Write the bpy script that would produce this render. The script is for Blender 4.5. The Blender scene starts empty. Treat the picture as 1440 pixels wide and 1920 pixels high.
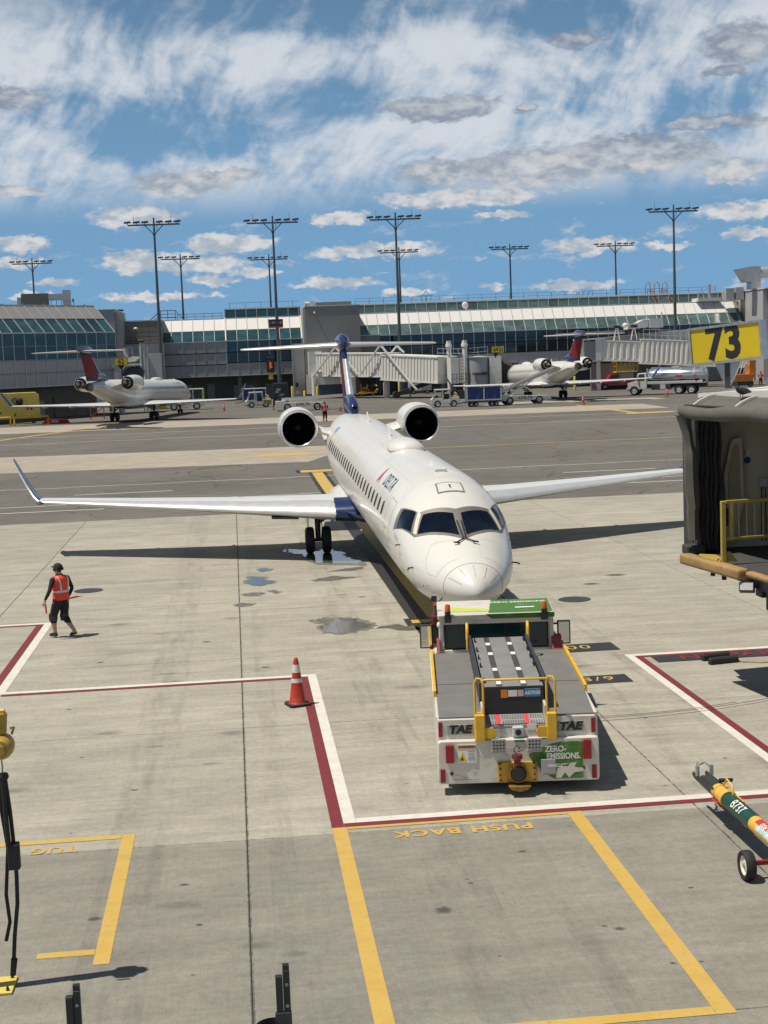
import bpy, bmesh, math, random
from mathutils import Vector, Matrix, Euler

random.seed(7)
SC = bpy.context.scene
COL = SC.collection
R = math.radians

# ------------------------------------------------------------------ camera
CAM_H = 6.473
CAM_F = 2713.0 / 1440.0 * 36.0
pitch, roll, yaw = R(6.163), R(-2.16), R(5.759)
fw0 = Vector((math.sin(yaw), math.cos(yaw), 0)); rt0 = Vector((math.cos(yaw), -math.sin(yaw), 0)); ZU = Vector((0, 0, 1))
fwd = math.cos(pitch) * fw0 - math.sin(pitch) * ZU
upv = math.sin(pitch) * fw0 + math.cos(pitch) * ZU
cr = math.cos(roll) * rt0 + math.sin(roll) * upv
cu = -math.sin(roll) * rt0 + math.cos(roll) * upv
cd = bpy.data.cameras.new('camera'); cam = bpy.data.objects.new('camera', cd); COL.objects.link(cam)
cd.sensor_fit = 'HORIZONTAL'; cd.sensor_width = 36.0; cd.lens = CAM_F; cd.clip_start = 0.2; cd.clip_end = 6000
cam.matrix_world = Matrix(((cr.x, cu.x, -fwd.x, 0), (cr.y, cu.y, -fwd.y, 0), (cr.z, cu.z, -fwd.z, CAM_H), (0, 0, 0, 1)))
SC.camera = cam

# ------------------------------------------------------------------ sun and sky
SUN = Vector((-0.43, -0.06, 1.0)).normalized()
SUN_EL = math.asin(SUN.z); SUN_AZ = math.atan2(SUN.x, SUN.y)
sl = bpy.data.lights.new('sun', 'SUN'); sl.energy = 5.0; sl.angle = R(0.53); sl.color = (1.0, 0.925, 0.80)
so = bpy.data.objects.new('sun', sl); COL.objects.link(so); so.location = (-40, -10, 90)
so.rotation_euler = SUN.to_track_quat('Z', 'Y').to_euler()

W = bpy.data.worlds.new('World'); SC.world = W; W.use_nodes = True
W.cycles.sampling_method = 'MANUAL'; W.cycles.sample_map_resolution = 256
NT = W.node_tree; NT.nodes.clear()
def wn(t, **k):
    n = NT.nodes.new(t)
    for a, b in k.items(): setattr(n, a, b)
    return n
def wl(a, b): NT.links.new(a, b)
def wmath(op, a, b=None, c=None, clamp=False):
    n = wn('ShaderNodeMath', operation=op); n.use_clamp = clamp
    for i, v in enumerate((a, b, c)):
        if v is None: continue
        if isinstance(v, (int, float)): n.inputs[i].default_value = v
        else: wl(v, n.inputs[i])
    return n.outputs[0]
def wvec(op, a, b=None):
    n = wn('ShaderNodeVectorMath', operation=op)
    for i, v in enumerate((a, b)):
        if v is None: continue
        if isinstance(v, (tuple, list)): n.inputs[i].default_value = v
        else: wl(v, n.inputs[i])
    return n.outputs['Value'] if op in ('LENGTH', 'DOT_PRODUCT') else n.outputs[0]
def wramp(v, lo, hi, a=0.0, b=1.0):
    n = wn('ShaderNodeMapRange', interpolation_type='SMOOTHSTEP'); wl(v, n.inputs[0])
    n.inputs[1].default_value = lo; n.inputs[2].default_value = hi; n.inputs[3].default_value = a; n.inputs[4].default_value = b
    return n.outputs[0]
def wnoise(vec, scale, detail=5, rough=.55, dist=0.0):
    n = wn('ShaderNodeTexNoise'); wl(vec, n.inputs['Vector']); n.inputs['Scale'].default_value = scale
    n.inputs['Detail'].default_value = detail; n.inputs['Roughness'].default_value = rough; n.inputs['Distortion'].default_value = dist
    return n.outputs[0]
def wmix(f, a, b):
    n = wn('ShaderNodeMix', data_type='RGBA')
    if isinstance(f, float): n.inputs[0].default_value = f
    else: wl(f, n.inputs[0])
    for i, v in ((6, a), (7, b)):
        if isinstance(v, tuple): n.inputs[i].default_value = v
        else: wl(v, n.inputs[i])
    return n.outputs[2]

sky = wn('ShaderNodeTexSky', sky_type='NISHITA'); sky.sun_disc = False
sky.sun_elevation = SUN_EL; sky.sun_rotation = SUN_AZ; sky.altitude = 10; sky.air_density = 1.0; sky.dust_density = 0.15; sky.ozone_density = 3.0
geo = wn('ShaderNodeTexCoord').outputs['Generated']
wl(wvec('NORMALIZE', wvec('ADD', geo, (0, 0, .10))), sky.inputs['Vector'])
sep = wn('ShaderNodeSeparateXYZ'); wl(geo, sep.inputs[0])
az = wmath('MULTIPLY', wmath('ARCTAN2', sep.outputs[0], sep.outputs[1]), 57.2958)
el = wmath('MULTIPLY', wmath('ARCSINE', sep.outputs[2]), 57.2958)
cmb = wn('ShaderNodeCombineXYZ'); wl(az, cmb.inputs[0]); wl(el, cmb.inputs[1]); P = cmb.outputs[0]
def scaled(vec, s): return wvec('MULTIPLY', vec, s)
# cirrus veil: warped streaks
warp = wn('ShaderNodeTexNoise'); wl(scaled(P, (.10, .16, 1)), warp.inputs['Vector']); warp.inputs['Scale'].default_value = 1.0; warp.inputs['Detail'].default_value = 3
wv = wvec('MULTIPLY', wvec('SUBTRACT', warp.outputs['Color'], (.5, .5, .5)), (5, 2.5, 0))
Pw = wvec('ADD', P, wv)
rotn = wn('ShaderNodeVectorRotate', rotation_type='Z_AXIS'); wl(Pw, rotn.inputs['Vector']); rotn.inputs['Angle'].default_value = R(-58)
streak = wnoise(scaled(rotn.outputs[0], (.30, .95, 1)), 1.0, 7, .60, .1)
broad = wnoise(scaled(Pw, (.17, .26, 1)), 1.0, 5, .55)
fine = wnoise(scaled(Pw, (.8, 1.1, 1)), 1.0, 6, .6)
band = wmath('MULTIPLY', wramp(el, 5.2, 7.4), wramp(el, 11.6, 15.0, 1.0, .22))
def azel(x, y):
    d = fwd + cr * ((x - 720) / 2713.0) - cu * ((y - 960) / 2713.0); d.normalize()
    return math.degrees(math.atan2(d.x, d.y)), math.degrees(math.asin(d.z))
hole = None
for (x, y, a, b) in ((300, 235, 210, 75), (90, 210, 130, 45), (520, 20, 420, 45), (1330, 190, 120, 60), (1010, 25, 150, 40), (620, 180, 120, 40)):     # clear gaps in the veil
    A, E = azel(x, y); ln = wvec('LENGTH', wvec('MULTIPLY', wvec('SUBTRACT', Pw, (A + .2, E, 0)), (47.35 / a, 47.35 / b, 0)))
    hole = ln if hole is None else wmath('MINIMUM', hole, ln)
hole = wramp(hole, 1.5, .35)
cir = wmath('ADD', wmath('ADD', wmath('MULTIPLY', streak, .42), wmath('MULTIPLY', broad, .66)), wmath('MULTIPLY', fine, .34))
cir = wramp(wmath('SUBTRACT', cir, wmath('MULTIPLY', hole, .17)), .50, .80)
cir = wmath('MULTIPLY', wmath('MULTIPLY', cir, band), .93)
# cumulus banks (azimuth and elevation in degrees, half widths)
BANKS = [(825, 203, 118, 27), (1010, 315, 175, 40), (1190, 290, 165, 42), (820, 325, 85, 26), (1370, 318, 75, 28), (985, 203, 26, 14), (1340, 229, 120, 14),
         (870, 370, 170, 20), (345, 345, 105, 26), (430, 327, 60, 14), (1400, 78, 90, 42), (1080, 75, 62, 17), (1360, 133, 42, 14), (1395, 395, 100, 20),
         (30, 185, 70, 24), (40, 358, 45, 12), (255, 405, 90, 22), (430, 457, 95, 20), (260, 492, 80, 22), (360, 495, 120, 20), (35, 457, 60, 16), (40, 492, 50, 12),
         (640, 410, 62, 14), (700, 470, 140, 15), (400, 527, 50, 12), (100, 530, 50, 9), (480, 513, 50, 11), (1110, 460, 95, 18), (1420, 437, 60, 13), (630, 530, 85, 12), (925, 538, 22, 10),
         (1080, 535, 90, 11), (940, 402, 60, 9), (300, 556, 130, 9), (60, 556, 60, 8), (1250, 462, 50, 9), (760, 548, 60, 7)]
wob = wn('ShaderNodeTexNoise'); wl(scaled(P, (1.0, 1.9, 1)), wob.inputs['Vector']); wob.inputs['Scale'].default_value = 1.5; wob.inputs['Detail'].default_value = 7; wob.inputs['Roughness'].default_value = .62
Pc = wvec('ADD', P, wvec('MULTIPLY', wvec('SUBTRACT', wob.outputs['Color'], (.5, .5, .5)), (1.6, .8, 0)))
best = None; hgt = None
for (x, y, a, b) in BANKS:
    A, E = azel(x, y)
    q = wvec('MULTIPLY', wvec('SUBTRACT', Pc, (A, E, 0)), (47.35 / a, 47.35 / b, 0))
    ln = wvec('LENGTH', q)
    best = ln if best is None else wmath('MINIMUM', best, ln)
bill = wnoise(scaled(P, (1.0, 1.8, 1)), 1.5, 6, .56)
bank = wramp(wmath('ADD', best, wmath('MULTIPLY', wmath('SUBTRACT', bill, .5), -1.0)), 1.08, .60)
# scattered low cumulus everywhere else
low = wnoise(scaled(Pc, (.42, 1.5, 1)), 1.0, 6, .55)
low = wmath('MULTIPLY', wramp(low, .57, .70), wmath('MULTIPLY', wramp(el, 7.0, 4.5), wramp(el, .1, .6)))
low = wmath('MULTIPLY', low, .55)
cum = wmath('MAXIMUM', bank, low)
bill2 = wnoise(scaled(wvec('ADD', P, (-.12, .42, 0)), (1.0, 1.8, 1)), 1.5, 6, .56)
relief = wmath('SUBTRACT', bill, bill2)
soft = wnoise(scaled(P, (.55, 1.3, 1)), 1.0, 3, .5)
core = wramp(wmath('ADD', best, wmath('MULTIPLY', wmath('SUBTRACT', bill, .5), -1.0)), .95, .15)
shade_lo = wramp(wmath('ADD', wmath('MULTIPLY', relief, .8), soft), .30, .66)
shade_hi = wramp(wmath('ADD', wmath('ADD', wmath('MULTIPLY', relief, .35), wmath('MULTIPLY', soft, .8)), wmath('MULTIPLY', core, .22)), .38, .80)
hi = wramp(el, 5.4, 8.0)
cum_lo = wmix(shade_lo, (8.0, 9.2, 10.6, 1), (14.4, 14.2, 14.0, 1))
cum_hi = wmix(shade_hi, (4.6, 5.6, 7.2, 1), (11.2, 11.7, 12.4, 1))
cumc = wmix(hi, cum_lo, cum_hi)
hs = wn('ShaderNodeHueSaturation'); wl(sky.outputs[0], hs.inputs['Color']); hs.inputs['Saturation'].default_value = 1.05; hs.inputs['Value'].default_value = .75
skyb = wmix(wramp(el, 27.0, 0.0, 0, .95), hs.outputs[0], (3.8, 7.7, 12.3, 1))      # low haze
skyc = wmix(cir, skyb, (13.2, 14.0, 15.0, 1))
skyc = wmix(wmath('MULTIPLY', cum, .9), skyc, cumc)
bg = wn('ShaderNodeBackground'); wl(skyc, bg.inputs[0]); bg.inputs[1].default_value = 0.05
wo = wn('ShaderNodeOutputWorld'); wl(bg.outputs[0], wo.inputs[0])

VS = SC.view_settings; SC.display_settings.display_device = 'sRGB'
VS.view_transform = 'Standard'; VS.look = 'None'; VS.exposure = 0.0; VS.gamma = 1.0; VS.use_curve_mapping = False
SC.render.engine = 'CYCLES'; SC.cycles.max_bounces = 6; SC.cycles.diffuse_bounces = 3; SC.cycles.glossy_bounces = 3; SC.cycles.transmission_bounces = 4
SC.cycles.use_denoising = True; SC.cycles.caustics_reflective = False; SC.cycles.caustics_refractive = False

# ------------------------------------------------------------------ helpers
def empty(name, loc=(0, 0, 0), rz=0.0):
    o = bpy.data.objects.new(name, None); COL.objects.link(o); o.location = loc; o.rotation_euler = (0, 0, rz)
    o.empty_display_size = .2
    return o
def tag(o, label, cat, group=None):
    o['label'] = label; o['category'] = cat
    if group: o['group'] = group
    return o
def thing(name, label, cat, loc=(0, 0, 0), rz=0.0, group=None):
    return tag(empty(name, loc, rz), label, cat, group)
def copy_tree(o, parent=None):
    c = o.copy(); COL.objects.link(c)
    if parent is not None: c.parent = parent
    for ch in o.children: copy_tree(ch, c)
    return c
def place(name, me, mat, parent=None, loc=(0, 0, 0), rot=(0, 0, 0), kind=None):
    """link a mesh (shared or not) as an object"""
    if mat is not None and not me.materials: me.materials.append(mat)
    o = bpy.data.objects.new(name, me); COL.objects.link(o); o.parent = parent; o.location = loc; o.rotation_euler = rot
    if kind: o['kind'] = kind
    return o

class MB:
    def __init__(s): s.v = []; s.f = []; s.m = []; s.T = None
    def add(s, vs, fs, mi=0):
        n = len(s.v)
        if s.T is not None: vs = [s.T @ Vector(p) for p in vs]
        s.v += [tuple(p) for p in vs]; s.f += [tuple(i + n for i in f) for f in fs]; s.m += [mi] * len(fs)
        return s
    def box(s, x0, x1, y0, y1, z0, z1, mi=0):
        v = [(x, y, z) for z in (z0, z1) for y in (y0, y1) for x in (x0, x1)]
        return s.add(v, [(0, 2, 3, 1), (4, 5, 7, 6), (0, 1, 5, 4), (1, 3, 7, 5), (3, 2, 6, 7), (2, 0, 4, 6)], mi)
    def bar(s, a, b, w, h=None, mi=0):
        a = Vector(a); b = Vector(b); h = h or w; d = (b - a).normalized()
        u = d.cross(Vector((0, 0, 1)))
        if u.length < 1e-4: u = Vector((1, 0, 0))
        u.normalize(); t = u.cross(d)
        v = []
        for p in (a, b):
            for (i, j) in ((-1, -1), (1, -1), (1, 1), (-1, 1)): v.append(p + u * i * w / 2 + t * j * h / 2)
        return s.add(v, [(0, 3, 2, 1), (4, 5, 6, 7), (0, 1, 5, 4), (1, 2, 6, 5), (2, 3, 7, 6), (3, 0, 4, 7)], mi)
    def cyl(s, a, b, r, r2=None, n=14, mi=0, caps=True):
        a = Vector(a); b = Vector(b); r2 = r if r2 is None else r2; d = (b - a).normalized()
        u = d.cross(Vector((0, 0, 1)))
        if u.length < 1e-4: u = Vector((1, 0, 0))
        u.normalize(); t = d.cross(u)
        v = []
        for p, q in ((a, r), (b, r2)):
            for i in range(n):
                c = 2 * math.pi * i / n; v.append(p + (u * math.cos(c) + t * math.sin(c)) * q)
        fs = [(i, (i + 1) % n, n + (i + 1) % n, n + i) for i in range(n)]
        if caps: fs += [tuple(range(n - 1, -1, -1)), tuple(range(n, 2 * n))]
        return s.add(v, fs, mi)
    def loft(s, rings, mi=0, cap0=True, cap1=True, closed=True):
        n = len(rings[0]); v = [p for r in rings for p in r]; fs = []
        m = n if closed else n - 1
        for k in range(len(rings) - 1):
            for i in range(m):
                j = (i + 1) % n; fs.append((k * n + i, k * n + j, (k + 1) * n + j, (k + 1) * n + i))
        if cap0: fs.append(tuple(range(n - 1, -1, -1)))
        if cap1: fs.append(tuple(range((len(rings) - 1) * n, len(rings) * n)))
        return s.add(v, fs, mi)
    def lathe(s, prof, c=(0, 0, 0), axis='Z', n=24, mi=0, cap0=False, cap1=False):
        rings = []
        for (r, h) in prof:
            ring = []
            for i in range(n):
                a = 2 * math.pi * i / n; x, y = r * math.cos(a), r * math.sin(a)
                if axis == 'Z': p = (c[0] + x, c[1] + y, c[2] + h)
                elif axis == 'Y': p = (c[0] + x, c[1] + h, c[2] - y)
                else: p = (c[0] + h, c[1] + x, c[2] + y)
                ring.append(p)
            rings.append(ring)
        return s.loft(rings, mi, cap0, cap1)
    def tube(s, path, r, n=8, mi=0, caps=True):
        path = [Vector(p) for p in path]; rings = []; pu = None
        for k, p in enumerate(path):
            d = (path[min(k + 1, len(path) - 1)] - path[max(k - 1, 0)]).normalized()
            u = pu - d * pu.dot(d) if pu is not None else d.cross(Vector((0, 0, 1)))
            if u.length < 1e-4: u = d.cross(Vector((0, 1, 0)))
            u.normalize(); pu = u; t = d.cross(u); rr = r[k] if isinstance(r, (list, tuple)) else r
            rings.append([p + (u * math.cos(2 * math.pi * i / n) + t * math.sin(2 * math.pi * i / n)) * rr for i in range(n)])
        return s.loft(rings, mi, caps, caps)
    def prism(s, poly, z0, z1, mi=0, axis='Z'):
        n = len(poly)
        def pt(p, h): return (p[0], p[1], h) if axis == 'Z' else ((p[0], h, p[1]) if axis == 'Y' else (h, p[0], p[1]))
        v = [pt(p, z0) for p in poly] + [pt(p, z1) for p in poly]
        fs = [tuple(range(n - 1, -1, -1)), tuple(range(n, 2 * n))] + [(i, (i + 1) % n, n + (i + 1) % n, n + i) for i in range(n)]
        return s.add(v, fs, mi)
    def ell(s, c, r, nu=14, nv=9, mi=0):
        rings = []
        for k in range(nv + 1):
            t = math.pi * (k / nv - .5); t = max(-1.5, min(1.5, t))
            rings.append([(c[0] + r[0] * math.cos(t) * math.cos(2 * math.pi * i / nu), c[1] + r[1] * math.cos(t) * math.sin(2 * math.pi * i / nu), c[2] + r[2] * math.sin(t)) for i in range(nu)])
        return s.loft(rings, mi)
    def mesh(s, name, mats=None, smooth=None, bevel=0.0, seg=1):
        me = bpy.data.meshes.new(name); me.from_pydata([tuple(p) for p in s.v], [], s.f)
        for m in (mats or []): me.materials.append(m)
        if len(set(s.m)) > 1: me.polygons.foreach_set('material_index', s.m)
        bm = bmesh.new(); bm.from_mesh(me)
        bmesh.ops.recalc_face_normals(bm, faces=bm.faces)
        if bevel > 0: bmesh.ops.bevel(bm, geom=list(bm.edges), offset=bevel, segments=seg, affect='EDGES', profile=.6, clamp_overlap=True)
        bm.to_mesh(me); bm.free()
        if smooth is not None:
            me.shade_smooth(); me.set_sharp_from_angle(angle=R(smooth))
        return me
    def obj(s, name, mat, parent=None, smooth=None, bevel=0.0, loc=(0, 0, 0), rot=(0, 0, 0), kind=None, seg=1):
        mats = mat if isinstance(mat, (list, tuple)) else [mat]
        return place(name, s.mesh(name, mats, smooth, bevel, seg), None, parent, loc, rot, kind)

def text_mesh(txt, size=1.0, bold=0.0, sx=1.0, shear=0.0, spacing=1.0, cuts=0):
    cu_ = bpy.data.curves.new('text', 'FONT'); cu_.body = txt; cu_.size = size; cu_.offset = bold; cu_.align_x = 'CENTER'; cu_.align_y = 'CENTER'
    cu_.shear = shear; cu_.space_character = spacing; cu_.resolution_u = 3
    o = bpy.data.objects.new('text_tmp', cu_); me = bpy.data.meshes.new_from_object(o); bpy.data.objects.remove(o); bpy.data.curves.remove(cu_)
    for v in me.vertices: v.co.x *= sx
    if cuts:
        bm = bmesh.new(); bm.from_mesh(me); bmesh.ops.triangulate(bm, faces=bm.faces)
        for _ in range(cuts): bmesh.ops.subdivide_edges(bm, edges=list(bm.edges), cuts=1, use_grid_fill=True)
        bm.to_mesh(me); bm.free()
    me.materials.clear()
    return me
def lettering(txt, size, mat, parent, loc, rot, bold=0.0, sx=1.0, shear=0.0, spacing=1.0, name='lettering'):
    return place(name, text_mesh(txt, size, bold, sx, shear, spacing), mat, parent, loc, rot)

# ------------------------------------------------------------------ materials
def sock(n, *names):
    for a in names:
        if a in n.inputs: return n.inputs[a]
MATS = {}
def mat(name, col, rough=.55, metal=0.0, var=.12, scale=4.0, stretch=(1, 1, 1), bump=0.0, bscale=40.0, coat=0.0, spec=.5, dirt=None, emit=None, coords='Object', detail=5):
    if name in MATS: return MATS[name]
    m = bpy.data.materials.new(name); m.use_nodes = True; t = m.node_tree; n = t.nodes; b = n['Principled BSDF']; l = t.links.new
    sock(b, 'Roughness').default_value = rough; sock(b, 'Metallic').default_value = metal
    sock(b, 'Specular IOR Level').default_value = spec; sock(b, 'Coat Weight').default_value = coat
    sock(b, 'Coat Roughness').default_value = .08
    tc = n.new('ShaderNodeTexCoord'); mp = n.new('ShaderNodeMapping'); mp.inputs['Scale'].default_value = stretch
    if coords == 'World':
        g = n.new('ShaderNodeNewGeometry'); l(g.outputs['Position'], mp.inputs[0])
    else: l(tc.outputs[coords], mp.inputs[0])
    no = n.new('ShaderNodeTexNoise'); no.inputs['Scale'].default_value = scale; no.inputs['Detail'].default_value = detail; no.inputs['Roughness'].default_value = .6; l(mp.outputs[0], no.inputs['Vector'])
    mr = n.new('ShaderNodeMapRange'); l(no.outputs[0], mr.inputs[0]); mr.inputs[1].default_value = .25; mr.inputs[2].default_value = .75
    mr.inputs[3].default_value = 1 - var; mr.inputs[4].default_value = 1 + var
    mx = n.new('ShaderNodeMix'); mx.data_type = 'RGBA'; mx.blend_type = 'MULTIPLY'; mx.inputs[0].default_value = 1.0; mx.inputs[6].default_value = (*col, 1); l(mr.outputs[0], mx.inputs[7])
    out = mx.outputs[2]
    if dirt:                                            # (colour, amount, scale)
        d2 = n.new('ShaderNodeTexNoise'); d2.inputs['Scale'].default_value = dirt[2]; d2.inputs['Detail'].default_value = 8; d2.inputs['Roughness'].default_value = .7; l(mp.outputs[0], d2.inputs['Vector'])
        r2 = n.new('ShaderNodeMapRange'); r2.interpolation_type = 'SMOOTHSTEP'; l(d2.outputs[0], r2.inputs[0]); r2.inputs[1].default_value = .5; r2.inputs[2].default_value = .78; r2.inputs[3].default_value = 0; r2.inputs[4].default_value = dirt[1]
        m2 = n.new('ShaderNodeMix'); m2.data_type = 'RGBA'; l(r2.outputs[0], m2.inputs[0]); l(out, m2.inputs[6]); m2.inputs[7].default_value = (*dirt[0], 1); out = m2.outputs[2]
    l(out, b.inputs['Base Color'])
    rr = n.new('ShaderNodeMapRange'); l(no.outputs[0], rr.inputs[0]); rr.inputs[3].default_value = max(0, rough - .06); rr.inputs[4].default_value = min(1, rough + .06); l(rr.outputs[0], sock(b, 'Roughness'))
    if bump > 0:
        bn = n.new('ShaderNodeTexNoise'); bn.inputs['Scale'].default_value = bscale; bn.inputs['Detail'].default_value = 4; l(mp.outputs[0], bn.inputs['Vector'])
        bp = n.new('ShaderNodeBump'); bp.inputs['Strength'].default_value = bump; bp.inputs['Distance'].default_value = .02; l(bn.outputs[0], bp.inputs['Height']); l(bp.outputs[0], b.inputs['Normal'])
    if emit:
        sock(b, 'Emission Color').default_value = (*emit[0], 1); sock(b, 'Emission Strength').default_value = emit[1]
    MATS[name] = m
    return m

M_white = mat('white_paint', (.64, .62, .58), .38, var=.05, dirt=((.45, .42, .36), .35, 2.5), coat=.2)
M_white2 = mat('white_trim', (.66, .65, .62), .5, var=.05)
M_black = mat('black_rubber', (.018, .018, .019), .7, var=.3)
M_blackp = mat('black_paint', (.02, .021, .024), .45, var=.2)
M_dark = mat('dark_metal', (.05, .052, .055), .5, metal=.3, var=.3)
M_steel = mat('galvanised_steel', (.42, .44, .45), .42, metal=.7, var=.2, scale=8)
M_alu = mat('polished_aluminium', (.80, .80, .79), .33, metal=.6, var=.06, scale=3)
M_yel = mat('safety_yellow', (.70, .42, .03), .5, var=.15, dirt=((.25, .16, .05), .5, 6))
M_yel2 = mat('pale_yellow_paint', (.62, .50, .10), .55, var=.15, dirt=((.25, .2, .08), .5, 5))
M_red = mat('red_plastic', (.28, .012, .014), .4, var=.15)
M_navy = mat('navy_paint', (.010, .024, .095), .25, var=.12, coat=.25)
M_sred = mat('signal_red_paint', (.42, .018, .035), .3, var=.1, coat=.4)
M_grey = mat('grey_paint', (.30, .31, .32), .55, var=.12)
M_lgrey = mat('light_grey_paint', (.50, .51, .51), .5, var=.1, dirt=((.3, .29, .26), .3, 3))
M_blue = mat('blue_tarp', (.012, .035, .16), .45, var=.3, scale=6, bump=.4, bscale=5)
M_orange = mat('orange_paint', (.70, .22, .02), .45, var=.12)
M_skin = mat('skin', (.45, .27, .19), .55, var=.1)
M_vest = mat('red_orange_vest', (.75, .055, .03), .65, var=.12, scale=12)
M_cloth = mat('black_cloth', (.012, .012, .014), .85, var=.3, scale=10)
M_refl = mat('silver_reflective_tape', (.55, .56, .58), .35, var=.1)
M_tyre = mat('tyre_rubber', (.016, .016, .017), .75, var=.3, bump=.3, bscale=30)
M_glassd = mat('dark_tinted_glass', (.012, .028, .032), .06, var=.2, scale=.5, spec=.8)

# ------------------------------------------------------------------ ground
def zg(y): return 0.0 if y < 75 else (.9 if y > 145 else .9 * (y - 75) / 70)

def ground_mat(name, col, col2, streak, speck, rough, slab_rand=0.0, crack=0.0):
    m = bpy.data.materials.new(name); m.use_nodes = True; t = m.node_tree; n = t.nodes; b = n['Principled BSDF']; l = t.links.new
    g = n.new('ShaderNodeNewGeometry').outputs['Position']
    def noise(scale, st, det=6, rg=.6, off=(0, 0, 0)):
        mp = n.new('ShaderNodeMapping'); mp.inputs['Scale'].default_value = st; mp.inputs['Location'].default_value = off; l(g, mp.inputs[0])
        q = n.new('ShaderNodeTexNoise'); q.inputs['Scale'].default_value = scale; q.inputs['Detail'].default_value = det; q.inputs['Roughness'].default_value = rg; l(mp.outputs[0], q.inputs['Vector']); return q.outputs[0]
    def rng(v, a, b_, c, d, sm=True):
        q = n.new('ShaderNodeMapRange'); q.interpolation_type = 'SMOOTHSTEP' if sm else 'LINEAR'; l(v, q.inputs[0])
        for i, x in enumerate((a, b_, c, d)): q.inputs[i + 1].default_value = x
        return q.outputs[0]
    def mix(f, a, b_, mode='MIX'):
        q = n.new('ShaderNodeMix'); q.data_type = 'RGBA'; q.blend_type = mode
        if isinstance(f, float): q.inputs[0].default_value = f
        else: l(f, q.inputs[0])
        for i, x in ((6, a), (7, b_)):
            if isinstance(x, tuple): q.inputs[i].default_value = (*x, 1)
            else: l(x, q.inputs[i])
        return q.outputs[2]
    big = noise(.11, (1, 1, 1), 5); mid = noise(.8, (1, 1.6, 1), 7, .65, (5, 2, 0))
    c = mix(rng(big, .3, .7, 0, 1), col, col2)
    c = mix(1.0, c, rng(mid, .25, .75, .86, 1.12), 'MULTIPLY')
    st = noise(1.0, (.55, 5.5, 1), 8, .7, (3, 7, 0)); c = mix(1.0, c, rng(st, .28, .72, 1 - streak, 1 + streak * .7), 'MULTIPLY')
    st2 = noise(1.0, (.10, 2.0, 1), 6, .7, (13, 1, 0)); c = mix(1.0, c, rng(st2, .3, .7, 1 - streak * .8, 1 + streak * .5), 'MULTIPLY')
    fine = noise(55, (1, 1, 1), 3); c = mix(1.0, c, rng(fine, .3, .7, 1 - speck, 1 + speck, False), 'MULTIPLY')
    gr = noise(9, (1, 1, 1), 6, .75, (2, 5, 0)); c = mix(1.0, c, rng(gr, .3, .7, 1 - speck * .9, 1 + speck * .7, False), 'MULTIPLY')
    br = noise(1.0, (30, 1.2, 1), 5, .7, (7, 7, 0)); c = mix(1.0, c, rng(br, .3, .7, 1 - speck * .35, 1 + speck * .3, False), 'MULTIPLY')
    dk = noise(1.1, (.8, 1.5, 1), 9, .72, (41, 3, 0)); c = mix(rng(dk, .60, .80, 0, .55), c, tuple(x * .45 for x in col))
    sp = noise(7, (.7, 1.3, 1), 3, .5, (1, 9, 0)); c = mix(rng(sp, .72, .78, 0, .6), c, tuple(x * .35 for x in col))
    if slab_rand:
        oi = n.new('ShaderNodeObjectInfo'); c = mix(1.0, c, rng(oi.outputs['Random'], 0, 1, 1 - slab_rand, 1 + slab_rand, False), 'MULTIPLY')
    if crack:
        mp = n.new('ShaderNodeMapping'); mp.inputs['Scale'].default_value = (1, 1.4, 1); l(g, mp.inputs[0])
        wn_ = n.new('ShaderNodeTexNoise'); wn_.inputs['Scale'].default_value = .6; wn_.inputs['Detail'].default_value = 5; l(mp.outputs[0], wn_.inputs['Vector'])
        ad = n.new('ShaderNodeVectorMath'); ad.operation = 'ADD'; l(mp.outputs[0], ad.inputs[0])
        sc_ = n.new('ShaderNodeVectorMath'); sc_.operation = 'SCALE'; l(wn_.outputs['Color'], sc_.inputs[0]); sc_.inputs[3].default_value = 2.2; l(sc_.outputs[0], ad.inputs[1])
        vo = n.new('ShaderNodeTexVoronoi'); vo.feature = 'DISTANCE_TO_EDGE'; vo.inputs['Scale'].default_value = .09; l(ad.outputs[0], vo.inputs['Vector'])
        c = mix(rng(vo.outputs[0], .0, .006, crack, 0), c, tuple(x * .3 for x in col))
    l(c, b.inputs['Base Color']); b.inputs['Roughness'].default_value = rough; sock(b, 'Specular IOR Level').default_value = .3
    bp = n.new('ShaderNodeBump'); bp.inputs['Strength'].default_value = .25; bp.inputs['Distance'].default_value = .01; l(fine, bp.inputs['Height']); l(bp.outputs[0], b.inputs['Normal'])
    return m
M_conc = ground_mat('apron_concrete', (.365, .348, .290), (.305, .292, .244), .11, .16, .85, .05)
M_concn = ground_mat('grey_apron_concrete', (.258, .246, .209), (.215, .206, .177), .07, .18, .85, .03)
M_conc2 = ground_mat('pale_concrete', (.36, .325, .265), (.32, .29, .24), .08, .05, .85)
M_asph = ground_mat('weathered_asphalt', (.118, .112, .100), (.150, .141, .124), .14, .10, .9, 0, .8)

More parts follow.
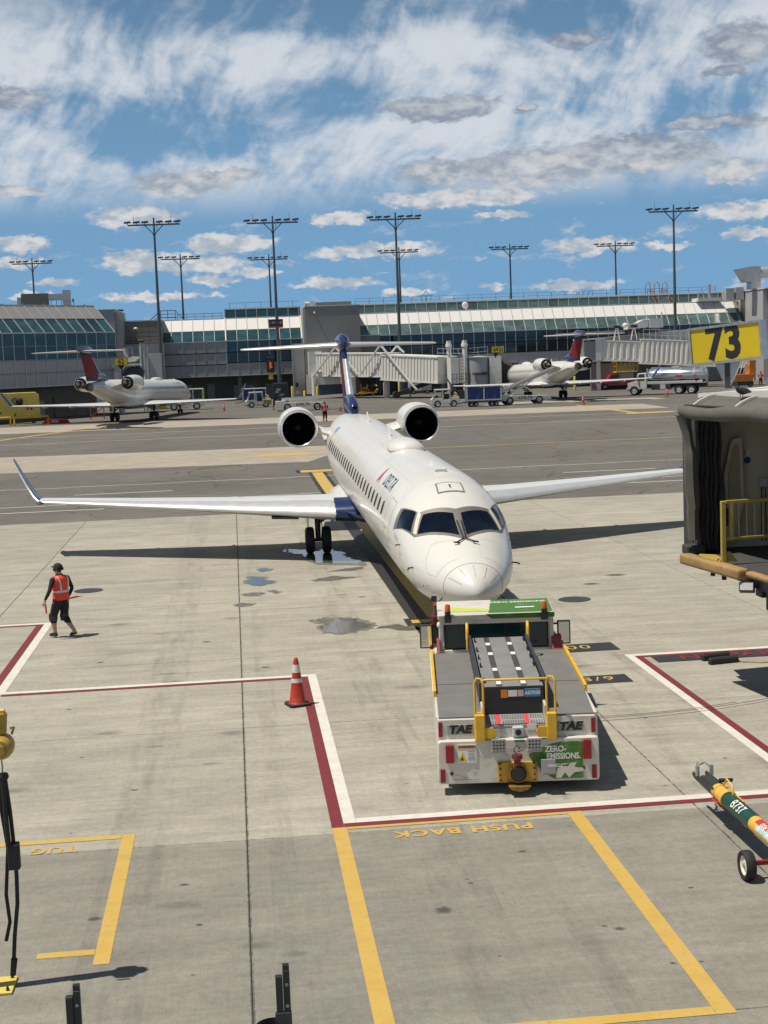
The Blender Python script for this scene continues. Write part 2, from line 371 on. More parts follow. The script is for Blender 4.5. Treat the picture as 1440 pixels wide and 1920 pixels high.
def paint_mat(name, col, wear, under, scale=2.2):
    m = mat(name, col, .6, var=.10, scale=3.0, coords='World', dirt=(under, wear, scale)); t = m.node_tree; n = t.nodes; l = t.links.new; b = n['Principled BSDF']
    src = b.inputs['Base Color'].links[0].from_socket; g = n.new('ShaderNodeNewGeometry')
    def chips(sc_, lo, hi, amt, col_, prev, st=(1, 1, 1)):
        mp = n.new('ShaderNodeMapping'); mp.inputs['Scale'].default_value = st; l(g.outputs['Position'], mp.inputs[0])
        q = n.new('ShaderNodeTexNoise'); q.inputs['Scale'].default_value = sc_; q.inputs['Detail'].default_value = 6; q.inputs['Roughness'].default_value = .7; l(mp.outputs[0], q.inputs['Vector'])
        r_ = n.new('ShaderNodeMapRange'); r_.interpolation_type = 'SMOOTHSTEP'; l(q.outputs[0], r_.inputs[0]); r_.inputs[1].default_value = lo; r_.inputs[2].default_value = hi; r_.inputs[4].default_value = amt
        x = n.new('ShaderNodeMix'); x.data_type = 'RGBA'; l(r_.outputs[0], x.inputs[0]); l(prev, x.inputs[6]); x.inputs[7].default_value = (*col_, 1); return x.outputs[2]
    o = chips(9.0, .575, .64, min(1, wear * 1.2), under, src); o = chips(1.6, .55, .80, wear * .8, tuple(c * .45 for c in under), o, (1, 1.8, 1)); l(o, b.inputs['Base Color']); return m
M_pw = paint_mat('white_marking_paint', (.62, .60, .55), .35, (.36, .33, .27))
M_pr = paint_mat('red_marking_paint', (.165, .018, .024), .22, (.17, .07, .06))
M_py = paint_mat('yellow_marking_paint', (.52, .345, .075), .65, (.34, .28, .18), 3.0)
M_pk = paint_mat('black_marking_paint', (.022, .021, .022), .30, (.10, .095, .09))
M_pwf = paint_mat('faded_white_paint', (.62, .61, .58), .7, (.22, .21, .20), .6)
M_pyf = paint_mat('faded_yellow_paint', (.50, .33, .09), .85, (.24, .20, .14), .5)

ys = [-80, 61.0, 61.75, 75] + [75 + 7 * i for i in range(1, 11)] + [170, 260, 600, 5000]
gm = MB(); xs = [-4000, -60, 0, 60, 4000]
gv = [(x, y, (-.03 if y < 61.5 else zg(y))) for y in ys for x in xs]; nx = len(xs)
gm.add(gv, [(j * nx + i, j * nx + i + 1, (j + 1) * nx + i + 1, (j + 1) * nx + i) for j in range(len(ys) - 1) for i in range(nx - 1)])
ground = gm.obj('ground', M_asph, kind='structure')
apron = empty('apron'); apron['kind'] = 'structure'
SX, SY = 6.31, 6.075
sm = MB(); sm.box(-SX / 2 + .006, SX / 2 - .006, -SY / 2 + .005, SY / 2 - .005, -.22, 0)
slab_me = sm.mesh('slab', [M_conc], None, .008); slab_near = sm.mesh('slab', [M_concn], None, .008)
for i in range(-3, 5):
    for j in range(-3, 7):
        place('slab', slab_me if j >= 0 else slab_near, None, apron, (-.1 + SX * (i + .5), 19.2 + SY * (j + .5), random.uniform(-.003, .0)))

def strip(name, x0, x1, y0, y1, m, lev=1, parent=None, follow=False):
    b = MB()
    if follow:
        n = max(1, int((y1 - y0) / 4)); yy = [y0 + (y1 - y0) * k / n for k in range(n + 1)]
        v = [(x, y, zg(y) + .004 * lev) for y in yy for x in (x0, x1)]
        b.add(v, [(2 * k, 2 * k + 1, 2 * k + 3, 2 * k + 2) for k in range(n)])
    else:
        b.add([(x0, y0, zg(y0) + .004 * lev), (x1, y0, zg(y0) + .004 * lev), (x1, y1, zg(y1) + .004 * lev), (x0, y1, zg(y1) + .004 * lev)], [(0, 1, 2, 3)])
    return b.obj(name, m, parent or apron)
def poly(name, pts, m, lev=1, parent=None):
    b = MB(); b.add([(x, y, zg(y) + .004 * lev) for x, y in pts], [tuple(range(len(pts)))])
    return b.obj(name, m, parent or apron)
# pale concrete panels in the taxi lane
poly('pale_panel', [(-60, 93.6), (4.4, 88.6), (5.9, 93.0), (6.6, 101.5), (-60, 107.6)], M_conc2, 1, ground)
poly('pale_panel', [(-60, 134.2), (40, 130.5), (40, 139.5), (4.2, 141.8), (-15, 144.0), (-60, 144.5)], M_conc2, 1, ground)
poly('pale_panel', [(26, 150.0), (45, 147.5), (45, 153.0), (28, 156.0)], M_conc2, 1, ground)
# envelope lines: white outside, red inside
strip('white_line', 1.245, 1.42, 19.60, 29.33, M_pw, 1)
strip('red_line', 1.07, 1.24, 19.44, 29.13, M_pr, 1)
strip('white_line', 1.425, 22, 19.60, 19.80, M_pw, 1)
strip('red_line', 1.245, 22, 19.44, 19.595, M_pr, 1)
strip('white_line', -5.06, 1.24, 29.14, 29.33, M_pw, 1)
strip('red_line', -4.9, 1.065, 28.97, 29.13, M_pr, 1)
strip('white_line', -5.06, -4.86, 29.335, 37.25, M_pw, 1)
strip('red_line', -5.24, -5.065, 28.97, 37.04, M_pr, 1)
strip('white_line', -20, -5.065, 37.06, 37.25, M_pw, 1)
strip('red_line', -20, -5.245, 36.90, 37.05, M_pr, 1)
strip('white_line', 7.95, 8.12, 20.2, 29.42, M_pw, 1)
strip('red_line', 8.125, 8.27, 20.2, 29.22, M_pr, 1)
strip('white_line', 8.125, 22, 29.23, 29.42, M_pw, 1)
strip('red_line', 8.275, 22, 29.08, 29.225, M_pr, 1)
strip('black_panel', 8.42, 22, 28.48, 29.075, M_pk, 1)
for tx, wx in (('NO', 9.42), ('PARKING', 11.2)):
    lettering(tx, .50, M_pr, apron, (wx, 28.79, .009), (0, 0, 0), .012, 1.15, 0, 1.05)
# push back box
strip('yellow_line', 1.075, 1.275, 12.9, 19.435, M_py, 1)
strip('yellow_line', 4.38, 4.58, 13.05, 19.435, M_py, 1)
strip('yellow_line', 1.28, 4.375, 19.34, 19.435, M_py, 1)
strip('yellow_line', 1.28, 4.375, 13.05, 13.22, M_py, 1)
lettering('PUSH BACK', .34, M_py, apron, (2.84, 18.98, .006), (0, 0, math.pi), .012, .98, 0, 1.12)
strip('yellow_line', -1.82, -1.64, 15.4, 19.78, M_py, 1)
strip('yellow_line', -4.2, -1.825, 19.62, 19.78, M_py, 1)
strip('yellow_line', -2.46, -1.825, 15.68, 15.83, M_py, 1)
lettering('TUG', .33, M_py, apron, (-2.70, 19.33, .006), (0, 0, math.pi), .01, .9, 0, 1.1)
# lead-in line with black edges and stop bars
strip('lead_in_edge', 4.05, 5.45, 29.5, 61.5, M_pk, 1); strip('lead_in_line', 4.52, 5.0, 29.5, 61.5, M_py, 2)
strip('lead_in_edge', 4.0, 5.0, 61.8, 81.2, M_pk, 1, ground, True); strip('lead_in_line', 4.2, 4.8, 61.8, 81.2, M_py, 2, ground, True)
strip('lead_in_edge', 3.35, 5.75, 81.25, 83.2, M_pk, 1, ground, True); strip('lead_in_line', 3.6, 5.5, 81.5, 82.9, M_py, 2, ground, True)
strip('stop_bar_edge', 3.9, 5.6, 34.05, 34.95, M_pk, 3); strip('stop_bar', 4.05, 5.45, 34.3, 34.7, M_py, 4)
strip('stop_box', 6.2, 8.02, 29.95, 30.79, M_pk, 1); strip('stop_box', 5.7, 7.47, 26.96, 27.65, M_pk, 1)
lettering('200', .52, M_py, apron, (7.05, 30.4, .009), (0, 0, 0), .0, 1.0, 0, 1.15)
lettering('7/8/9', .46, M_py, apron, (6.62, 27.33, .009), (0, 0, 0), .0, 1.0, 0, 1.2)
# service-road zipper lines
def zipper(y, x0, x1, m, step=1.45, w=.14, off=.11):
    b = MB(); x = x0; k = 0
    while x < x1:
        yy = y + (off if k % 2 else -off); b.add([(x, yy - w / 2, zg(yy) + .004), (x + step, yy - w / 2, zg(yy) + .004), (x + step, yy + w / 2, zg(yy) + .004), (x, yy + w / 2, zg(yy) + .004)], [(0, 1, 2, 3)]); x += step; k += 1
    return b.obj('zipper_line', m, ground)
zipper(79.0, -30, 45, M_pw, 3.0); zipper(69.5, -30, 45, M_pw, 3.0)
for x in (-20.3, -8.3, 5.2, 17.1, 30): strip('dashed_line', x, x + 5.0, 74.55, 74.72, M_pwf, 1, ground)
strip('white_line', -20, -6.1, 66.6, 66.78, M_pw, 1, ground); strip('white_line', 0.5, 4, 67.4, 67.58, M_pw, 1, ground); strip('white_line', 17, 40, 67.2, 67.38, M_pw, 1, ground)
zipper(117.0, -50, 50, M_pwf, 4.0, .22, .16); zipper(125.5, -50, 50, M_pwf, 4.0, .2, .14)
strip('taxi_line', -60, 60, 95.1, 95.35, M_pyf, 2, ground)
poly('yellow_patch', [(.9, 94.1), (5.6, 94.2), (4.4, 96.2), (1.9, 96.2)], M_py, 3, ground)
poly('curved_taxi_line', [(-24, 114.5), (-23.4, 114.5), (-11.8, 139.5), (-12.4, 139.9)], M_pyf, 2, ground)
poly('curved_taxi_line', [(33.6, 141), (34.2, 141), (35.6, 124.2), (35.0, 124.2)], M_py, 2, ground)
poly('yellow_patch', [(34.0, 123.4), (38.5, 123.2), (38.2, 124.8), (34.4, 125.0)], M_py, 3, ground)
# water left on the concrete, damp marks and oil
M_water = mat('puddle_water', (.11, .105, .092), .03, var=.2, scale=1.5, coords='World', spec=.6)
M_damp = mat('damp_concrete', (.115, .105, .085), .35, var=.25, scale=3, coords='World')
M_oil = mat('oil_stain', (.085, .08, .068), .6, var=.4, scale=9, coords='World')
def soften(m, lo, hi, amt):
    t = m.node_tree; n = t.nodes; l = t.links.new; tc = n.new('ShaderNodeTexCoord'); v = n.new('ShaderNodeVectorMath'); v.operation = 'SUBTRACT'; l(tc.outputs['Generated'], v.inputs[0]); v.inputs[1].default_value = (.5, .5, 0)
    v2 = n.new('ShaderNodeVectorMath'); v2.operation = 'MULTIPLY'; l(v.outputs[0], v2.inputs[0]); v2.inputs[1].default_value = (1, 1, 0); ln = n.new('ShaderNodeVectorMath'); ln.operation = 'LENGTH'; l(v2.outputs[0], ln.inputs[0])
    g = n.new('ShaderNodeNewGeometry'); no = n.new('ShaderNodeTexNoise'); no.inputs['Scale'].default_value = 14; no.inputs['Detail'].default_value = 5; l(g.outputs['Position'], no.inputs['Vector'])
    ad = n.new('ShaderNodeMath'); ad.operation = 'MULTIPLY_ADD'; l(no.outputs[0], ad.inputs[0]); ad.inputs[1].default_value = .35; l(ln.outputs['Value'], ad.inputs[2])
    r_ = n.new('ShaderNodeMapRange'); r_.interpolation_type = 'SMOOTHSTEP'; l(ad.outputs[0], r_.inputs[0]); r_.inputs[1].default_value = hi; r_.inputs[2].default_value = lo; r_.inputs[3].default_value = 0; r_.inputs[4].default_value = amt; l(r_.outputs[0], n['Principled BSDF'].inputs['Alpha'])
soften(M_oil, .22, .62, .75)
M_smear = mat('faint_smear', (.15, .14, .118), .7, var=.3, scale=5, coords='World'); soften(M_smear, .15, .66, .32)
def blot(name, pts, m, lev, rough=.10, parent=None):
    out = []
    for k, p in enumerate(pts):                       # ragged edge: split every side and push it in or out
        q = pts[(k + 1) % len(pts)]
        dx, dy = q[0] - p[0], q[1] - p[1]; L = math.hypot(dx, dy); out.append(p)
        for t in (.25, .5, .75):
            o = random.uniform(-1, 1) * rough * min(L, .6)
            out.append((p[0] + dx * t - dy / L * o, p[1] + dy * t + dx / L * o))
    return poly(name, out, m, lev, parent)
PUD = [[(1.7, 35.48), (2.02, 35.68), (2.4, 35.56), (2.78, 35.38), (2.93, 34.8), (3.12, 34.4), (2.86, 34.03), (2.6, 33.69), (2.26, 33.61), (1.87, 33.82), (1.88, 34.28), (1.79, 34.49), (1.96, 34.91)],
       [(0.08, 42.16), (0.3, 42.91), (0.16, 43.39), (0.68, 43.12), (0.79, 42.46), (0.94, 42.27), (0.82, 41.85), (0.48, 41.48)],
       [(0.52, 44.6), (0.57, 45.04), (0.81, 45.01), (0.89, 44.46), (0.67, 44.3)],
       [(1.42, 48.59), (1.65, 49.43), (1.92, 48.95), (2.21, 49.02), (2.5, 48.3), (2.9, 48.9), (3.45, 47.6), (3.3, 46.85), (3.5, 46.19), (3.77, 45.44), (3.67, 44.74), (3.42, 45.02), (2.4, 45.5), (2.12, 46.91), (2.04, 47.63), (1.7, 48.41)]]
M_rim = mat('damp_margin', (.17, .158, .13), .5, var=.25, scale=5, coords='World')
for p in PUD:
    cx, cy = sum(q[0] for q in p) / len(p), sum(q[1] for q in p) / len(p); blot('damp_margin', [(cx + (q[0] - cx) * 1.13, cy + (q[1] - cy) * 1.16) for q in p], M_rim, 1.2, .25); blot('puddle', p, M_water, 2, .2)
for p in [[(1.98, 42.09), (2.55, 42.54), (2.69, 42.69), (3.12, 42.33), (3.53, 42.19), (3.18, 42.03), (2.71, 41.78), (2.17, 41.75)],
          [(2.55, 43.55), (3.12, 44.01), (3.49, 44.18), (3.8, 44.25), (3.71, 43.79), (3.3, 43.52), (2.83, 43.57)],
          [(3.1, 33.9), (3.26, 34.22), (3.75, 34.32), (3.82, 34.05), (4.14, 33.89), (4.11, 33.41), (3.66, 33.55), (3.42, 33.89)],
          [(-0.05, 40.13), (0.27, 40.4), (0.65, 40.14), (0.49, 39.71), (0.06, 39.73)], [(0.66, 40.52), (0.86, 40.62), (1.13, 40.18), (0.92, 39.88)],
          [(-0.29, 38.44), (-0.1, 38.72), (0.39, 38.51), (0.23, 38.16), (-0.1, 38.05)]]: blot('damp_patch', p, M_damp, 1)
def ring(cx, cy, rx, ry, n=9): return [(cx + rx * math.cos(6.283 * k / n) * random.uniform(.75, 1.2), cy + ry * math.sin(6.283 * k / n) * random.uniform(.75, 1.2)) for k in range(n)]
blot('oil_stain', [(2.01, 16.25), (2.15, 16.36), (2.32, 16.21), (2.26, 16.07), (2.11, 16.03), (2.01, 16.1)], M_oil, .5)
for (x, y, r) in [(3.86, 15.38, .04), (4.01, 15.28, .07), (4.32, 14.27, .045), (2.61, 16.99, .045), (2.59, 17.14, .03), (5.17, 16.31, .05), (2.93, 16.59, .02), (2.56, 14.8, .02), (4.62, 14.26, .035), (3.02, 16.26, .02), (3.45, 17.97, .06),
                  (-1.91, 16.74, .10), (-.68, 16.32, .05), (-.9, 17.66, .07), (-1.81, 21.9, .08), (-2.03, 17.45, .025), (-1.26, 18.7, .02), (-2.55, 20.01, .03), (9.6, 38.7, .30), (10.55, 40.0, .34), (6.6, 36.0, .2), (-2.8, 24, .05), (-3.4, 27.5, .06), (-.9, 33.5, .12), (.4, 30.3, .10), (6.9, 24.2, .05), (7.4, 21.5, .05), (3.2, 38.6, .12), (-3.2, 31.8, .1)]:
    blot('oil_stain', ring(x, y, r * 1.3, r), M_oil, .5)
for k in range(60):
    x, y = random.uniform(-5, 9), random.uniform(13.5, 46); r = random.choice((.02, .03, .04, .12, .2, .3))
    if not (1.0 < x < 1.5 or 4.3 < x < 5.5 or 19 < y < 20): blot('oil_stain', ring(x, y, r * random.uniform(1, 2.2), r * random.uniform(.5, 1)), M_oil if r < .1 else M_smear, .5)
def veil(name, col, lo, hi, amt, st, sc_):
    m = mat(name, col, .75, var=.2, scale=4, coords='World'); t = m.node_tree; n = t.nodes; l = t.links.new; g = n.new('ShaderNodeNewGeometry'); mp = n.new('ShaderNodeMapping'); mp.inputs['Scale'].default_value = st; l(g.outputs['Position'], mp.inputs[0])
    q = n.new('ShaderNodeTexNoise'); q.inputs['Scale'].default_value = sc_; q.inputs['Detail'].default_value = 7; q.inputs['Roughness'].default_value = .7; l(mp.outputs[0], q.inputs['Vector']); r_ = n.new('ShaderNodeMapRange'); r_.interpolation_type = 'SMOOTHSTEP'; l(q.outputs[0], r_.inputs[0]); r_.inputs[1].default_value = lo; r_.inputs[2].default_value = hi; r_.inputs[3].default_value = 0; r_.inputs[4].default_value = amt; l(r_.outputs[0], n['Principled BSDF'].inputs['Alpha']); return m
M_seal = veil('joint_sealant', (.07, .065, .055), .38, .68, .6, (3, 3, 1), 2.5); M_track = veil('tyre_track', (.14, .13, .108), .40, .78, .20, (2.5, .35, 1), 1.3)
for k, w in ((-1, .02), (0, .045), (1, .03), (2, .025)): strip('sealant_strip', -.1 + SX * k - w / 2, -.1 + SX * k + w / 2, 8, 61.5, M_seal, .3)
for k in range(-1, 7): strip('sealant_strip', -20, 22, 19.2 + SY * k - .012, 19.2 + SY * k + .012, M_seal, .3)
for x, w in ((2.35, .55), (6.75, .55), (4.72, .5), (-1.6, .8), (.35, .35), (7.9, .4), (2.7, .3), (3.6, .3)): strip('tyre_track', x - w / 2, x + w / 2, 8 if x < 4 else 20, 61.4, M_track, .6)
# manhole lids set in the slabs
for (x, y) in ((-4.45, 42.3), (8.55, 36.4)):
    b = MB(); b.lathe([(.42, .0), (.42, .008), (.36, .008), (.355, .004), (.0, .004)], (x, y, .002), 'Z', 24); b.obj('manhole_lid', M_dark, apron)
# drag marks left by tyres
M_skid = mat('tyre_mark', (.16, .15, .135), .8, var=.3, scale=2, coords='World')
def arc(cx, cy, r, a0, a1, w, m, lev=1, par=None):
    n = 24; b = MB(); v = []
    for k in range(n + 1):
        a = R(a0 + (a1 - a0) * k / n)
        for q in (r - w / 2, r + w / 2): x, y = cx + q * math.cos(a), cy + q * math.sin(a); v.append((x, y, zg(y) + .004 * lev))
    b.add(v, [(2 * k, 2 * k + 1, 2 * k + 3, 2 * k + 2) for k in range(n)]); return b.obj('tyre_mark', m, par or apron)
arc(6.2, 33.0, 8.6, -95, -62, .025, M_skid); arc(6.0, 33.2, 9.0, -92, -60, .02, M_skid); arc(6.4, 31.5, 7.0, -100, -70, .02, M_skid)
arc(1.5, 84.5, 4.3, 100, 230, .05, M_pk, 1, ground)

# ------------------------------------------------------------------ terminal buildings
def glass_mat(name, col, rough, var):
    m = bpy.data.materials.new(name); m.use_nodes = True; t = m.node_tree; n = t.nodes; b = n['Principled BSDF']; l = t.links.new
    oi = n.new('ShaderNodeObjectInfo'); mr = n.new('ShaderNodeMapRange'); l(oi.outputs['Random'], mr.inputs[0]); mr.inputs[3].default_value = 1 - var; mr.inputs[4].default_value = 1 + var
    g = n.new('ShaderNodeNewGeometry'); no = n.new('ShaderNodeTexNoise'); no.inputs['Scale'].default_value = .9; no.inputs['Detail'].default_value = 3
    mp = n.new('ShaderNodeMapping'); mp.inputs['Scale'].default_value = (.5, .5, 1.4); l(g.outputs['Position'], mp.inputs[0]); l(mp.outputs[0], no.inputs['Vector'])
    m2 = n.new('ShaderNodeMapRange'); l(no.outputs[0], m2.inputs[0]); m2.inputs[1].default_value = .3; m2.inputs[2].default_value = .7; m2.inputs[3].default_value = .65; m2.inputs[4].default_value = 1.3
    mu = n.new('ShaderNodeMath'); mu.operation = 'MULTIPLY'; l(mr.outputs[0], mu.inputs[0]); l(m2.outputs[0], mu.inputs[1])
    mx = n.new('ShaderNodeMix'); mx.data_type = 'RGBA'; mx.blend_type = 'MULTIPLY'; mx.inputs[0].default_value = 1; mx.inputs[6].default_value = (*col, 1); l(mu.outputs[0], mx.inputs[7]); l(mx.outputs[2], b.inputs['Base Color'])
    b.inputs['Roughness'].default_value = rough; sock(b, 'Specular IOR Level').default_value = .7
    return m
M_gteal = glass_mat('teal_glass', (.080, .130, .125), .18, .28)
M_gteal2 = glass_mat('deep_teal_glass', (.022, .072, .088), .12, .3)
M_gdark = glass_mat('dark_curtain_glass', (.010, .022, .026), .08, .5)
M_gmid = glass_mat('green_curtain_glass', (.012, .055, .058), .08, .4)
M_pwhite = mat('white_metal_panel', (.66, .64, .62), .45, var=.03, scale=.6, coords='World')
M_pgrey = mat('grey_metal_panel', (.30, .305, .32), .45, var=.07, scale=.5, coords='World')
M_pgrey2 = mat('warm_grey_panel', (.42, .41, .41), .5, var=.06, scale=.4, coords='World')
M_tower = mat('grey_stucco', (.205, .205, .205), .8, var=.07, scale=.3, coords='World')
M_towerl = mat('light_grey_stucco', (.34, .34, .33), .8, var=.07, scale=.3, coords='World')
M_brown = mat('taupe_panel_wall', (.20, .18, .155), .75, var=.08, scale=.3, coords='World')
M_conw = mat('concrete_wall', (.15, .15, .145), .8, var=.25, scale=.25, coords='World')
M_mull = mat('mullion_aluminium', (.46, .48, .48), .4, metal=.2, var=.05)
M_mulld = mat('mullion_dark', (.16, .19, .19), .4, metal=.3, var=.05)
M_roof = mat('roof_membrane', (.45, .44, .42), .8, var=.12, scale=.4)
M_duct = mat('duct_sheet_metal', (.48, .49, .49), .4, metal=.4, var=.15, scale=2)
M_hvac = mat('rooftop_unit_taupe', (.17, .165, .14), .6, var=.12, scale=1)

MOD = 1.526
def facade(root, n, rows, mull=M_mull, x0=0.0, mod=MOD):
    """rows: (name, material, y0, z0, y1, z1); local x runs along the wall, +y goes into the building"""
    for (nm, m, y0, z0, y1, z1) in rows:
        s = Vector((0, y1 - y0, z1 - z0)); nv = Vector((0, -s.z, s.y)).normalized()
        g = .045; e = s.normalized() * .045
        b = MB(); a0 = Vector((g, y0, z0)) + e; a1 = Vector((mod - g, y0, z0)) + e; a2 = Vector((mod - g, y1, z1)) - e; a3 = Vector((g, y1, z1)) - e
        o = nv * (.04 if 'pane' in nm else .06)
        b.add([a0, a1, a2, a3, a0 + o, a1 + o, a2 + o, a3 + o], [(0, 3, 2, 1), (4, 5, 6, 7), (0, 1, 5, 4), (1, 2, 6, 5), (2, 3, 7, 6), (3, 0, 4, 7)])
        me = b.mesh(nm, [m])
        for k in range(n): place(nm, me, None, root, (x0 + k * mod, 0, 0))
        fr = MB(); w = .07
        if 'pane' in nm:
            for k in range(n + 1):
                p = Vector((x0 + k * mod, y0, z0)) + nv * .05; q = Vector((x0 + k * mod, y1, z1)) + nv * .05; fr.bar(p, q, w if k % 1 == 0 else w, .10)
        for (yy, zz) in ((y0, z0), (y1, z1)):
            p = Vector((x0 - .03, yy, zz)) + nv * .055; fr.bar(p, p + Vector((n * mod + .06, 0, 0)), .10, .09)
        fr.obj('mullion', mull if 'pane' in nm else M_mulld if m is not M_pwhite else M_mull, root)
def body(root, prof, x0, x1, m, name='wall', mats=None):
    b = MB(); n = len(prof); v = [(x, y, z) for x in (x0, x1) for (y, z) in prof]
    b.add(v, [tuple(range(n)), tuple(range(2 * n - 1, n - 1, -1))] + [(i, n + i, n + (i + 1) % n, (i + 1) % n) for i in range(n)])
    return b.obj(name, m, root)
ZP, ZG, ZM, ZE, ZT, ZW, ZC0, ZC1 = 4.45, 6.28, 7.78, 9.35, 10.86, 12.58, 12.72, 13.95
PROF = [(0, ZP), (0, ZE), (3.2, ZW), (5.1, ZC0 - .05), (5.3, ZC1), (20, ZC1), (20, .9), (5, .9), (5, ZP)]
ROWS = [('panel', M_pgrey2, 0, ZP, 0, ZG), ('pane', M_gdark, 0, ZG, 0, ZM), ('pane', M_gdark, 0, ZM, 0, ZE), ('pane', M_gteal, 0, ZE, 1.51, ZT), ('panel', M_pwhite, 1.51, ZT, 3.2, ZW), ('pane', M_gteal, 5.1, ZC0, 5.3, ZC1)]
def clutter_base(root, x0, x1, zt=ZP, yb=5.0, step=9.2):
    x = x0 + 1.5
    while x < x1: c = MB(); c.box(x, x + .55, 1.0, 1.55, .9, zt + .2); c.obj('column', M_conw, root); x += step
    x = x0 + 1; k = 0
    while x < x1 - 3:
        w = random.choice((1.1, 2.2, 3.0)); h = random.choice((2.1, 2.4, 3.0)); b = MB(); b.box(x, x + w, yb - .08, yb - .03, .92, .9 + h)
        b.obj('door', random.choice((M_grey, M_conw, M_lgrey, M_pgrey)), root); x += w + random.uniform(.8, 3.5); k += 1
# long concourse
t1 = thing('terminal_concourse', 'long terminal concourse with teal sloped glazing and white panel band behind the jet bridges', 'building', (18.0, 208, 0))
body(t1, PROF, 0, 57.2, M_conw); facade(t1, 37, ROWS, M_mull, .2)
fr = MB(); fr.box(-.1, 57.2, 5.2, 5.6, ZC1 + .02, ZC1 + .16); fr.box(-.1, 57.4, 3.15, 5.15, ZW + .02, ZW + .12); fr.obj('roof_edge', M_white2, t1)
clutter_base(t1, 2, 56)
# hipped glass end of the clerestory
b = MB(); b.add([(51, 5.0, ZC0 + .1), (53.6, 5.6, ZC0 + .1), (51, 5.3, ZC1)], [(0, 1, 2)])
rl = MB()
for k in range(27): rl.cyl((.5 + k * 2.1, 6.2, ZC1), (.5 + k * 2.1, 6.2, ZC1 + 1.0), .03, n=5)
for z in (.55, 1.0): rl.bar((.5, 6.2, ZC1 + z), (55.2, 6.2, ZC1 + z), .035)
rl.obj('roof_railing', M_dark, t1)
# rooftop access ladder with hoops
ld = MB()
for dx in (0, .62):
    ld.bar((45.4 + dx, 4.6, ZC0), (44.7 + dx, 6.0, ZC1 + .9), .10); ld.bar((47.6 + dx, 4.7, ZC0), (46.6 + dx, 6.0, ZC1 + .9), .10)
for k in range(9):
    t = k / 8; ld.bar((45.4 - .7 * t, 4.6 + 1.4 * t, ZC0 + 2.1 * t), (46.02 - .7 * t, 4.6 + 1.4 * t, ZC0 + 2.1 * t), .07); ld.bar((47.6 - t, 4.7 + 1.3 * t, ZC0 + 2.1 * t), (48.22 - t, 4.7 + 1.3 * t, ZC0 + 2.1 * t), .07)
for x in (44.2, 45.6, 46.8): ld.tube([(x, 6, ZC1 + .2), (x + .05, 6, ZC1 + 1.6), (x + .4, 6, ZC1 + 2.0), (x + .75, 6, ZC1 + 1.6), (x + .8, 6, ZC1 + .2)], .06, 6)
ld.obj('roof_ladder', mat('rusty_brown_steel', (.28, .13, .08), .7, var=.25), t1)
an = MB()
for a in (-.5, 0, .5): an.cyl((11.1 + a, 6.5, ZC1), (11.1 + a * 1.6, 6.5, ZC1 + 1.1), .06, n=6)
an.bar((10.1, 6.5, ZC1 + 1.15), (12.1, 6.5, ZC1 + 1.15), .08); an.tube([(10.7, 6.5, ZC1 + 1.1), (10.9, 6.5, ZC1 + 1.7), (11.3, 6.5, ZC1 + 1.7), (11.5, 6.5, ZC1 + 1.1)], .06, 6); an.cyl((11.1, 6.5, ZC1 + 1.5), (11.1, 6.5, ZC1 + 2.2), .05, n=6)
for x in (33.6, 34.6, 35.4): an.bar((x, 6.5, ZC1), (x + .3, 6.5, ZC1 + .9), .07); an.bar((x, 6.5, ZC1 + .8), (x + .6, 6.5, ZC1 + .9), .07)
an.obj('roof_antenna', M_steel, t1)
ds = MB(); ds.cyl((16.7, 4.6, ZC0 - .1), (16.7, 4.6, ZC0 + .6), .08, n=6); ds.lathe([(.02, 0), (.35, .08), (.5, .22)], (16.6, 4.5, ZC0 + .7), 'Y', 14); ds.obj('satellite_dish', M_white2, t1)

# connecting wing, west of the stair tower
t2 = thing('terminal_link', 'shorter terminal wing of grey panels and dark glass left of the grey tower', 'building', (-9.9, 208, 0))
body(t2, [(0, ZP), (0, ZE), (3.2, ZW), (20, ZW), (20, .9), (5, .9), (5, ZP)], 0, 9.2, M_conw)
PROF2 = list(PROF); body(t2, PROF2, 9.22, 20.2, M_conw)
facade(t2, 6, [('panel', M_pgrey, 0, ZP, 0, 6.08), ('panel', M_pgrey, 0, 6.08, 0, 7.72), ('panel', M_pgrey, 0, 7.72, 0, ZE), ('pane', M_gteal2, 0, ZE, 1.51, ZT), ('panel', M_pwhite, 1.51, ZT, 3.2, ZW)], M_mull, .05)
facade(t2, 7, [('panel', M_pgrey, 0, ZP, 0, ZG), ('pane', M_gdark, 0, ZG, 0, ZM), ('pane', M_gmid, 0, ZM, 0, ZE), ('pane', M_gteal2, 0, ZE, 1.51, ZT), ('panel', M_pwhite, 1.51, ZT, 3.2, ZW), ('pane', M_gteal2, 5.1, ZC0, 5.3, ZC1)], M_mull, 9.3)
fr = MB(); fr.box(9.2, 20.2, 5.2, 5.6, ZC1 + .02, ZC1 + .16); fr.box(9.05, 9.22, -.12, 0.02, ZE, ZE + .2); fr.box(0, 20.2, 3.15, 3.5, ZW + .02, ZW + .12); fr.bar((9.25, -.08, ZE), (9.25, 3.1, ZW + .1), .16, .12); fr.bar((20.1, -.08, ZE), (20.1, 3.1, ZW + .1), .16, .12); fr.obj('roof_edge', M_white2, t2)
clutter_base(t2, 0, 20)
rl = MB()
for k in range(6): rl.bar((2.5 + k * 1.25, 4.5, ZW), (2.5 + k * 1.25, 4.5, ZW + .9), .05)
rl.bar((2.3, 4.5, ZW + .9), (9.0, 4.5, ZW + .9), .06); rl.bar((2.3, 4.5, ZW + .5), (9.0, 4.5, ZW + .5), .05)
for k in range(5): rl.bar((10 + k * 2.3, 6, ZC1), (10 + k * 2.3, 6, ZC1 + 1), .05)
rl.bar((9.8, 6, ZC1 + .95), (20, 6, ZC1 + .95), .04)
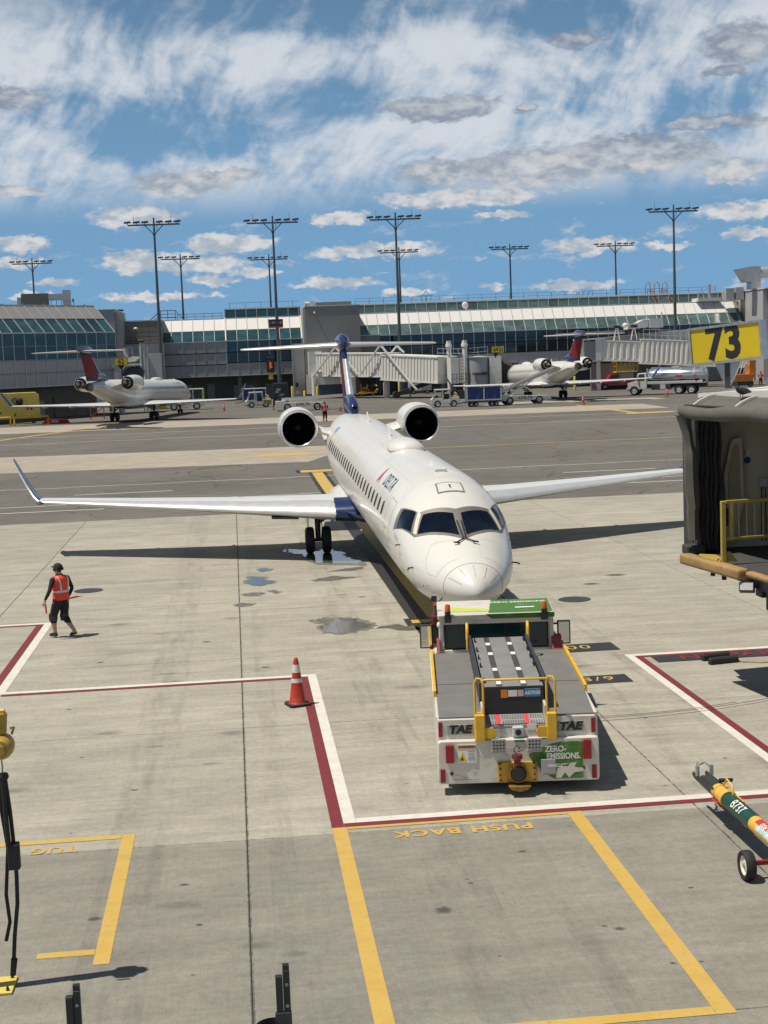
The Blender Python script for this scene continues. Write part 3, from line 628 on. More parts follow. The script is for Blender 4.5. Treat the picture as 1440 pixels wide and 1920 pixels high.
# stair bridge over the parapet
for y in (4, 4.8):
    rl.tube([(-1.6, y, ZW + .1), (.1, y, ZW + 1.5), (2.2, y, ZW + 1.5), (3.4, y, ZW + .1)], .05, 6); rl.bar((-.9, y, ZW + .2), (.2, y, ZW + 1.0), .05); rl.bar((.2, y, ZW + 1.0), (2.2, y, ZW + 1.0), .05)
    for x in (0.1, 1.1, 2.2): rl.bar((x, y, ZW), (x, y, ZW + 1.5), .05)
rl.box(0, 2.3, 4, 4.8, ZW + .45, ZW + .55); rl.obj('roof_railing', M_dark, t2)

# stair tower
t3 = thing('stair_tower', 'tall plain grey stucco block rising between the two glazed terminal wings', 'building', (10.25, 203, 0))
b = MB(); b.box(.3, 7.85, 0, 9, 4.3, 13.6); b.obj('wall', M_tower, t3)
b = MB(); b.box(-.02, .29, .15, 9, 4.3, 13.5); b.box(-1.75, -.1, .1, 1.6, .9, 8.6); b.obj('pier', M_towerl, t3)  # thin slab colours the tower's left side lighter, as if sunlit; pier stands apart
b = MB(); b.box(.2, 7.95, -.08, 9.1, 13.61, 13.74); b.obj('coping', M_lgrey, t3)
b = MB(); b.box(6.9, 10.7, 1.0, 5.2, 4.6, 9.35); b.obj('annex', M_tower, t3)
b = MB(); b.box(6.85, 10.75, .9, 5.2, 9.36, 9.46); b.obj('annex_roof', M_lgrey, t3)
b = MB(); b.box(2.0, 7.0, 3, 6, 13.75, 14.3); b.obj('roof_unit', M_hvac, t3)
b = MB(); b.box(1.0, 1.7, 1, 2, 13.75, 14.4); b.lathe([(.35, 0), (.35, .4), (.1, .6)], (.6, 1.2, 13.75), 'Z', 10); b.obj('roof_tank', M_white2, t3)
b = MB(); b.box(1.0, 1.08, 1.5, 2.2, 13.9, 14.2); b.obj('roof_tank_band', M_red, t3)
b = MB(); b.lathe([(.09, 0), (.14, -.12), (.10, -.3)], (1.55, -.12, 12.9), 'Z', 10, cap0=True, cap1=True); b.box(1.5, 1.6, -.2, 0, 12.9, 12.98); b.obj('camera_dome', M_white2, t3)
b = MB(); b.box(-1.5, -1.1, .04, .09, 2.6, 3.2); b.obj('notice_plate', M_blackp, t3)
b = MB(); b.box(-1.55, -.6, .04, .09, 1.6, 2.0); b.obj('notice_plate', mat('notice_red_white', (.55, .35, .32), .5), t3)

# taupe wall and grey block
t4 = thing('taupe_wall_block', 'taupe panelled wall block with a dark roof railing beside the grey block', 'building', (-15.0, 205, 0))
b = MB(); b.box(0, 5.6, 0, 12, ZP, 12.45); b.obj('wall', M_brown, t4)
for x0 in (0.03, 1.9, 3.77):
    for z0 in (9.5, 11.0):
        b = MB(); b.box(x0, x0 + 1.8, -.05, -.005, z0, z0 + 1.42); b.obj('panel', M_brown, t4)
b = MB(); b.box(-.1, 5.7, -.1, 12, 12.46, 12.62); b.obj('coping', M_lgrey, t4)
b = MB(); b.box(.2, 5.8, -2.4, -.1, ZP, 9.3); b.obj('lower_wall', M_pgrey, t4)
b = MB()
for k in range(5): b.bar((.2 + k * 1.3, -2.3, 9.3), (.2 + k * 1.3, -2.3, 10.3), .05)
b.bar((.1, -2.3, 10.3), (5.8, -2.3, 10.3), .06); b.bar((.1, -2.3, 9.8), (5.8, -2.3, 9.8), .05); b.obj('roof_railing', M_dark, t4)
b = MB(); b.cyl((2.1, -1.5, 9.3), (2.1, -1.5, 11.3), .05, n=6); b.obj('lamp_post', M_dark, t4)
b = MB(); b.ell((2.1, -1.5, 11.45), (.28, .28, .2)); b.obj('lamp_globe', M_white2, t4)
b = MB(); b.box(.4, 5.6, 1.0, 1.08, .92, 4.4); b.obj('door', M_conw, t4)
t5 = thing('grey_block', 'plain grey rooftop block standing behind the sloped roof of the glazed lounge', 'building', (-19.4, 200, 0))
b = MB(); b.box(0, 4.0, 0, 8, .9, 14.0); b.obj('wall', M_pgrey, t5); b = MB(); b.box(4.02, 4.9, .3, 8, .9, 13.7); b.obj('side_wall', M_towerl, t5)
b = MB(); b.box(-.1, 4.1, -.1, 8.1, 14.01, 14.1); b.obj('coping', M_lgrey, t5)

# glazed lounge at an angle
ang = math.atan2(170 - 157, -13.2 + 24.1)
L0 = Vector((-24.1, 157, 0)); dirv = Vector((math.cos(ang), math.sin(ang), 0))
t6 = thing('glazed_lounge', 'angled terminal lounge with dark sloped roof panels over deep teal curtain glass', 'building', (L0.x - dirv.x * 9.0, L0.y - dirv.y * 9.0, 0), ang)
n6 = 17; m6 = (math.hypot(10.9, 13) + 9.0) / n6
body(t6, [(0, 4.54), (0, 10.3), (3.1, 13.4), (16, 13.4), (16, .9), (3.5, .9), (3.5, 4.54)], 0, n6 * m6, M_conw)
M_roofp = mat('grey_roof_panel', (.27, .262, .26), .5, var=.05, scale=.5, coords='World')
facade(t6, n6, [('panel', M_pgrey, 0, 4.54, 0, 5.98), ('panel', M_pgrey, 0, 5.98, 0, 7.42), ('pane', M_gmid, 0, 7.42, 0, 8.9), ('pane', M_gmid, 0, 8.9, 0, 10.3), ('pane', M_gteal2, 0, 10.3, 1.55, 11.85), ('panel', M_roofp, 1.55, 11.85, 3.1, 13.4)], M_mull, 0, m6)
# mitred end of the lounge
b = MB(); e = n6 * m6; b.add([(e, 0, 4.54), (e + .9, 3, 4.54), (e + .9, 3, 10.3), (e, 0, 10.3)], [(0, 1, 2, 3)]); b.add([(e, 0, 10.3), (e + .9, 3, 10.3), (e, 3.1, 13.4)], [(0, 1, 2)]); b.obj('end_glazing', M_gmid, t6)
b = MB()
for z in (7.42, 8.9, 10.3): b.bar((e, -.05, z), (e + .95, 3, z), .09)
b.bar((e, -.05, 10.3), (e, 3.1, 13.45), .12); b.bar((0, 3.1, 13.45), (e, 3.1, 13.45), .14); b.bar((e + .45, 1.5, 7.4), (e + .45, 1.5, 10.3), .08); b.obj('end_mullion', M_mull, t6)
for k in range(0, n6, 2):
    b = MB(); b.ell((k * m6 + .1, 3.2, 13.55), (.12, .12, .1), 8, 5); b.obj('lightning_terminal', M_dark, t6)
for k in range(5):
    b = MB(); b.box(6 + k * 3.3, 6 + k * 3.3 + 1.2 + .6 * (k % 2), 3.38, 3.45, .92, 3.2 - .3 * (k % 2)); b.obj('door', random.choice((M_grey, M_conw, M_pgrey)), t6)
b = MB(); b.box(0, e, 3.3, 3.37, 3.7, 4.2); b.obj('cable_tray', M_conw, t6)
t7 = thing('rooftop_unit', 'taupe and white rooftop plant box on the lounge roof by the leftmost lamp mast', 'rooftop unit', (-23.7, 171.5, 13.45), .12); t7.scale = (.78, .78, .78)
b = MB(); b.box(0, 4.0, 0, 2.5, .1, 2.1); b.obj('housing', M_hvac, t7)
for q_ in ((-.6, -.02, .2, 2, 0, 1.6), (4.02, 5.99, .3, 2, 1.1, 2.0), (6.0, 7.2, -.1, 2, .9, 2.5), (6.02, 7.2, 0, 2, 0, .88)): b = MB(); b.box(*q_); b.obj('duct', M_duct, t7)
b = MB()
for x in (4.3, 5.1, 5.8): b.bar((x, 1, 0), (x, 1, 1.1), .07)
b.bar((7.6, 1, 0), (7.6, 1, .9), .07); b.ell((7.5, .9, 1.0), (.12, .3, .3)); b.obj('bracket', M_dark, t7)

# end block at the right with ducts on the roof
t8 = thing('end_block', 'pale grey block with a rooftop duct elbow standing behind the yellow 73 sign', 'building', (75.5, 200, 0))
b = MB(); b.box(.8, 20, 0, 16, .9, 13.85); b.obj('wall', M_towerl, t8)
b = MB(); b.box(0, .78, .9, 16, .9, 13.8); b.obj('side_wall', M_pgrey2, t8)  # side slab coloured lighter than the front to show its sunlit face
b = MB(); b.box(-.1, 20, -.1, 16.1, 13.86, 13.98); b.obj('coping', M_white2, t8)
b = MB(); b.box(-.9, .5, 3, 5, 14.0, 17.2); b.prism([(-2.9, 16.9), (-.9, 17.2), (-.9, 15.0), (-1.7, 15.0)], 3, 5, 0, 'Y'); b.tube([(.5, 4, 16.3), (2.2, 4, 16.3), (3.0, 4, 15.6), (3.1, 4, 14)], .85, 12); b.obj('duct_elbow', M_duct, t8)
b = MB(); b.cyl((2.4, 3, 15.2), (6, 3, 15.2), .95, n=16); b.obj('duct_drum', mat('bright_sheet_metal', (.7, .7, .68), .35, metal=.5), t8)
b = MB(); b.box(5.5, 12, 2, 6, 14, 17.5); b.obj('roof_plant', M_lgrey, t8)
b = MB(); b.cyl((3.6, 1, 14), (3.6, 1, 18), .06, n=6); b.bar((2, 1, 17.6), (6, 1, 17.9), .12); b.bar((1.6, 1, 17.9), (2.4, 1, 17.9), .25); b.bar((4.6, 1, 18), (5.2, 1, 18.1), .25); b.obj('antenna_frame', M_dark, t8)
b = MB(); b.box(-6.5, -3.0, 10, 13, 12.7, 13.2); b.obj('roof_platform', M_white2, t8)
b = MB(); b.box(-2.9, -1.7, 8, 10, 12.7, 14.4); b.box(-1.4, -.2, 8, 10, 12.7, 14.5); b.obj('roof_cabinet', M_duct, t8)
b = MB(); b.cyl((-4.4, 11, 13.2), (-4.4, 11, 15.2), .2, n=8); b.tube([(-6.2, 11, 13.2), (-6.1, 11, 14), (-5.4, 11, 14), (-5.3, 11, 13.2)], .12, 6); b.obj('vent_pipe', M_steel, t8)

# ------------------------------------------------------------------ lamp masts
M_mast = mat('mast_green_grey', (.09, .115, .12), .5, metal=.4, var=.12)
M_lum = mat('luminaire_dark', (.05, .055, .06), .5, var=.1)
def mast():
    r = empty('lamp_mast')
    b = MB(); b.lathe([(.30, 0), (.28, 3), (.21, 12), (.13, 24.0), (.10, 25.3)], (0, 0, 0), 'Z', 12, cap1=True); b.obj('pole', M_mast, r, 40)
    b = MB(); b.lathe([(.45, 0), (.45, .08), (.30, .1)], (0, 0, 0), 'Z', 12); b.obj('base_plate', M_mast, r)
    b = MB(); b.bar((-3.5, 0, 24.35), (3.5, 0, 24.35), .17, .2); b.obj('crossarm', M_mast, r)
    b = MB(); b.bar((-1.25, 0, 24.3), (0, 0, 23.05), .12); b.bar((1.25, 0, 24.3), (0, 0, 23.05), .12); b.ell((0, 0, 23.1), (.22, .22, .3), 10, 6); b.obj('brace', M_mast, r)
    b = MB(); b.tube([(.1, .1, 23.8), (.35, .12, 23.6), (.45, .1, 24.0), (.3, .05, 24.3)], .03, 5); b.obj('cable_loop', M_black, r)
    lm = MB(); lm.prism([(-.48, .10), (-.40, .30), (.40, .38), (.50, .26), (.42, .14)], -.3, .3, 0, 'Y'); lm.box(-.05, .05, -.05, .05, -.1, .15); lme = lm.mesh('floodlight', [M_lum])
    for x in (-3.55, -2.35, -1.2, .75, 1.95, 3.15): place('floodlight', lme, None, r, (x, 0, 24.5))
    for x in (-2.7, 2.3):
        q = MB(); q.cyl((x, 0, 24.4), (x, 0, 25.7), .025, n=5); q.obj('lightning_rod', M_mast, r)
    return r
mast0 = mast()
MASTS = [(58, -34.7, 268, 'lamp mast at the far edge beyond the taupe rooftop plant box'), (288, -9.55, 201, 'tall lamp mast standing in front of the taupe wall block'), (338, -8.3, 268, 'lamp mast behind the low roof of the shorter terminal wing'),
         (512, 6.55, 203, 'lamp mast in front of the shorter terminal wing carrying the dark message board'), (508, 7.9, 276, 'lamp mast seen just left of the one with the message board'),
         (742, 23.6, 203, 'lamp mast in front of the concourse just right of the stair tower'), (747, 31.6, 268, 'lamp mast directly behind the front mast right of the stair tower'),
         (954, 52.3, 268, 'lamp mast behind the concourse roof, above the parked jet at gate 64'), (1151, 72.3, 268, 'lamp mast behind the concourse, second from the rooftop ladder'), (1263, 63.3, 203, 'tall lamp mast in front of the concourse beside the rooftop ladder')]
for k, (px, x, y, lab) in enumerate(MASTS):
    o = mast0 if k == 0 else copy_tree(mast0)
    o.location = (x, y, .9); o.rotation_euler = (0, 0, random.uniform(-.06, .06)); tag(o, lab, 'lamp mast', 'apron lamp masts')
b = thing('street_lamp', 'thin single-arm street lamp far behind the taupe wall', 'street lamp', (-24.4, 330, .9))
q = MB(); q.cyl((0, 0, 0), (0, 0, 17.6), .16, .1, 8); q.obj('pole', M_mast, b); q = MB(); q.box(-.6, 1.0, -.3, .3, 17.6, 18.0); q.obj('lamp_head', M_lum, b)
# dark message board and gate signal on the mast
s = thing('message_board', 'small black message board fixed high on the lamp mast', 'sign', (6.35, 202.4, 8.8))
q = MB(); q.box(-1.0, 1.0, -.2, .15, 2.05, 3.25); q.obj('board', M_blackp, s, None, .03)
q = MB(); q.box(-.95, .95, -.24, -.205, 2.08, 2.3); q.obj('red_strip', M_sred, s)
lettering('130 : 18', .5, M_lgrey, s, (0, -.22, 2.75), (R(90), 0, 0))
s = thing('docking_signal', 'black docking signal box with an orange arrow below the tailplane tip', 'sign', (5.45, 206, 4.2))
q = MB(); q.box(-.55, .55, -.2, .2, .55, 2.7); q.obj('housing', M_blackp, s, None, .04)
q = MB(); q.prism([(-.15, 1.0), (-.15, 2.1), (.25, 1.8), (.1, 1.55), (.3, 1.25)], -.25, -.205, 0, 'Y'); q.obj('arrow', mat('signal_orange', (.75, .12, .03), .5, emit=((1, .12, .02), .25)), s)
q = MB(); q.box(-.3, .3, -.15, .15, -.45, .45); q.obj('number_plate', M_yel2, s); q = MB(); q.bar((0, .1, .4), (0, .1, 3.0), .1); q.obj('bracket', M_dark, s)

# ------------------------------------------------------------------ regional jets
# fuselage stations (distance aft of nose, top z, bottom z, half width), level attitude
FUS = [(0.0, 2.16, 2.12, .02), (.03, 2.25, 2.05, .11), (.10, 2.34, 1.98, .20), (.22, 2.45, 1.90, .345), (.42, 2.57, 1.82, .49), (.7, 2.71, 1.735, .65), (1.05, 2.85, 1.655, .805), (1.5, 3.01, 1.585, .955), (1.95, 3.16, 1.535, 1.075), (2.35, 3.33, 1.505, 1.15), (2.7, 3.56, 1.49, 1.20), (3.05, 3.76, 1.475, 1.24), (3.5, 3.93, 1.465, 1.28),
       (4.1, 4.06, 1.458, 1.32), (5.0, 4.13, 1.455, 1.34), (6.0, 4.145, 1.455, 1.345), (10, 4.145, 1.455, 1.345), (16, 4.145, 1.455, 1.345), (22, 4.145, 1.455, 1.345), (24, 4.145, 1.50, 1.34), (25.5, 4.14, 1.64, 1.31), (27, 4.125, 1.86, 1.235), (28.5, 4.09, 2.12, 1.11), (30, 4.03, 2.40, .94), (31.3, 3.95, 2.68, .75), (32.4, 3.85, 2.92, .55), (33.2, 3.75, 3.09, .40)]
def fus_at(s):
    for a, b in zip(FUS, FUS[1:]):
        if s <= b[0]:
            t = (s - a[0]) / (b[0] - a[0]); return tuple(a[i] + (b[i] - a[i]) * t for i in range(1, 4))
    return FUS[-1][1:]
def fus_pt(s, a, off=0.0):
    """point on the skin: a = angle from +x (right in the picture) towards up"""
    t, b, w = fus_at(s); zc = (t + b) / 2; h = (t - b) / 2
    return (math.cos(a) * (w + off), s - 20.0, zc + math.sin(a) * (h + off))
def skin_mat():
    m = mat('aircraft_white', (.655, .64, .605), .30, var=.035, scale=1.2, coat=.3, dirt=((.40, .37, .31), .25, 1.3)); return m
M_skin2 = skin_mat()
M_wing = mat('wing_grey_paint', (.58, .60, .61), .33, var=.06, scale=1.5, dirt=((.35, .35, .34), .3, 2))
M_frame = mat('windscreen_frame', (.20, .188, .172), .5, metal=.3, var=.1)
M_wscr = mat('windscreen_glass', (.002, .006, .014), .05, var=.5, scale=1.6, spec=.30)
M_cabwin = mat('cabin_window', (.02, .021, .024), .45, var=.3, spec=.25)
M_line = mat('panel_line', (.33, .32, .30), .6, var=.1)
M_linel = mat('fine_panel_line', (.55, .54, .51), .6, var=.1)
M_seam = mat('skin_seam', (.47, .455, .42), .5, var=.1)
M_hot = mat('exhaust_metal', (.20, .185, .165), .38, metal=.8, var=.25, scale=3)
M_inl = mat('intake_black', (.003, .003, .003), .8, var=.2, spec=.05)
M_lip = mat('nacelle_lip', (.72, .71, .68), .22, metal=.75, var=.05)
def fin_mat():
    m = bpy.data.materials.new('fin_livery'); m.use_nodes = True; t = m.node_tree; n = t.nodes; b = n['Principled BSDF']; l = t.links.new
    tc = n.new('ShaderNodeTexCoord'); se = n.new('ShaderNodeSeparateXYZ'); l(tc.outputs['Object'], se.inputs[0])
    def ma(op, a, b_=None):
        q = n.new('ShaderNodeMath'); q.operation = op
        for i, v in enumerate((a, b_)):
            if v is None: continue
            if isinstance(v, (int, float)): q.inputs[i].default_value = v
            else: l(v, q.inputs[i])
        return q.outputs[0]
    y, z = se.outputs[1], se.outputs[2]
    k = ma('SUBTRACT', y, ma('MULTIPLY', z, 1.25))                # along the sweep of the fin
    red1 = ma('MULTIPLY', ma('GREATER_THAN', k, 4.9), ma('LESS_THAN', z, 6.25))
    band = ma('MULTIPLY', ma('GREATER_THAN', ma('SUBTRACT', y, ma('MULTIPLY', z, .45)), 8.6), ma('LESS_THAN', ma('SUBTRACT', y, ma('MULTIPLY', z, .45)), 9.35))
    red = ma('MULTIPLY', red1, ma('SUBTRACT', 1.0, band)); red = ma('MULTIPLY', red, ma('GREATER_THAN', z, 4.35))
    mx = n.new('ShaderNodeMix'); mx.data_type = 'RGBA'; l(red, mx.inputs[0]); mx.inputs[6].default_value = (.014, .028, .10, 1); mx.inputs[7].default_value = (.19, .006, .012, 1)
    l(mx.outputs[2], b.inputs['Base Color']); b.inputs['Roughness'].default_value = .5; sock(b, 'Coat Weight').default_value = .0; sock(b, 'Specular IOR Level').default_value = .15
    return m
M_fin = fin_mat()

def airfoil(le, chord, th, n=11, x0=0.0, x1=1.0):
    """section points in the (y aft, z) plane at a spanwise place; le = (y, z)"""
    up, lo = [], []
    for k in range(n):
        t = x0 + (x1 - x0) * (1 - math.cos(math.pi * k / (n - 1))) / 2
        h = 5 * th * (.2969 * math.sqrt(t) - .126 * t - .3516 * t * t + .2843 * t ** 3 - .1036 * t ** 4)
        up.append((le[0] + t * chord, le[1] + h * chord)); lo.append((le[0] + t * chord, le[1] - h * chord * .8))
    return up[::-1] + lo[1:]
def surf(stations, name, m, parent, x0=0.0, x1=1.0, grow=1.0, vert=False, smooth=35, n=11):
    """stations: (span coordinate, le y, le z or le x, chord, thickness)"""
    rings = []
    for (sp, ly, lz, ch, th) in stations:
        a = airfoil((0, 0), ch, th * grow, n, x0, x1)
        if vert: rings.append([(q, ly + p, sp) for p, q in a])
        else: rings.append([(sp, ly + p, lz + q) for p, q in a])
    b = MB(); b.loft(rings); return b.obj(name, m, parent, smooth)
def skin_patch(quad, name, m, parent, off, nu=8, nv=8):
    """quad: four (s, degrees from the crown, + to the right of the picture) corners, mapped onto the skin"""
    b = MB(); v = []
    for j in range(nv + 1):
        for i in range(nu + 1):
            u, w = i / nu, j / nv
            s = (1 - w) * ((1 - u) * quad[0][0] + u * quad[1][0]) + w * ((1 - u) * quad[3][0] + u * quad[2][0])
            a = (1 - w) * ((1 - u) * quad[0][1] + u * quad[1][1]) + w * ((1 - u) * quad[3][1] + u * quad[2][1])
            v.append(fus_pt(s, R(90 - a), off))
    b.add(v, [(j * (nu + 1) + i, j * (nu + 1) + i + 1, (j + 1) * (nu + 1) + i + 1, (j + 1) * (nu + 1) + i) for j in range(nv) for i in range(nu)])
    return b.obj(name, m, parent, 60)
def skin_line(pts, w, name, m, parent, off=.004):
    """narrow strip along (s, degrees) points on the skin"""
    b = MB(); P3 = []
    for k in range(len(pts) - 1):
        for t in range(6): u = t / 6; P3.append((pts[k][0] + (pts[k + 1][0] - pts[k][0]) * u, pts[k][1] + (pts[k + 1][1] - pts[k][1]) * u))
    P3.append(pts[-1]); pp = [Vector(fus_pt(s, R(90 - a), off)) for s, a in P3]; v = []
    for k, (s, a) in enumerate(P3):
        d = (pp[min(k + 1, len(pp) - 1)] - pp[max(k - 1, 0)]).normalized(); t, bt, wd = fus_at(s); c = Vector((0, pp[k].y, (t + bt) / 2)); nrm = (pp[k] - c).normalized(); sd = d.cross(nrm).normalized() * w / 2
        v += [pp[k] - sd, pp[k] + sd]
    b.add(v, [(2 * k, 2 * k + 1, 2 * k + 3, 2 * k + 2) for k in range(len(pp) - 1)]); return b.obj(name, m, parent)
def skin_text(txt, size, s0, ang, side, m, parent, bold=0.0, sx=1.0, shear=0.0, spacing=1.0, name='lettering'):
    """text wrapped on the skin; centred at (s0, ang deg from crown); side -1: reads towards the nose"""
    me = text_mesh(txt, size, bold, sx, shear, spacing, cuts=2)
    for v in me.vertices:
        s = s0 - v.co.x if side < 0 else s0 + v.co.x
        a = side * (abs(ang) - math.degrees(v.co.y / 1.345)); p = fus_pt(s, R(90 - a), .007); v.co = p
    return place(name, me, m, parent)

def build_jet():
    r = empty('regional_jet')
    # fuselage
    n = 48; b = MB(); rings = []
    ss = sorted(set([f[0] for f in FUS] + [3.28, 3.8, 4.5, 5.5, 12.5, 14, 18, 20] + [.3, .55, .87, 1.27, 1.7, 2.15, 2.52, 2.87]))
    for s in ss: rings.append([fus_pt(s, 2 * math.pi * i / n) for i in range(n)])
    b.loft(rings); fus = b.obj('fuselage', M_skin2, r, 50)
    b = MB(); b.lathe([(.41, 0), (.36, .25), (.30, .52), (.26, .55), (.22, .5), (.2, .2)], (0, 13.15, 3.42), 'Y', 20); b.obj('apu_exhaust', M_hot, r, 40)
    # belly fairing
    b = MB(); rings = []
    for (s, w, zt, zb) in ((16.2, .3, 1.65, 1.5), (17.0, .85, 1.75, 1.36), (17.8, 1.30, 1.85, 1.26), (18.5, 1.50, 2.1, 1.2), (20, 1.55, 2.2, 1.18), (22.5, 1.5, 2.15, 1.2), (24.2, 1.15, 2.0, 1.32), (25.6, .4, 1.85, 1.55)):
        rings.append([(w * math.cos(2 * math.pi * i / 24), s - 20, (zt + zb) / 2 + (zt - zb) / 2 * math.sin(2 * math.pi * i / 24)) for i in range(24)])
    b.loft(rings); bf = b.obj('belly_fairing', M_skin2, r, 50)
    b = MB(); rings = []
    for (s, w, zt, zb) in ((16.0, .4, 1.6, 1.47), (16.6, 1.0, 1.66, 1.345), (17.4, 1.36, 1.72, 1.245), (18.5, 1.47, 1.70, 1.185), (20, 1.50, 1.70, 1.165), (22.5, 1.45, 1.70, 1.185), (24.2, 1.10, 1.70, 1.305), (25.4, .4, 1.72, 1.5)):
        rings.append([(w * 1.03 * math.cos(math.pi + math.pi * i / 14), s - 20, zt + (zt - zb) * math.sin(math.pi + math.pi * i / 14)) for i in range(15)])
    b.loft(rings); b.obj('belly_paint', M_navy, bf, 50)
    # radome seam and nose panels
    skin_line([(.62, a) for a in range(-110, 111, 10)], .014, 'radome_seam', M_linel, r)
    for a in (-62, -30, 0, 30, 62): skin_line([(.22, a * .95), (.55, a)], .013, 'lightning_strip', M_line, r)
    for sg in (-1, 1): skin_line([(1.55, sg * 14), (.85, sg * 18), (.88, sg * 75), (1.25, sg * 78), (1.75, sg * 40), (1.55, sg * 14)], .008, 'avionics_panel', M_linel, r, .004)
    for s_ in (4.12, 5.35, 7.6, 9.7, 12.4, 15.4, 18.4, 21.4, 23.6, 26.2): skin_line([(s_, a) for a in range(-150, 151, 15)], .009, 'skin_joint', M_seam, r, .003)
    for sg in (-1, 1): skin_line([(4.2 + 2.1 * k, sg * 33) for k in range(10)], .007, 'skin_joint', M_seam, r, .003); skin_line([(4.2 + 2.1 * k, sg * 96) for k in range(10)], .008, 'skin_joint', M_seam, r, .003)
    # windscreen
    for sg in (-1, 1):
        f = skin_patch([(2.64, 0), (2.90, sg * 39), (2.42, sg * 54.5), (1.52, 0)], 'windscreen_frame', M_frame, r, .006)
        skin_patch([(2.90, sg * 39), (3.72, sg * 55), (3.66, sg * 77), (2.42, sg * 54.5)], 'windscreen_frame', M_frame, r, .006)
        skin_patch([(2.52, sg * 4), (2.76, sg * 35), (2.40, sg * 48.5), (1.72, sg * 4.2)], 'windscreen', M_wscr, r, .014)
        skin_patch([(2.97, sg * 41.5), (3.52, sg * 53), (3.42, sg * 72), (2.62, sg * 56)], 'side_window', M_wscr, r, .014)
        skin_patch([(2.80, sg * 36.6), (2.93, sg * 39.2), (2.52, sg * 53.5), (2.40, sg * 50.2)], 'window_post', mat('bare_post', (.62, .58, .50), .5, var=.1), r, .016, 2, 6)
        p0 = Vector(fus_pt(1.52, R(90 - sg * 1.5), .03)); p1 = Vector(fus_pt(1.36, R(90 - sg * 12), .05)); p2 = Vector(fus_pt(2.25, R(90 - sg * 2.2), .035))
        b = MB(); b.tube([p1, p0, p2], .016, 6); b.bar(p1 + Vector((-.06, 0, .01)), p1 + Vector((.06, 0, -.01)), .03); b.obj('wiper', M_blackp, r)
    skin_patch([(2.6, -2.2), (2.6, 2.2), (1.63, 2.6), (1.63, -2.6)], 'window_post', M_frame, r, .017, 2, 6)
    # crown: hatch, dome, aerials
    hh = skin_patch([(3.75, -13), (3.75, 13), (3.22, 14), (3.22, -14)], 'escape_hatch', M_frame, r, .004); skin_patch([(3.70, -11.4), (3.70, 11.4), (3.27, 12.3), (3.27, -12.3)], 'hatch_panel', M_skin2, hh, .008)
    skin_patch([(3.56, -1), (3.55, 1.2), (3.38, .8), (3.38, -.2)], 'hatch_mark', M_blackp, hh, .012, 2, 2)
    b = MB(); rings = []
    for (s, w, h) in ((10.75, .05, .02), (10.85, .36, .16), (11.1, .48, .25), (11.8, .5, .28), (12.5, .43, .25), (13.1, .28, .15), (13.5, .05, .03)):
        rings.append([(w * math.cos(math.pi * i / 14), s - 20, 4.05 + (h + .06) * math.sin(math.pi * i / 14)) for i in range(15)])
    b.loft(rings, 0, True, True, True); b.obj('satcom_dome', M_skin2, r, 50)
    b = MB(); b.tube([(.49, -8.6, 4.08), (.48, -8.95, 4.08), (.40, -9.14, 4.09), (0, -9.23, 4.13), (-.40, -9.14, 4.09), (-.48, -8.95, 4.08), (-.49, -8.6, 4.08)], .025, 6); b.obj('dome_seal', M_grey, r)
    for s, hgt in ((6.1, .1), (15.6, .3), (22.6, .34)):
        b = MB(); b.prism([(s - 20, 4.13), (s - 19.6, 4.13), (s - 19.5, 4.13 + hgt), (s - 19.7, 4.13 + hgt)], -.018, .018, 0, 'X'); b.obj('blade_aerial', M_skin2, r)
    b = MB(); b.box(-.14, .14, -15.2, -14.95, 4.1, 4.19); b.obj('beacon_mount', M_skin2, r, None, .02)
    # probes and small marks by the nose
    for sg in (-1, 1):
        p = Vector(fus_pt(1.9, R(90 - sg * 84), 0)); b = MB(); b.tube([p, p + Vector((sg * .10, 0, -.01)), p + Vector((sg * .12, -.16, -.01))], .018, 6); b.obj('pitot_probe', M_dark, r)
        p = Vector(fus_pt(2.9, R(90 - sg * 80), 0)); b = MB(); b.tube([p, p + Vector((sg * .09, 0, 0)), p + Vector((sg * .10, -.13, 0))], .014, 6); b.obj('pitot_probe', M_dark, r)
        b = MB(); p = Vector(fus_pt(.9, R(90 - sg * 125), 0)); b.tube([p, p + Vector((sg * .07, -.05, -.05))], .014, 6); b.obj('drain_mast', M_dark, r)
    # cabin windows, doors and lettering
    wb = MB(); nn = 12; pts = [(.105 * math.cos(2 * math.pi * k / nn), .17 * math.copysign(abs(math.sin(2 * math.pi * k / nn)) ** .8, math.sin(2 * math.pi * k / nn))) for k in range(nn)]
    wb.add([(0.0, y, z) for y, z in pts] + [(.012, y * .96, z * .96) for y, z in pts], [tuple(range(nn, 2 * nn))] + [(k, (k + 1) % nn, nn + (k + 1) % nn, nn + k) for k in range(nn)]); wme = wb.mesh('cabin_window', [M_cabwin])
    for sg in (-1, 1):
        for k in range(25):
            s = 5.75 + .79 * k
            if sg == 1 and k == 0: continue
            p = fus_pt(s, R(19), .002); place('cabin_window', wme, None, r, (sg * p[0], p[1], p[2]), (0, R(-19), 0) if sg > 0 else (0, R(19 + 180), 0))
        dr = [(4.25, sg * 55), (5.05, sg * 55), (5.05, sg * 104), (4.25, sg * 104), (4.25, sg * 55)]
        skin_line(dr, .02, 'door_outline', M_line, r); skin_line([(23.9, sg * 80), (24.9, sg * 80), (24.9, sg * 112), (23.9, sg * 112), (23.9, sg * 80)], .02, 'door_outline', M_line, r)
        skin_line([(13.6, sg * 62), (14.15, sg * 62), (14.15, sg * 92), (13.6, sg * 92), (13.6, sg * 62)], .014, 'exit_outline', M_linel, r); skin_line([(14.5, sg * 62), (15.05, sg * 62), (15.05, sg * 92), (14.5, sg * 92), (14.5, sg * 62)], .014, 'exit_outline', M_linel, r)
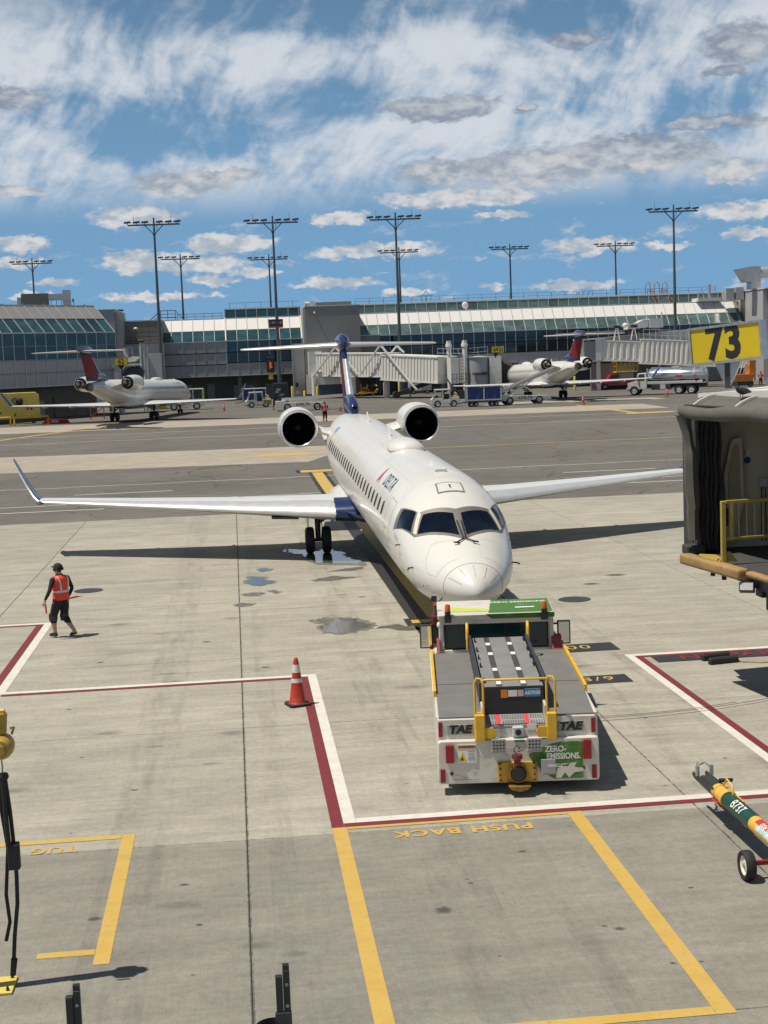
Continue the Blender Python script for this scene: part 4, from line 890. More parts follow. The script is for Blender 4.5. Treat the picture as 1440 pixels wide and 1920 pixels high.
        skin_text('DELTA', .50, 6.62, 47.5, sg, mat('lettering_navy', (.02, .03, .08), .3), r, .004, 1.0, .0, 1.22)
        c = 8.45 if sg < 0 else 4.75
        def tri(p, m, nm):
            me = bpy.data.meshes.new(nm); bm = bmesh.new(); vs = [bm.verts.new((x, y, 0)) for x, y in p]; bm.faces.new(vs); bmesh.ops.triangulate(bm, faces=bm.faces)
            for _ in range(2): bmesh.ops.subdivide_edges(bm, edges=list(bm.edges), cuts=1, use_grid_fill=True)
            bm.to_mesh(me); bm.free()
            for v in me.vertices:
                s = c - v.co.x if sg < 0 else c + v.co.x; v.co = fus_pt(s, R(90 - sg * (47.5 - math.degrees(v.co.y / 1.345))), .007)
            place(nm, me, m, r)
        tri([(-.26, -.24), (0, -.1), (0, .3)], M_sred, 'emblem'); tri([(.26, -.24), (0, .3), (0, -.1)], mat('emblem_red', (.50, .02, .04), .3), 'emblem')
        skin_text('N15279', .26, 2.35, 118, sg, mat('lettering_grey', (.06, .06, .07), .4), r, .004, .9, .0, 1.0)
        lb = [(25.3, sg * 40), (24.55, sg * 40), (24.55, sg * 52), (25.3, sg * 52)]; skin_patch(lb, 'partner_logo', mat('logo_blue_grey', (.24, .30, .42), .4, var=.25, scale=6), r, .006, 4, 4)
        for k in range(3): skin_patch([(25.3 - .1 * k, sg * (54 + 3 * k)), (24.6, sg * (54 + 3 * k)), (24.6, sg * (55.6 + 3 * k)), (25.3 - .1 * k, sg * (55.6 + 3 * k))], 'partner_logo_line', M_line, r, .006, 4, 1)
        skin_patch([(3.52, sg * 78.5), (3.12, sg * 78.5), (3.12, sg * 79.6), (3.52, sg * 79.6)], 'stencil_mark', M_line, r, .006, 3, 1); skin_patch([(3.45, sg * 81), (3.0, sg * 81), (3.0, sg * 81.8), (3.45, sg * 81.8)], 'stencil_mark', M_line, r, .006, 3, 1)
    for k in range(14):
        for sg in (-1, 1):
            s0 = 5.6 + 1.35 * k + .3 * (k % 3); a0 = sg * (98 + 5 * (k % 4)); w_ = .32 + .12 * (k % 2); h_ = 7 + 3 * (k % 3)
            skin_line([(s0, a0), (s0 + w_, a0), (s0 + w_, a0 + sg * h_), (s0, a0 + sg * h_), (s0, a0)], .009, 'service_panel', M_line if k % 3 == 0 else M_linel, r, .004)
    for sg in (-1, 1):
        for (s0, a0, w_, h_) in ((1.15, 100, .10, 1.6), (1.42, 104, .05, 3.0), (1.05, 112, .06, 1.4), (2.2, 96, .16, 1.2), (3.9, 88, .07, 2.4), (4.65, 84, .3, 1.4), (5.3, 92, .10, 2.2), (2.75, 108, .22, 1.4), (6.2, 90, .12, 1.5)):
            skin_patch([(s0 + w_, sg * a0), (s0, sg * a0), (s0, sg * (a0 + h_)), (s0 + w_, sg * (a0 + h_))], 'stencil_mark', M_line, r, .006, 2, 2)
    rv = MB()
    def rivet(s_, a_): 
        q_ = Vector(fus_pt(s_, R(90 - a_), .010)); c_ = Vector((0, q_.y, 2.75)); nn_ = (q_ - c_).normalized(); u_ = nn_.cross(Vector((0, 1, 0))).normalized(); t_ = nn_.cross(u_); rv.add([q_ + (u_ * math.cos(1.0472 * i_) + t_ * math.sin(1.0472 * i_)) * .010 for i_ in range(6)], [tuple(range(6))])
    for sg in (-1, 1):
        for k in range(16):
            t = k / 15; rivet(2.585 + .27 * t, sg * (2.5 + 34.5 * t)); rivet(1.62 + .83 * t, sg * (2.5 + 49 * t)); rivet(2.95 + .64 * t, sg * (40.3 + 14 * t))
    rv.obj('frame_rivets', mat('rivet_pale', (.52, .49, .44), .5), r, kind='stuff')
    # wings
    for sg in (-1, 1):
        st = [(sg * 1.1, -2.85, 1.62, 5.9, .13), (sg * 1.6, -2.55, 1.60, 5.55, .13), (sg * 4.3, -1.15, 1.66, 4.05, .12), (sg * 8.0, .75, 1.76, 2.55, .11), (sg * 11.45, 2.5, 1.86, 1.35, .10)]
        w = surf(st, 'wing', M_wing, r)
        st2 = [(sg * 1.62, -2.54, 1.60, 5.54, .13), (sg * 4.3, -1.16, 1.66, 4.05, .121), (sg * 8.0, .74, 1.76, 2.55, .111), (sg * 11.35, 2.44, 1.858, 1.36, .101)]
        surf(st2, 'slat', M_alu, w, 0, .17, 1.09, n=9)
        surf([(sg * .95, -2.98, 1.63, 6.0, .13), (sg * 1.3, -2.75, 1.61, 5.75, .13), (sg * 1.6, -2.56, 1.605, 5.56, .13)], 'wing_root_cuff', M_navy, w, 0, .17, 1.28, n=9)
        for yy in (3.2, 5.6, 8.3):
            k = (yy - 1.6) / 9.85; te = 3.0 + .85 * k; b = MB()
            b.loft([[(sg * yy + .11 * q * math.cos(6.283 * i / 10), te - 1.5 + ln, 1.5 + .22 * k + .13 * q * math.sin(6.283 * i / 10)) for i in range(10)] for ln, q in ((-.3, .05), (.2, .8), (.8, 1), (1.2, .7), (1.5, .05))]); b.obj('flap_fairing', M_wing, w, 50)
        fl = MB(); fl.add([(sg * 1.7, 1.0, 1.86), (sg * 8.0, 2.55, 1.895), (sg * 8.0, 2.58, 1.897), (sg * 1.7, 1.05, 1.855)], [(0, 1, 2, 3)]); fl.obj('flap_gap', M_line, w)
        wl_ = [(sg * 11.45, 2.5, 1.86, 1.35), (sg * 11.65, 2.78, 2.0, 1.05), (sg * 11.95, 3.05, 2.45, .85), (sg * 12.42, 3.55, 3.28, .5)]
        rings = []
        for (x, ly, lz, ch) in wl_:
            a = airfoil((0, 0), ch, .08, 8); nx_, nz_ = (0, 1) if lz < 1.9 else (-sg * .87, .49)
            rings.append([(x + nx_ * q, ly + p, lz + nz_ * q) for p, q in a])
        b = MB(); b.loft(rings); wg = b.obj('winglet', M_navy, w, 40)
        b = MB(); b.tube([(x, ly, lz) for (x, ly, lz, c) in wl_], [.05, .045, .035, .022], 8); b.obj('winglet_edge', M_alu, w, 60)
        b = MB(); b.ell((sg * 11.42, 2.62, 1.83), (.16, .3, .06), 12, 6); b.obj('tip_lamp', M_dark, w, 60)
        b = MB(); b.prism([(2.75 * 1, -1.75), (2.75, -.9), (3.6, -.55), (3.6, -1.4)] if sg > 0 else [(-2.75, -1.75), (-3.6, -1.4), (-3.6, -.55), (-2.75, -.9)], 1.40, 1.47); b.obj('landing_lamp_panel', M_dark, w)
    # engines
    for sg in (-1, 1):
        c = (sg * 2.3, 5.9, 3.76); ks = .935
        def lz(pr): return [(r_ * ks, h_) for r_, h_ in pr]
        b = MB(); b.lathe(lz([(.655, .02), (.70, .0), (.745, .07), (.775, .25), (.80, .6), (.81, 1.1), (.79, 1.8), (.73, 2.6), (.66, 3.15), (.63, 3.15)]), c, 'Y', 36); nac = b.obj('engine_nacelle', M_skin2, r, 45)
        b = MB(); b.lathe(lz([(.64, .12), (.645, .03), (.672, -.02), (.705, -.025), (.742, .04), (.765, .14)]), c, 'Y', 36); b.obj('intake_lip', M_lip, nac, 60)
        b = MB(); b.lathe(lz([(.642, .1), (.62, .35), (.60, .9), (.60, 1.0)]), c, 'Y', 32); b.lathe(lz([(.60, 1.0), (.02, 1.0)]), c, 'Y', 32); b.obj('intake_duct', M_inl, nac, 40)
        b = MB(); b.lathe(lz([(.0, .72), (.06, .76), (.12, .86), (.16, 1.0)]), c, 'Y', 16); b.obj('spinner', M_dark, nac, 60)
        for k in range(18):
            a = 2 * math.pi * k / 18; u = Vector((math.cos(a), 0, math.sin(a))); t = Vector((-math.sin(a), 0, math.cos(a))); cc = Vector(c) + Vector((0, .95, 0))
            if k == 0:
                fb = MB()
            p0 = cc + u * .15; p1 = cc + u * .55; fb.add([p0 - t * .02, p0 + t * .03 + Vector((0, .06, 0)), p1 + t * .09 + Vector((0, .08, 0)), p1 - t * .05 - Vector((0, .03, 0))], [(0, 1, 2, 3)])
        fb.obj('fan_blades', mat('fan_titanium', (.004, .004, .004), .7, spec=.08), nac)
        b = MB(); b.lathe(lz([(.64, 3.05), (.60, 3.12), (.52, 3.1), (.46, 2.9)]), c, 'Y', 30); b.obj('bypass_duct', M_inl, nac, 50)
        b = MB(); b.lathe(lz([(.47, 2.85), (.46, 3.3), (.40, 3.75), (.36, 3.78), (.34, 3.6)]), c, 'Y', 28); b.obj('core_nozzle', M_hot, nac, 50)
        b = MB(); b.lathe(lz([(.26, 3.4), (.24, 3.8), (.12, 4.2), (.02, 4.3)]), c, 'Y', 20); b.obj('exhaust_plug', M_hot, nac, 50)
        py = [(sg * 1.0, 6.8, 3.42, 3.2, .10), (sg * 1.75, 6.75, 3.66, 2.7, .11)]; surf(py, 'pylon', M_skin2, r)
    # fin, tailplane, bullet
    fs = [(4.0, 9.0, 0, 5.0, .085), (4.6, 10.0, 0, 4.2, .09), (5.6, 11.35, 0, 3.45, .095), (6.75, 12.75, 0, 2.65, .10)]
    fin = surf(fs, 'fin', M_fin, r, vert=True)
    surf([(4.75, 10.16, 0, 4.1, .092), (5.6, 11.33, 0, 3.46, .097), (6.15, 12.0, 0, 3.05, .10)], 'fin_leading_edge', M_alu, fin, 0, .10, 1.12, vert=True, n=7)
    b = MB(); rings = []
    for (y, w, zt, zb) in ((8.3, .10, 4.20, 4.0), (8.5, .19, 4.46, 4.0), (8.9, .21, 4.64, 4.0), (9.8, .22, 4.80, 4.0), (11.2, .2, 4.8, 4.0)):
        rings.append([(w * math.cos(6.283 * i / 16), y, (zt + zb) / 2 + (zt - zb) / 2 * math.sin(6.283 * i / 16)) for i in range(16)])
    b.loft(rings); sc_ = b.obj('dorsal_scoop', M_navy, r, 45); b = MB(); b.lathe([(.0, 0), (.11, 0)], (0, 8.36, 4.22), 'Y', 14); b.ell((0, 8.46, 4.24), (.13, .08, .17), 12, 8); b.obj('scoop_opening', M_inl, sc_)
    b = MB(); b.loft([[(w * math.cos(6.283 * i / 18), y, 6.82 + h * math.sin(6.283 * i / 18)) for i in range(18)] for (y, w, h) in ((12.05, .04, .05), (12.25, .16, .22), (12.8, .25, .34), (13.8, .27, .36), (15.0, .22, .28), (16.0, .10, .14), (16.4, .03, .04))]); b.obj('fin_bullet', M_navy, r, 50)
    for sg in (-1, 1):
        ts = [(sg * .15, 12.85, 6.70, 2.5, .10), (sg * 2.2, 14.05, 6.66, 1.85, .10), (sg * 4.1, 15.2, 6.62, 1.2, .10), (sg * 4.27, 15.45, 6.62, .8, .09)]
        tp = surf(ts, 'tailplane', mat('tailplane_white', (.62, .61, .58), .3, var=.05, coat=.2), r); surf([(sg * .3, 12.93, 6.70, 2.46, .10), (sg * 2.2, 14.045, 6.66, 1.86, .101), (sg * 4.1, 15.195, 6.62, 1.2, .101)], 'tailplane_leading_edge', M_alu, tp, 0, .10, 1.1, n=7)
    for sg in (-1, 1):
        b = MB(); b.prism([(9.6, 2.95), (12.6, 3.2), (12.9, 3.3), (9.6, 3.02)], sg * .7, sg * 1.15, 0, 'X'); b.obj('tail_strake', M_skin2, r)
    # landing gear
    tb = MB(); tb.lathe([(.2, -.13), (.36, -.145), (.43, -.11), (.45, 0), (.43, .11), (.36, .145), (.2, .13)], (0, 0, 0), 'X', 26); tme = tb.mesh('tyre', [M_tyre], 50)
    hb = MB(); hb.lathe([(.02, -.05), (.12, -.10), (.16, -.06), (.22, -.12), (.22, .12), (.16, .06), (.12, .10), (.02, .05)], (0, 0, 0), 'X', 18); hme = hb.mesh('hub', [M_steel], 40)
    for sg in (-1, 1):
        b = MB(); x = sg * 2.06; b.cyl((x, 0, .45), (x, 0, 1.55), .085, .11, 12); b.cyl((x - .42, 0, .45), (x + .42, 0, .45), .06, n=10); b.tube([(x, .12, .6), (x, .35, .85), (x, .12, 1.15)], .035, 6); b.bar((x, 0, 1.0), (x - sg * .9, 0, 1.5), .07); b.bar((x, -.1, .9), (x, -.9, 1.5), .06); b.tube([(x + .1, -.1, .5), (x + .14, -.12, .9), (x + .08, -.1, 1.4)], .018, 5)
        g = b.obj('main_gear_leg', M_dark, r, 40)
        for dx in (-.28, .28):
            w = place('wheel', tme, None, g, (x + dx, 0, .45)); place('hub', hme, None, g, (x + dx, 0, .45))
        b = MB(); b.box(x + sg * .32, x + sg * .36, -.5, .5, .95, 1.5); b.obj('gear_door', M_skin2, r, None, .01)
    nz = .36; b = MB(); b.cyl((0, -17.1, nz + .2), (0, -17.1, 1.7), .07, .09, 12); b.cyl((-.28, -17.1, nz + .22), (.28, -17.1, nz + .22), .045, n=8); b.bar((0, -17.1, .95), (0, -16.3, 1.5), .06); b.box(-.12, .12, -17.25, -17.15, 1.0, 1.25)
    g = b.obj('nose_gear_leg', M_dark, r, 40); tb = MB(); tb.lathe([(.11, -.08), (.2, -.09), (.235, -.06), (.24, 0), (.235, .06), (.2, .09), (.11, .08)], (0, 0, 0), 'X', 22); nme = tb.mesh('tyre', [M_tyre], 50)
    for dx in (-.17, .17): place('wheel', nme, None, g, (dx, -17.1, nz + .24))
    for sg in (-1, 1): b = MB(); b.box(sg * .33, sg * .36, -17.9, -16.6, 1.1, 1.6); b.obj('gear_door', M_skin2, r, None, .01)
    return r
jet = build_jet()
jet.location = (4.655, 47.924, 0); jet.rotation_euler = (.021, 0, -.0017)
tag(jet, 'white regional jet facing the camera with its nose over the pushback tractor', 'airplane', 'parked regional jets')
jl = copy_tree(jet); jl.location = (-10.0, 148.2, .9); jl.rotation_euler = (.021, 0, R(180 - 13.5)); tag(jl, 'white regional jet parked beside the glazed lounge under the gate 62 sign', 'airplane', 'parked regional jets')
jr = copy_tree(jet); jr.location = (35.5, 163.0, .9); jr.rotation_euler = (.021, 0, R(180 + 3.0)); tag(jr, 'white regional jet docked at the corrugated jet bridge of gate 64', 'airplane', 'parked regional jets')

# ------------------------------------------------------------------ pushback tractor
M_tdeck = mat('grey_anti_slip_deck', (.160, .160, .155), .7, var=.14, scale=2.5, bump=.3, bscale=60, dirt=((.22, .22, .21), .3, 3))
M_tplat = mat('grey_platform_plate', (.21, .21, .205), .55, var=.12, scale=2, dirt=((.30, .30, .29), .35, 4))
M_tstripe = mat('dark_grip_strip', (.045, .047, .05), .7, var=.2)
M_twhite = mat('tractor_white', (.62, .595, .54), .42, var=.05, scale=3, coat=.15, dirt=((.30, .26, .20), .55, 2.2))
M_tgreen = mat('tractor_green', (.055, .17, .015), .4, var=.10, scale=3, dirt=((.42, .40, .34), .5, 4))
M_lime = mat('tractor_lime', (.52, .60, .06), .4, var=.1)
M_amber = mat('amber_lens', (.60, .11, .01), .25, var=.1)
M_lightw = mat('white_vinyl', (.75, .75, .70), .5, var=.08)
M_cabglass = mat('tinted_cab_glass', (.010, .030, .032), .08, var=.5, scale=3, spec=.8)
M_holed = mat('perforated_steel', (.36, .365, .37), .45, metal=.3, var=.15, scale=6)
T = thing('pushback_tractor', 'low white pushback tractor with a grey deck and green zero-emissions panel under the jet nose', 'tractor', (3.92, 20.42, 0), R(-6.9))
def tb(name, x0, x1, y0, y1, z0, z1, m, par=None, bev=.012):
    b = MB(); b.box(x0, x1, y0, y1, z0, z1); return b.obj(name, m, par or T, None, bev)
ch = tb('chassis', -1.12, 1.12, .52, 5.6, .30, 1.08, M_twhite, bev=.03)
tb('front_bumper', -1.16, 1.16, 5.55, 6.25, .2, .95, M_twhite, bev=.05)
b = MB(); b.prism([(-1.18, .17), (1.15, .17), (1.17, .22), (1.165, .79), (1.14, .82), (-1.16, .82), (-1.19, .79), (-1.20, .22)], 0, .36, 0, 'Y'); bumper = b.obj('rear_bumper', M_twhite, T, None, .015)
for pr_ in ([(-1.19, .81), (-.53, .81), (-.53, 1.12), (-1.18, 1.12)], [(.44, .81), (1.14, .81), (1.13, 1.12), (.44, 1.12)], [(-.528, .81), (.438, .81), (.438, .965), (-.528, .965)]):
    rp = MB(); rp.prism(pr_, .10, .40, 0, 'Y'); rear = rp.obj('rear_panel', M_twhite, T, None, .012)
for sg in (-1, 1):
    tb('side_skirt', sg * 1.13, sg * 1.20, .38, 5.2, .36, 1.10, M_twhite)
    for y in (1.35, 4.9):
        w = MB(); w.lathe([(.2, -.16), (.40, -.18), (.46, -.13), (.48, 0), (.46, .13), (.40, .18), (.2, .16)], (0, 0, 0), 'X', 26); tw = w.obj('tyre', M_tyre, T, 50, loc=(sg * .93, y, .48))
tb('under_tray', -.9, .9, .2, 5.8, .2, .32, M_blackp)
# decks
dl = MB(); dl.prism([(-1.165, .14), (-.52, .14), (-.52, 4.72), (-1.165, 4.72)], 1.125, 1.145); dl.obj('deck', M_tdeck, T, None, .004)
dr_ = MB(); dr_.prism([(.47, .14), (1.115, .14), (1.165, 1.75), (1.165, 4.76), (.47, 4.76)], 1.125, 1.145); dr_.obj('deck', M_tdeck, T, None, .004)
for x0, x1 in ((-1.165, -.52), (.47, 1.165)): tb('deck_seam', x0 + .01, x1 - .02, 2.24, 2.252, 1.146, 1.149, M_blackp, bev=0)
for sg, x in ((-1, -1.19), (1, 1.19)):
    b = MB(); b.bar((x, 1.7 if sg > 0 else 1.6, 1.13), (x, 4.8, 1.13), .05, .16); b.obj('side_rail', M_yel, T, None, .008)
    b = MB(); b.bar((x + sg * .025, 1.75, 1.12), (x + sg * .025, 4.8, 1.12), .012, .06); b.obj('rail_stripe', M_lightw, T)
    b = MB(); b.prism([(4.72, 1.14), (5.12, 1.14), (5.12, 1.3), (5.0, 1.38), (4.88, 1.36)], sg * 1.0 - .03, sg * 1.0 + .03 + sg * .12, 0, 'X'); fl = b.obj('lifting_lug', mat('dull_red_paint', (.30, .05, .045), .5, dirt=((.35, .33, .30), .6, 5)), T, None, .01)
# lift platform in the middle
tb('well', -.50, .45, .5, 4.45, 1.09, 1.30, M_blackp)
b = MB(); b.prism([(.50, 1.30), (.50, 1.485), (4.25, 1.485), (4.25, 1.30)], -.47, .42, 0, 'X'); pf = b.obj('platform', M_blackp, T, None, .01)
for k in range(5):
    y0 = .50 + k * .752; b = MB(); b.box(-.47, .42, y0 + .004, y0 + .748, 1.486, 1.497); pp = b.obj('platform_plate', M_tplat, T, None, .003)
for x in (-.235, .135):
    tb('grip_strip', x - .045, x + .045, .51, 4.24, 1.498, 1.501, M_tstripe, bev=0)
    for k, y in enumerate((.62, 1.55, 2.75, 3.55)): tb('strip_mark', x - .038, x + .038, y, y + .2, 1.502, 1.505, M_lightw, bev=0)
for x in (-.52, .46):
    tb('platform_rail', x - .02, x + .02, .5, 4.2, 1.28, 1.56, mat('rail_blue_black', (.03, .035, .05), .5), bev=.006)
    for y in (.8, 1.9, 2.5, 3.1, 3.9):
        b = MB(); b.tube([(x * .86, y - .06, 1.5), (x * .86, y - .06, 1.55), (x * .86, y + .06, 1.55), (x * .86, y + .06, 1.5)], .012, 5); b.obj('tie_down_ring', M_blackp, T)
# back of the platform: stickers and number plate
tb('platform_back', -.47, .42, .47, .498, 1.04, 1.485, M_blackp, bev=0)
tb('sticker', -.22, -.12, .462, .468, 1.33, 1.45, M_orange, bev=0); tb('sticker', -.11, .02, .462, .468, 1.345, 1.44, M_lightw, bev=0); tb('sticker', .03, .12, .462, .468, 1.345, 1.44, mat('pink_white_vinyl', (.6, .42, .42), .5), bev=0)
npl = tb('number_plate', .135, .37, .460, .468, 1.335, 1.46, mat('plate_blue', (.07, .22, .42), .4, var=.25, scale=12), bev=.003)
lettering('A07030', .075, M_lightw, T, (.2525, .457, 1.395), (R(90), 0, 0), .002)
# step plate
st = MB(); st.add([(-.49, .10, 1.0), (.39, .10, 1.0), (.39, .46, 1.08), (-.49, .46, 1.08), (-.49, .10, .97), (.39, .10, .97), (.39, .46, 1.05), (-.49, .46, 1.05)], [(0, 1, 2, 3), (7, 6, 5, 4), (0, 4, 5, 1), (1, 5, 6, 2), (2, 6, 7, 3), (3, 7, 4, 0)]); step = st.obj('step_plate', M_holed, T)
hb = MB(); hb.lathe([(.011, 0), (.015, .006)], (0, 0, 0), 'Z', 8, cap1=True); hme = hb.mesh('grip_hole', [M_blackp])
gh = MB()
for i in range(22):
    for j in range(9):
        x = -.44 + i * .038; y = .135 + j * .036
        if abs(x + .28) < .035 or abs(x - .14) < .035 or (j in (4,)): continue
        z = 1.0 + (y - .10) / .36 * .08; n8 = 6; gh.add([(x + .012 * math.cos(6.283 * k / n8), y + .012 * math.sin(6.283 * k / n8), z + .003) for k in range(n8)], [tuple(range(n8))])
gh.obj('grip_holes', M_blackp, step, kind='stuff')
for x in (-.28, .14):
    b = MB(); b.add([(x - .032, .105, 1.0045), (x + .032, .105, 1.0045), (x + .032, .455, 1.0825), (x - .032, .455, 1.0825)], [(0, 1, 2, 3)]); b.obj('warning_strip', mat('strip_red', (.62, .06, .07), .5), step)
for x in (-.51, .42): tb('step_cheek', x - .02, x + .02, .1, .5, .85, 1.28, M_twhite)
# yellow posts and handrails
def rail(path, r=.018, name='handrail', par=None):
    b = MB(); b.tube(path, r, 8); return b.obj(name, M_yel, par or T, 60)
for x0, x1 in ((-.635, -.495), (.415, .555)):
    tb('rail_post', x0, x1, -.03, .16, .80, 1.20, M_yel, bev=.01)
    xm = (x0 + x1) / 2
    rail([(xm - .06, .06, .85), (xm - .06, .06, 1.66), (xm - .03, .05, 1.73), (xm + .03, .03, 1.73), (xm + .06, .02, 1.66), (xm + .06, .02, .82)])
    g = MB(); g.prism([(x0 - .02, .84), (x0, .84), (x1 + .13, .84), (x1 + .16, .92), (x1 + .12, 1.0), (x1, 1.0)] if x0 < 0 else [(x0 - .16, .92), (x0 - .13, .84), (x1, .84), (x1, 1.0), (x0 - .12, 1.0)], -.015, .02, 0, 'Y'); g.obj('post_gusset', M_yel, T)
rail([(-.52, .06, 1.66), (-.49, .06, 1.70), (.44, .06, 1.70), (.47, .06, 1.66)])
for x in (-.56, .50): rail([(x, 4.20, 1.30), (x, 4.20, 1.62), (x, 4.24, 1.72), (x, 4.32, 1.74), (x, 4.36, 1.66), (x, 4.36, 1.45)], .026, 'grab_handle')
# rear face fittings
for x, tx in ((-.86, 'TAE'), (.76, 'TAE')):
    tb('name_plate', x - .19, x + .19, .085, .099, .89, 1.04, mat('plate_grey_green', (.30, .32, .27), .5, var=.2, scale=10), bev=.004)
    lettering(tx, .165, M_blackp, T, (x, .082, .965), (R(90), 0, 0), .010, 1.12, .2, 1.0)
for x in (-1.145, 1.10): tb('reflector', x - .03, x + .03, .085, .099, .86, 1.08, M_red, bev=.003)
for x in (-1.02, .99): tb('tail_lamp', x - .06, x + .06, -.055, -.002, .50, .79 if x > 0 else .77, M_red, bev=.008)
for x in (-1.13, 1.09): tb('reflector', x - .035, x + .035, -.014, -.002, .2, .40, M_red, bev=.003)
for x in (-.31, .21): 
    a = tb('foot_step', x - .105, x + .105, -.16, -.005, .66, .69, M_holed, bev=.004); tb('foot_step_face', x - .105, x + .105, -.165, -.15, .70, .87, M_holed, bev=.004)
    q = MB()
    for i in range(4):
        for j in range(3): q.lathe([(.016, 0), (.013, -.004), (0, -.004)], (x - .07 + i * .047, -.166, .73 + j * .05), 'Y', 8)
    q.obj('step_hole', M_blackp, T, kind='stuff')
a = tb('foot_step_face', .30, .51, -.165, -.15, .34, .55, M_holed, bev=.004); tb('foot_step', .30, .51, -.16, -.005, .32, .345, M_holed, bev=.004)
tb('rear_camera', -.09, .08, .02, .10, .83, 1.0, M_lgrey, bev=.02); b = MB(); b.lathe([(.045, .018), (.045, -.012), (.0, -.012)], (-.005, .02, .915), 'Y', 14); b.obj('camera_lens', M_blackp, T)
tb('name_tag', -.07, .08, -.012, -.002, .775, .81, mat('tag_green', (.04, .22, .07), .5), bev=0)
tb('sticker', .13, .27, .088, .098, .93, 1.02, M_lightw, bev=0)
# warning label
wl0 = tb('warning_label', -.91, -.63, -.012, -.002, .49, .76, M_lightw, bev=0); tb('warning_band', -.905, -.635, -.016, -.0125, .705, .755, mat('label_orange', (.55, .24, .04), .5), bev=0)
lettering('WARNING', .045, M_blackp, T, (-.77, -.018, .731), (R(90), 0, 0), .001)
b = MB(); b.prism([(-.895, .515), (-.775, .515), (-.835, .66)], -.018, -.0125, 0, 'Y'); b.obj('warning_sign', mat('label_yellow', (.75, .50, .03), .5), T); b = MB(); b.prism([(-.86, .53), (-.82, .53), (-.84, .60)], -.021, -.0185, 0, 'Y'); b.obj('warning_mark', M_blackp, T)
for z in (.66, .61, .57, .54): tb('warning_text', -.755, -.655, -.016, -.0125, z, z + .012, M_grey, bev=0)
# green fan-shaped panel with wording
pts = [(.10 + .0, .60)] + [(.85 + .80 * math.cos(R(a)), .24 + .55 * math.sin(R(a))) for a in range(150, 76, -6)] + [(.93, .77), (.93, .22), (.47, .22)]
pts[0] = (.13, .58); b = MB(); b.prism([(.13, .57), (.25, .66), (.42, .72), (.60, .755), (.78, .765), (.925, .755), (.925, .21), (.50, .21), (.36, .30)], -.012, -.002, 0, 'Y'); b.obj('green_panel', M_tgreen, T)
lettering('ZERO-', .125, M_lightw, T, (.53, -.014, .655), (R(90), 0, 0), .004, .86)
lettering('EMISSIONS.', .125, M_lightw, T, (.645, -.014, .545), (R(90), 0, 0), .004, .80)
lettering('VEHICLE', .065, M_lightw, T, (.50, -.169, .452), (R(90), 0, 0), .002, .9)
def scuff(pts_, m, nm='scuff', y=-.014): b = MB(); b.prism(pts_, y - .001, y, 0, 'Y'); b.obj(nm, m, T)
scuff([(.52, .22), (.55, .36), (.62, .40), (.70, .39), (.74, .44), (.83, .45), (.80, .38), (.93, .36), (.93, .31), (.80, .30), (.72, .22), (.66, .30), (.60, .22)], M_twhite)
scuff([(.60, .43), (.66, .44), (.72, .435), (.66, .415)], M_twhite)
M_scr = mat('scratch_grey', (.25, .22, .18), .7)
for k in range(26):
    x = random.uniform(-1.1, .1); z = random.uniform(.22, .72); L = random.uniform(.03, .16); t = random.uniform(-.5, .5); w = random.uniform(.002, .005)
    scuff([(x, z), (x + L * math.cos(t), z + L * math.sin(t)), (x + L * math.cos(t), z + L * math.sin(t) + w), (x, z + w)], M_scr, 'scratch', -.003)
scuff([(-.98, .235), (-.60, .225), (-.60, .231), (-.98, .242)], M_scr, 'scratch', -.003)
for x in (-1.0, .93): b = MB(); b.lathe([(.022, -.004), (.028, -.008), (.018, -.01), (.0, -.006)], (x, 0, .33 if x < 0 else .36), 'Y', 12); b.obj('tie_eye', M_dark, T)
# tow hitch
hp = tb('hitch_plate', -.33, .25, -.04, -.002, .18, .49, mat('greasy_yellow', (.55, .32, .03), .5, var=.2, dirt=((.03, .025, .015), .8, 6)), bev=.012)
for x in (-.29, .21):
    for z in (.22, .30, .39, .47): b = MB(); b.lathe([(.018, -.044), (.018, -.058), (.0, -.058)], (x, 0, z), 'Y', 6); b.obj('bolt', M_dark, hp)
b = MB(); b.lathe([(.10, -.08), (.13, -.13), (.14, -.17), (.12, -.18), (.10, -.14), (.08, -.06)], (-.03, .04, .34), 'Y', 20); b.lathe([(.0, -.03), (.09, -.05)], (-.03, .04, .34), 'Y', 20); hj = b.obj('hitch_jaw', mat('worn_yellow_steel', (.26, .15, .03), .55, metal=.3, var=.4, scale=9, dirt=((.012, .012, .012), .95, 5)), T, 50)
b = MB(); b.lathe([(.0, -.16), (.10, -.16), (.12, -.10)], (-.03, 0, .34), 'Y', 18); b.obj('hitch_throat', M_blackp, T); b = MB(); b.cyl((-.04, -.12, .46), (-.04, -.12, .60), .05, n=10); b.cyl((-.04, -.12, .56), (-.04, -.12, .62), .075, n=10); b.obj('hitch_pin', mat('dark_red_steel', (.16, .02, .02), .5, var=.3), T, 50)
b = MB(); b.tube([(-.04, -.13, .60), (-.09, -.13, .70), (-.05, -.12, .76), (.0, -.12, .72), (-.03, -.12, .66), (.06, -.12, .69)], .008, 5); b.obj('pin_handle', M_dark, T)
b = MB(); b.prism([(-.18, .165), (.14, .165), (.10, .12), (-.02, .09), (-.14, .12)], -.22, 0, 0, 'Y'); b.obj('hitch_lip', hj.data.materials[0], T)
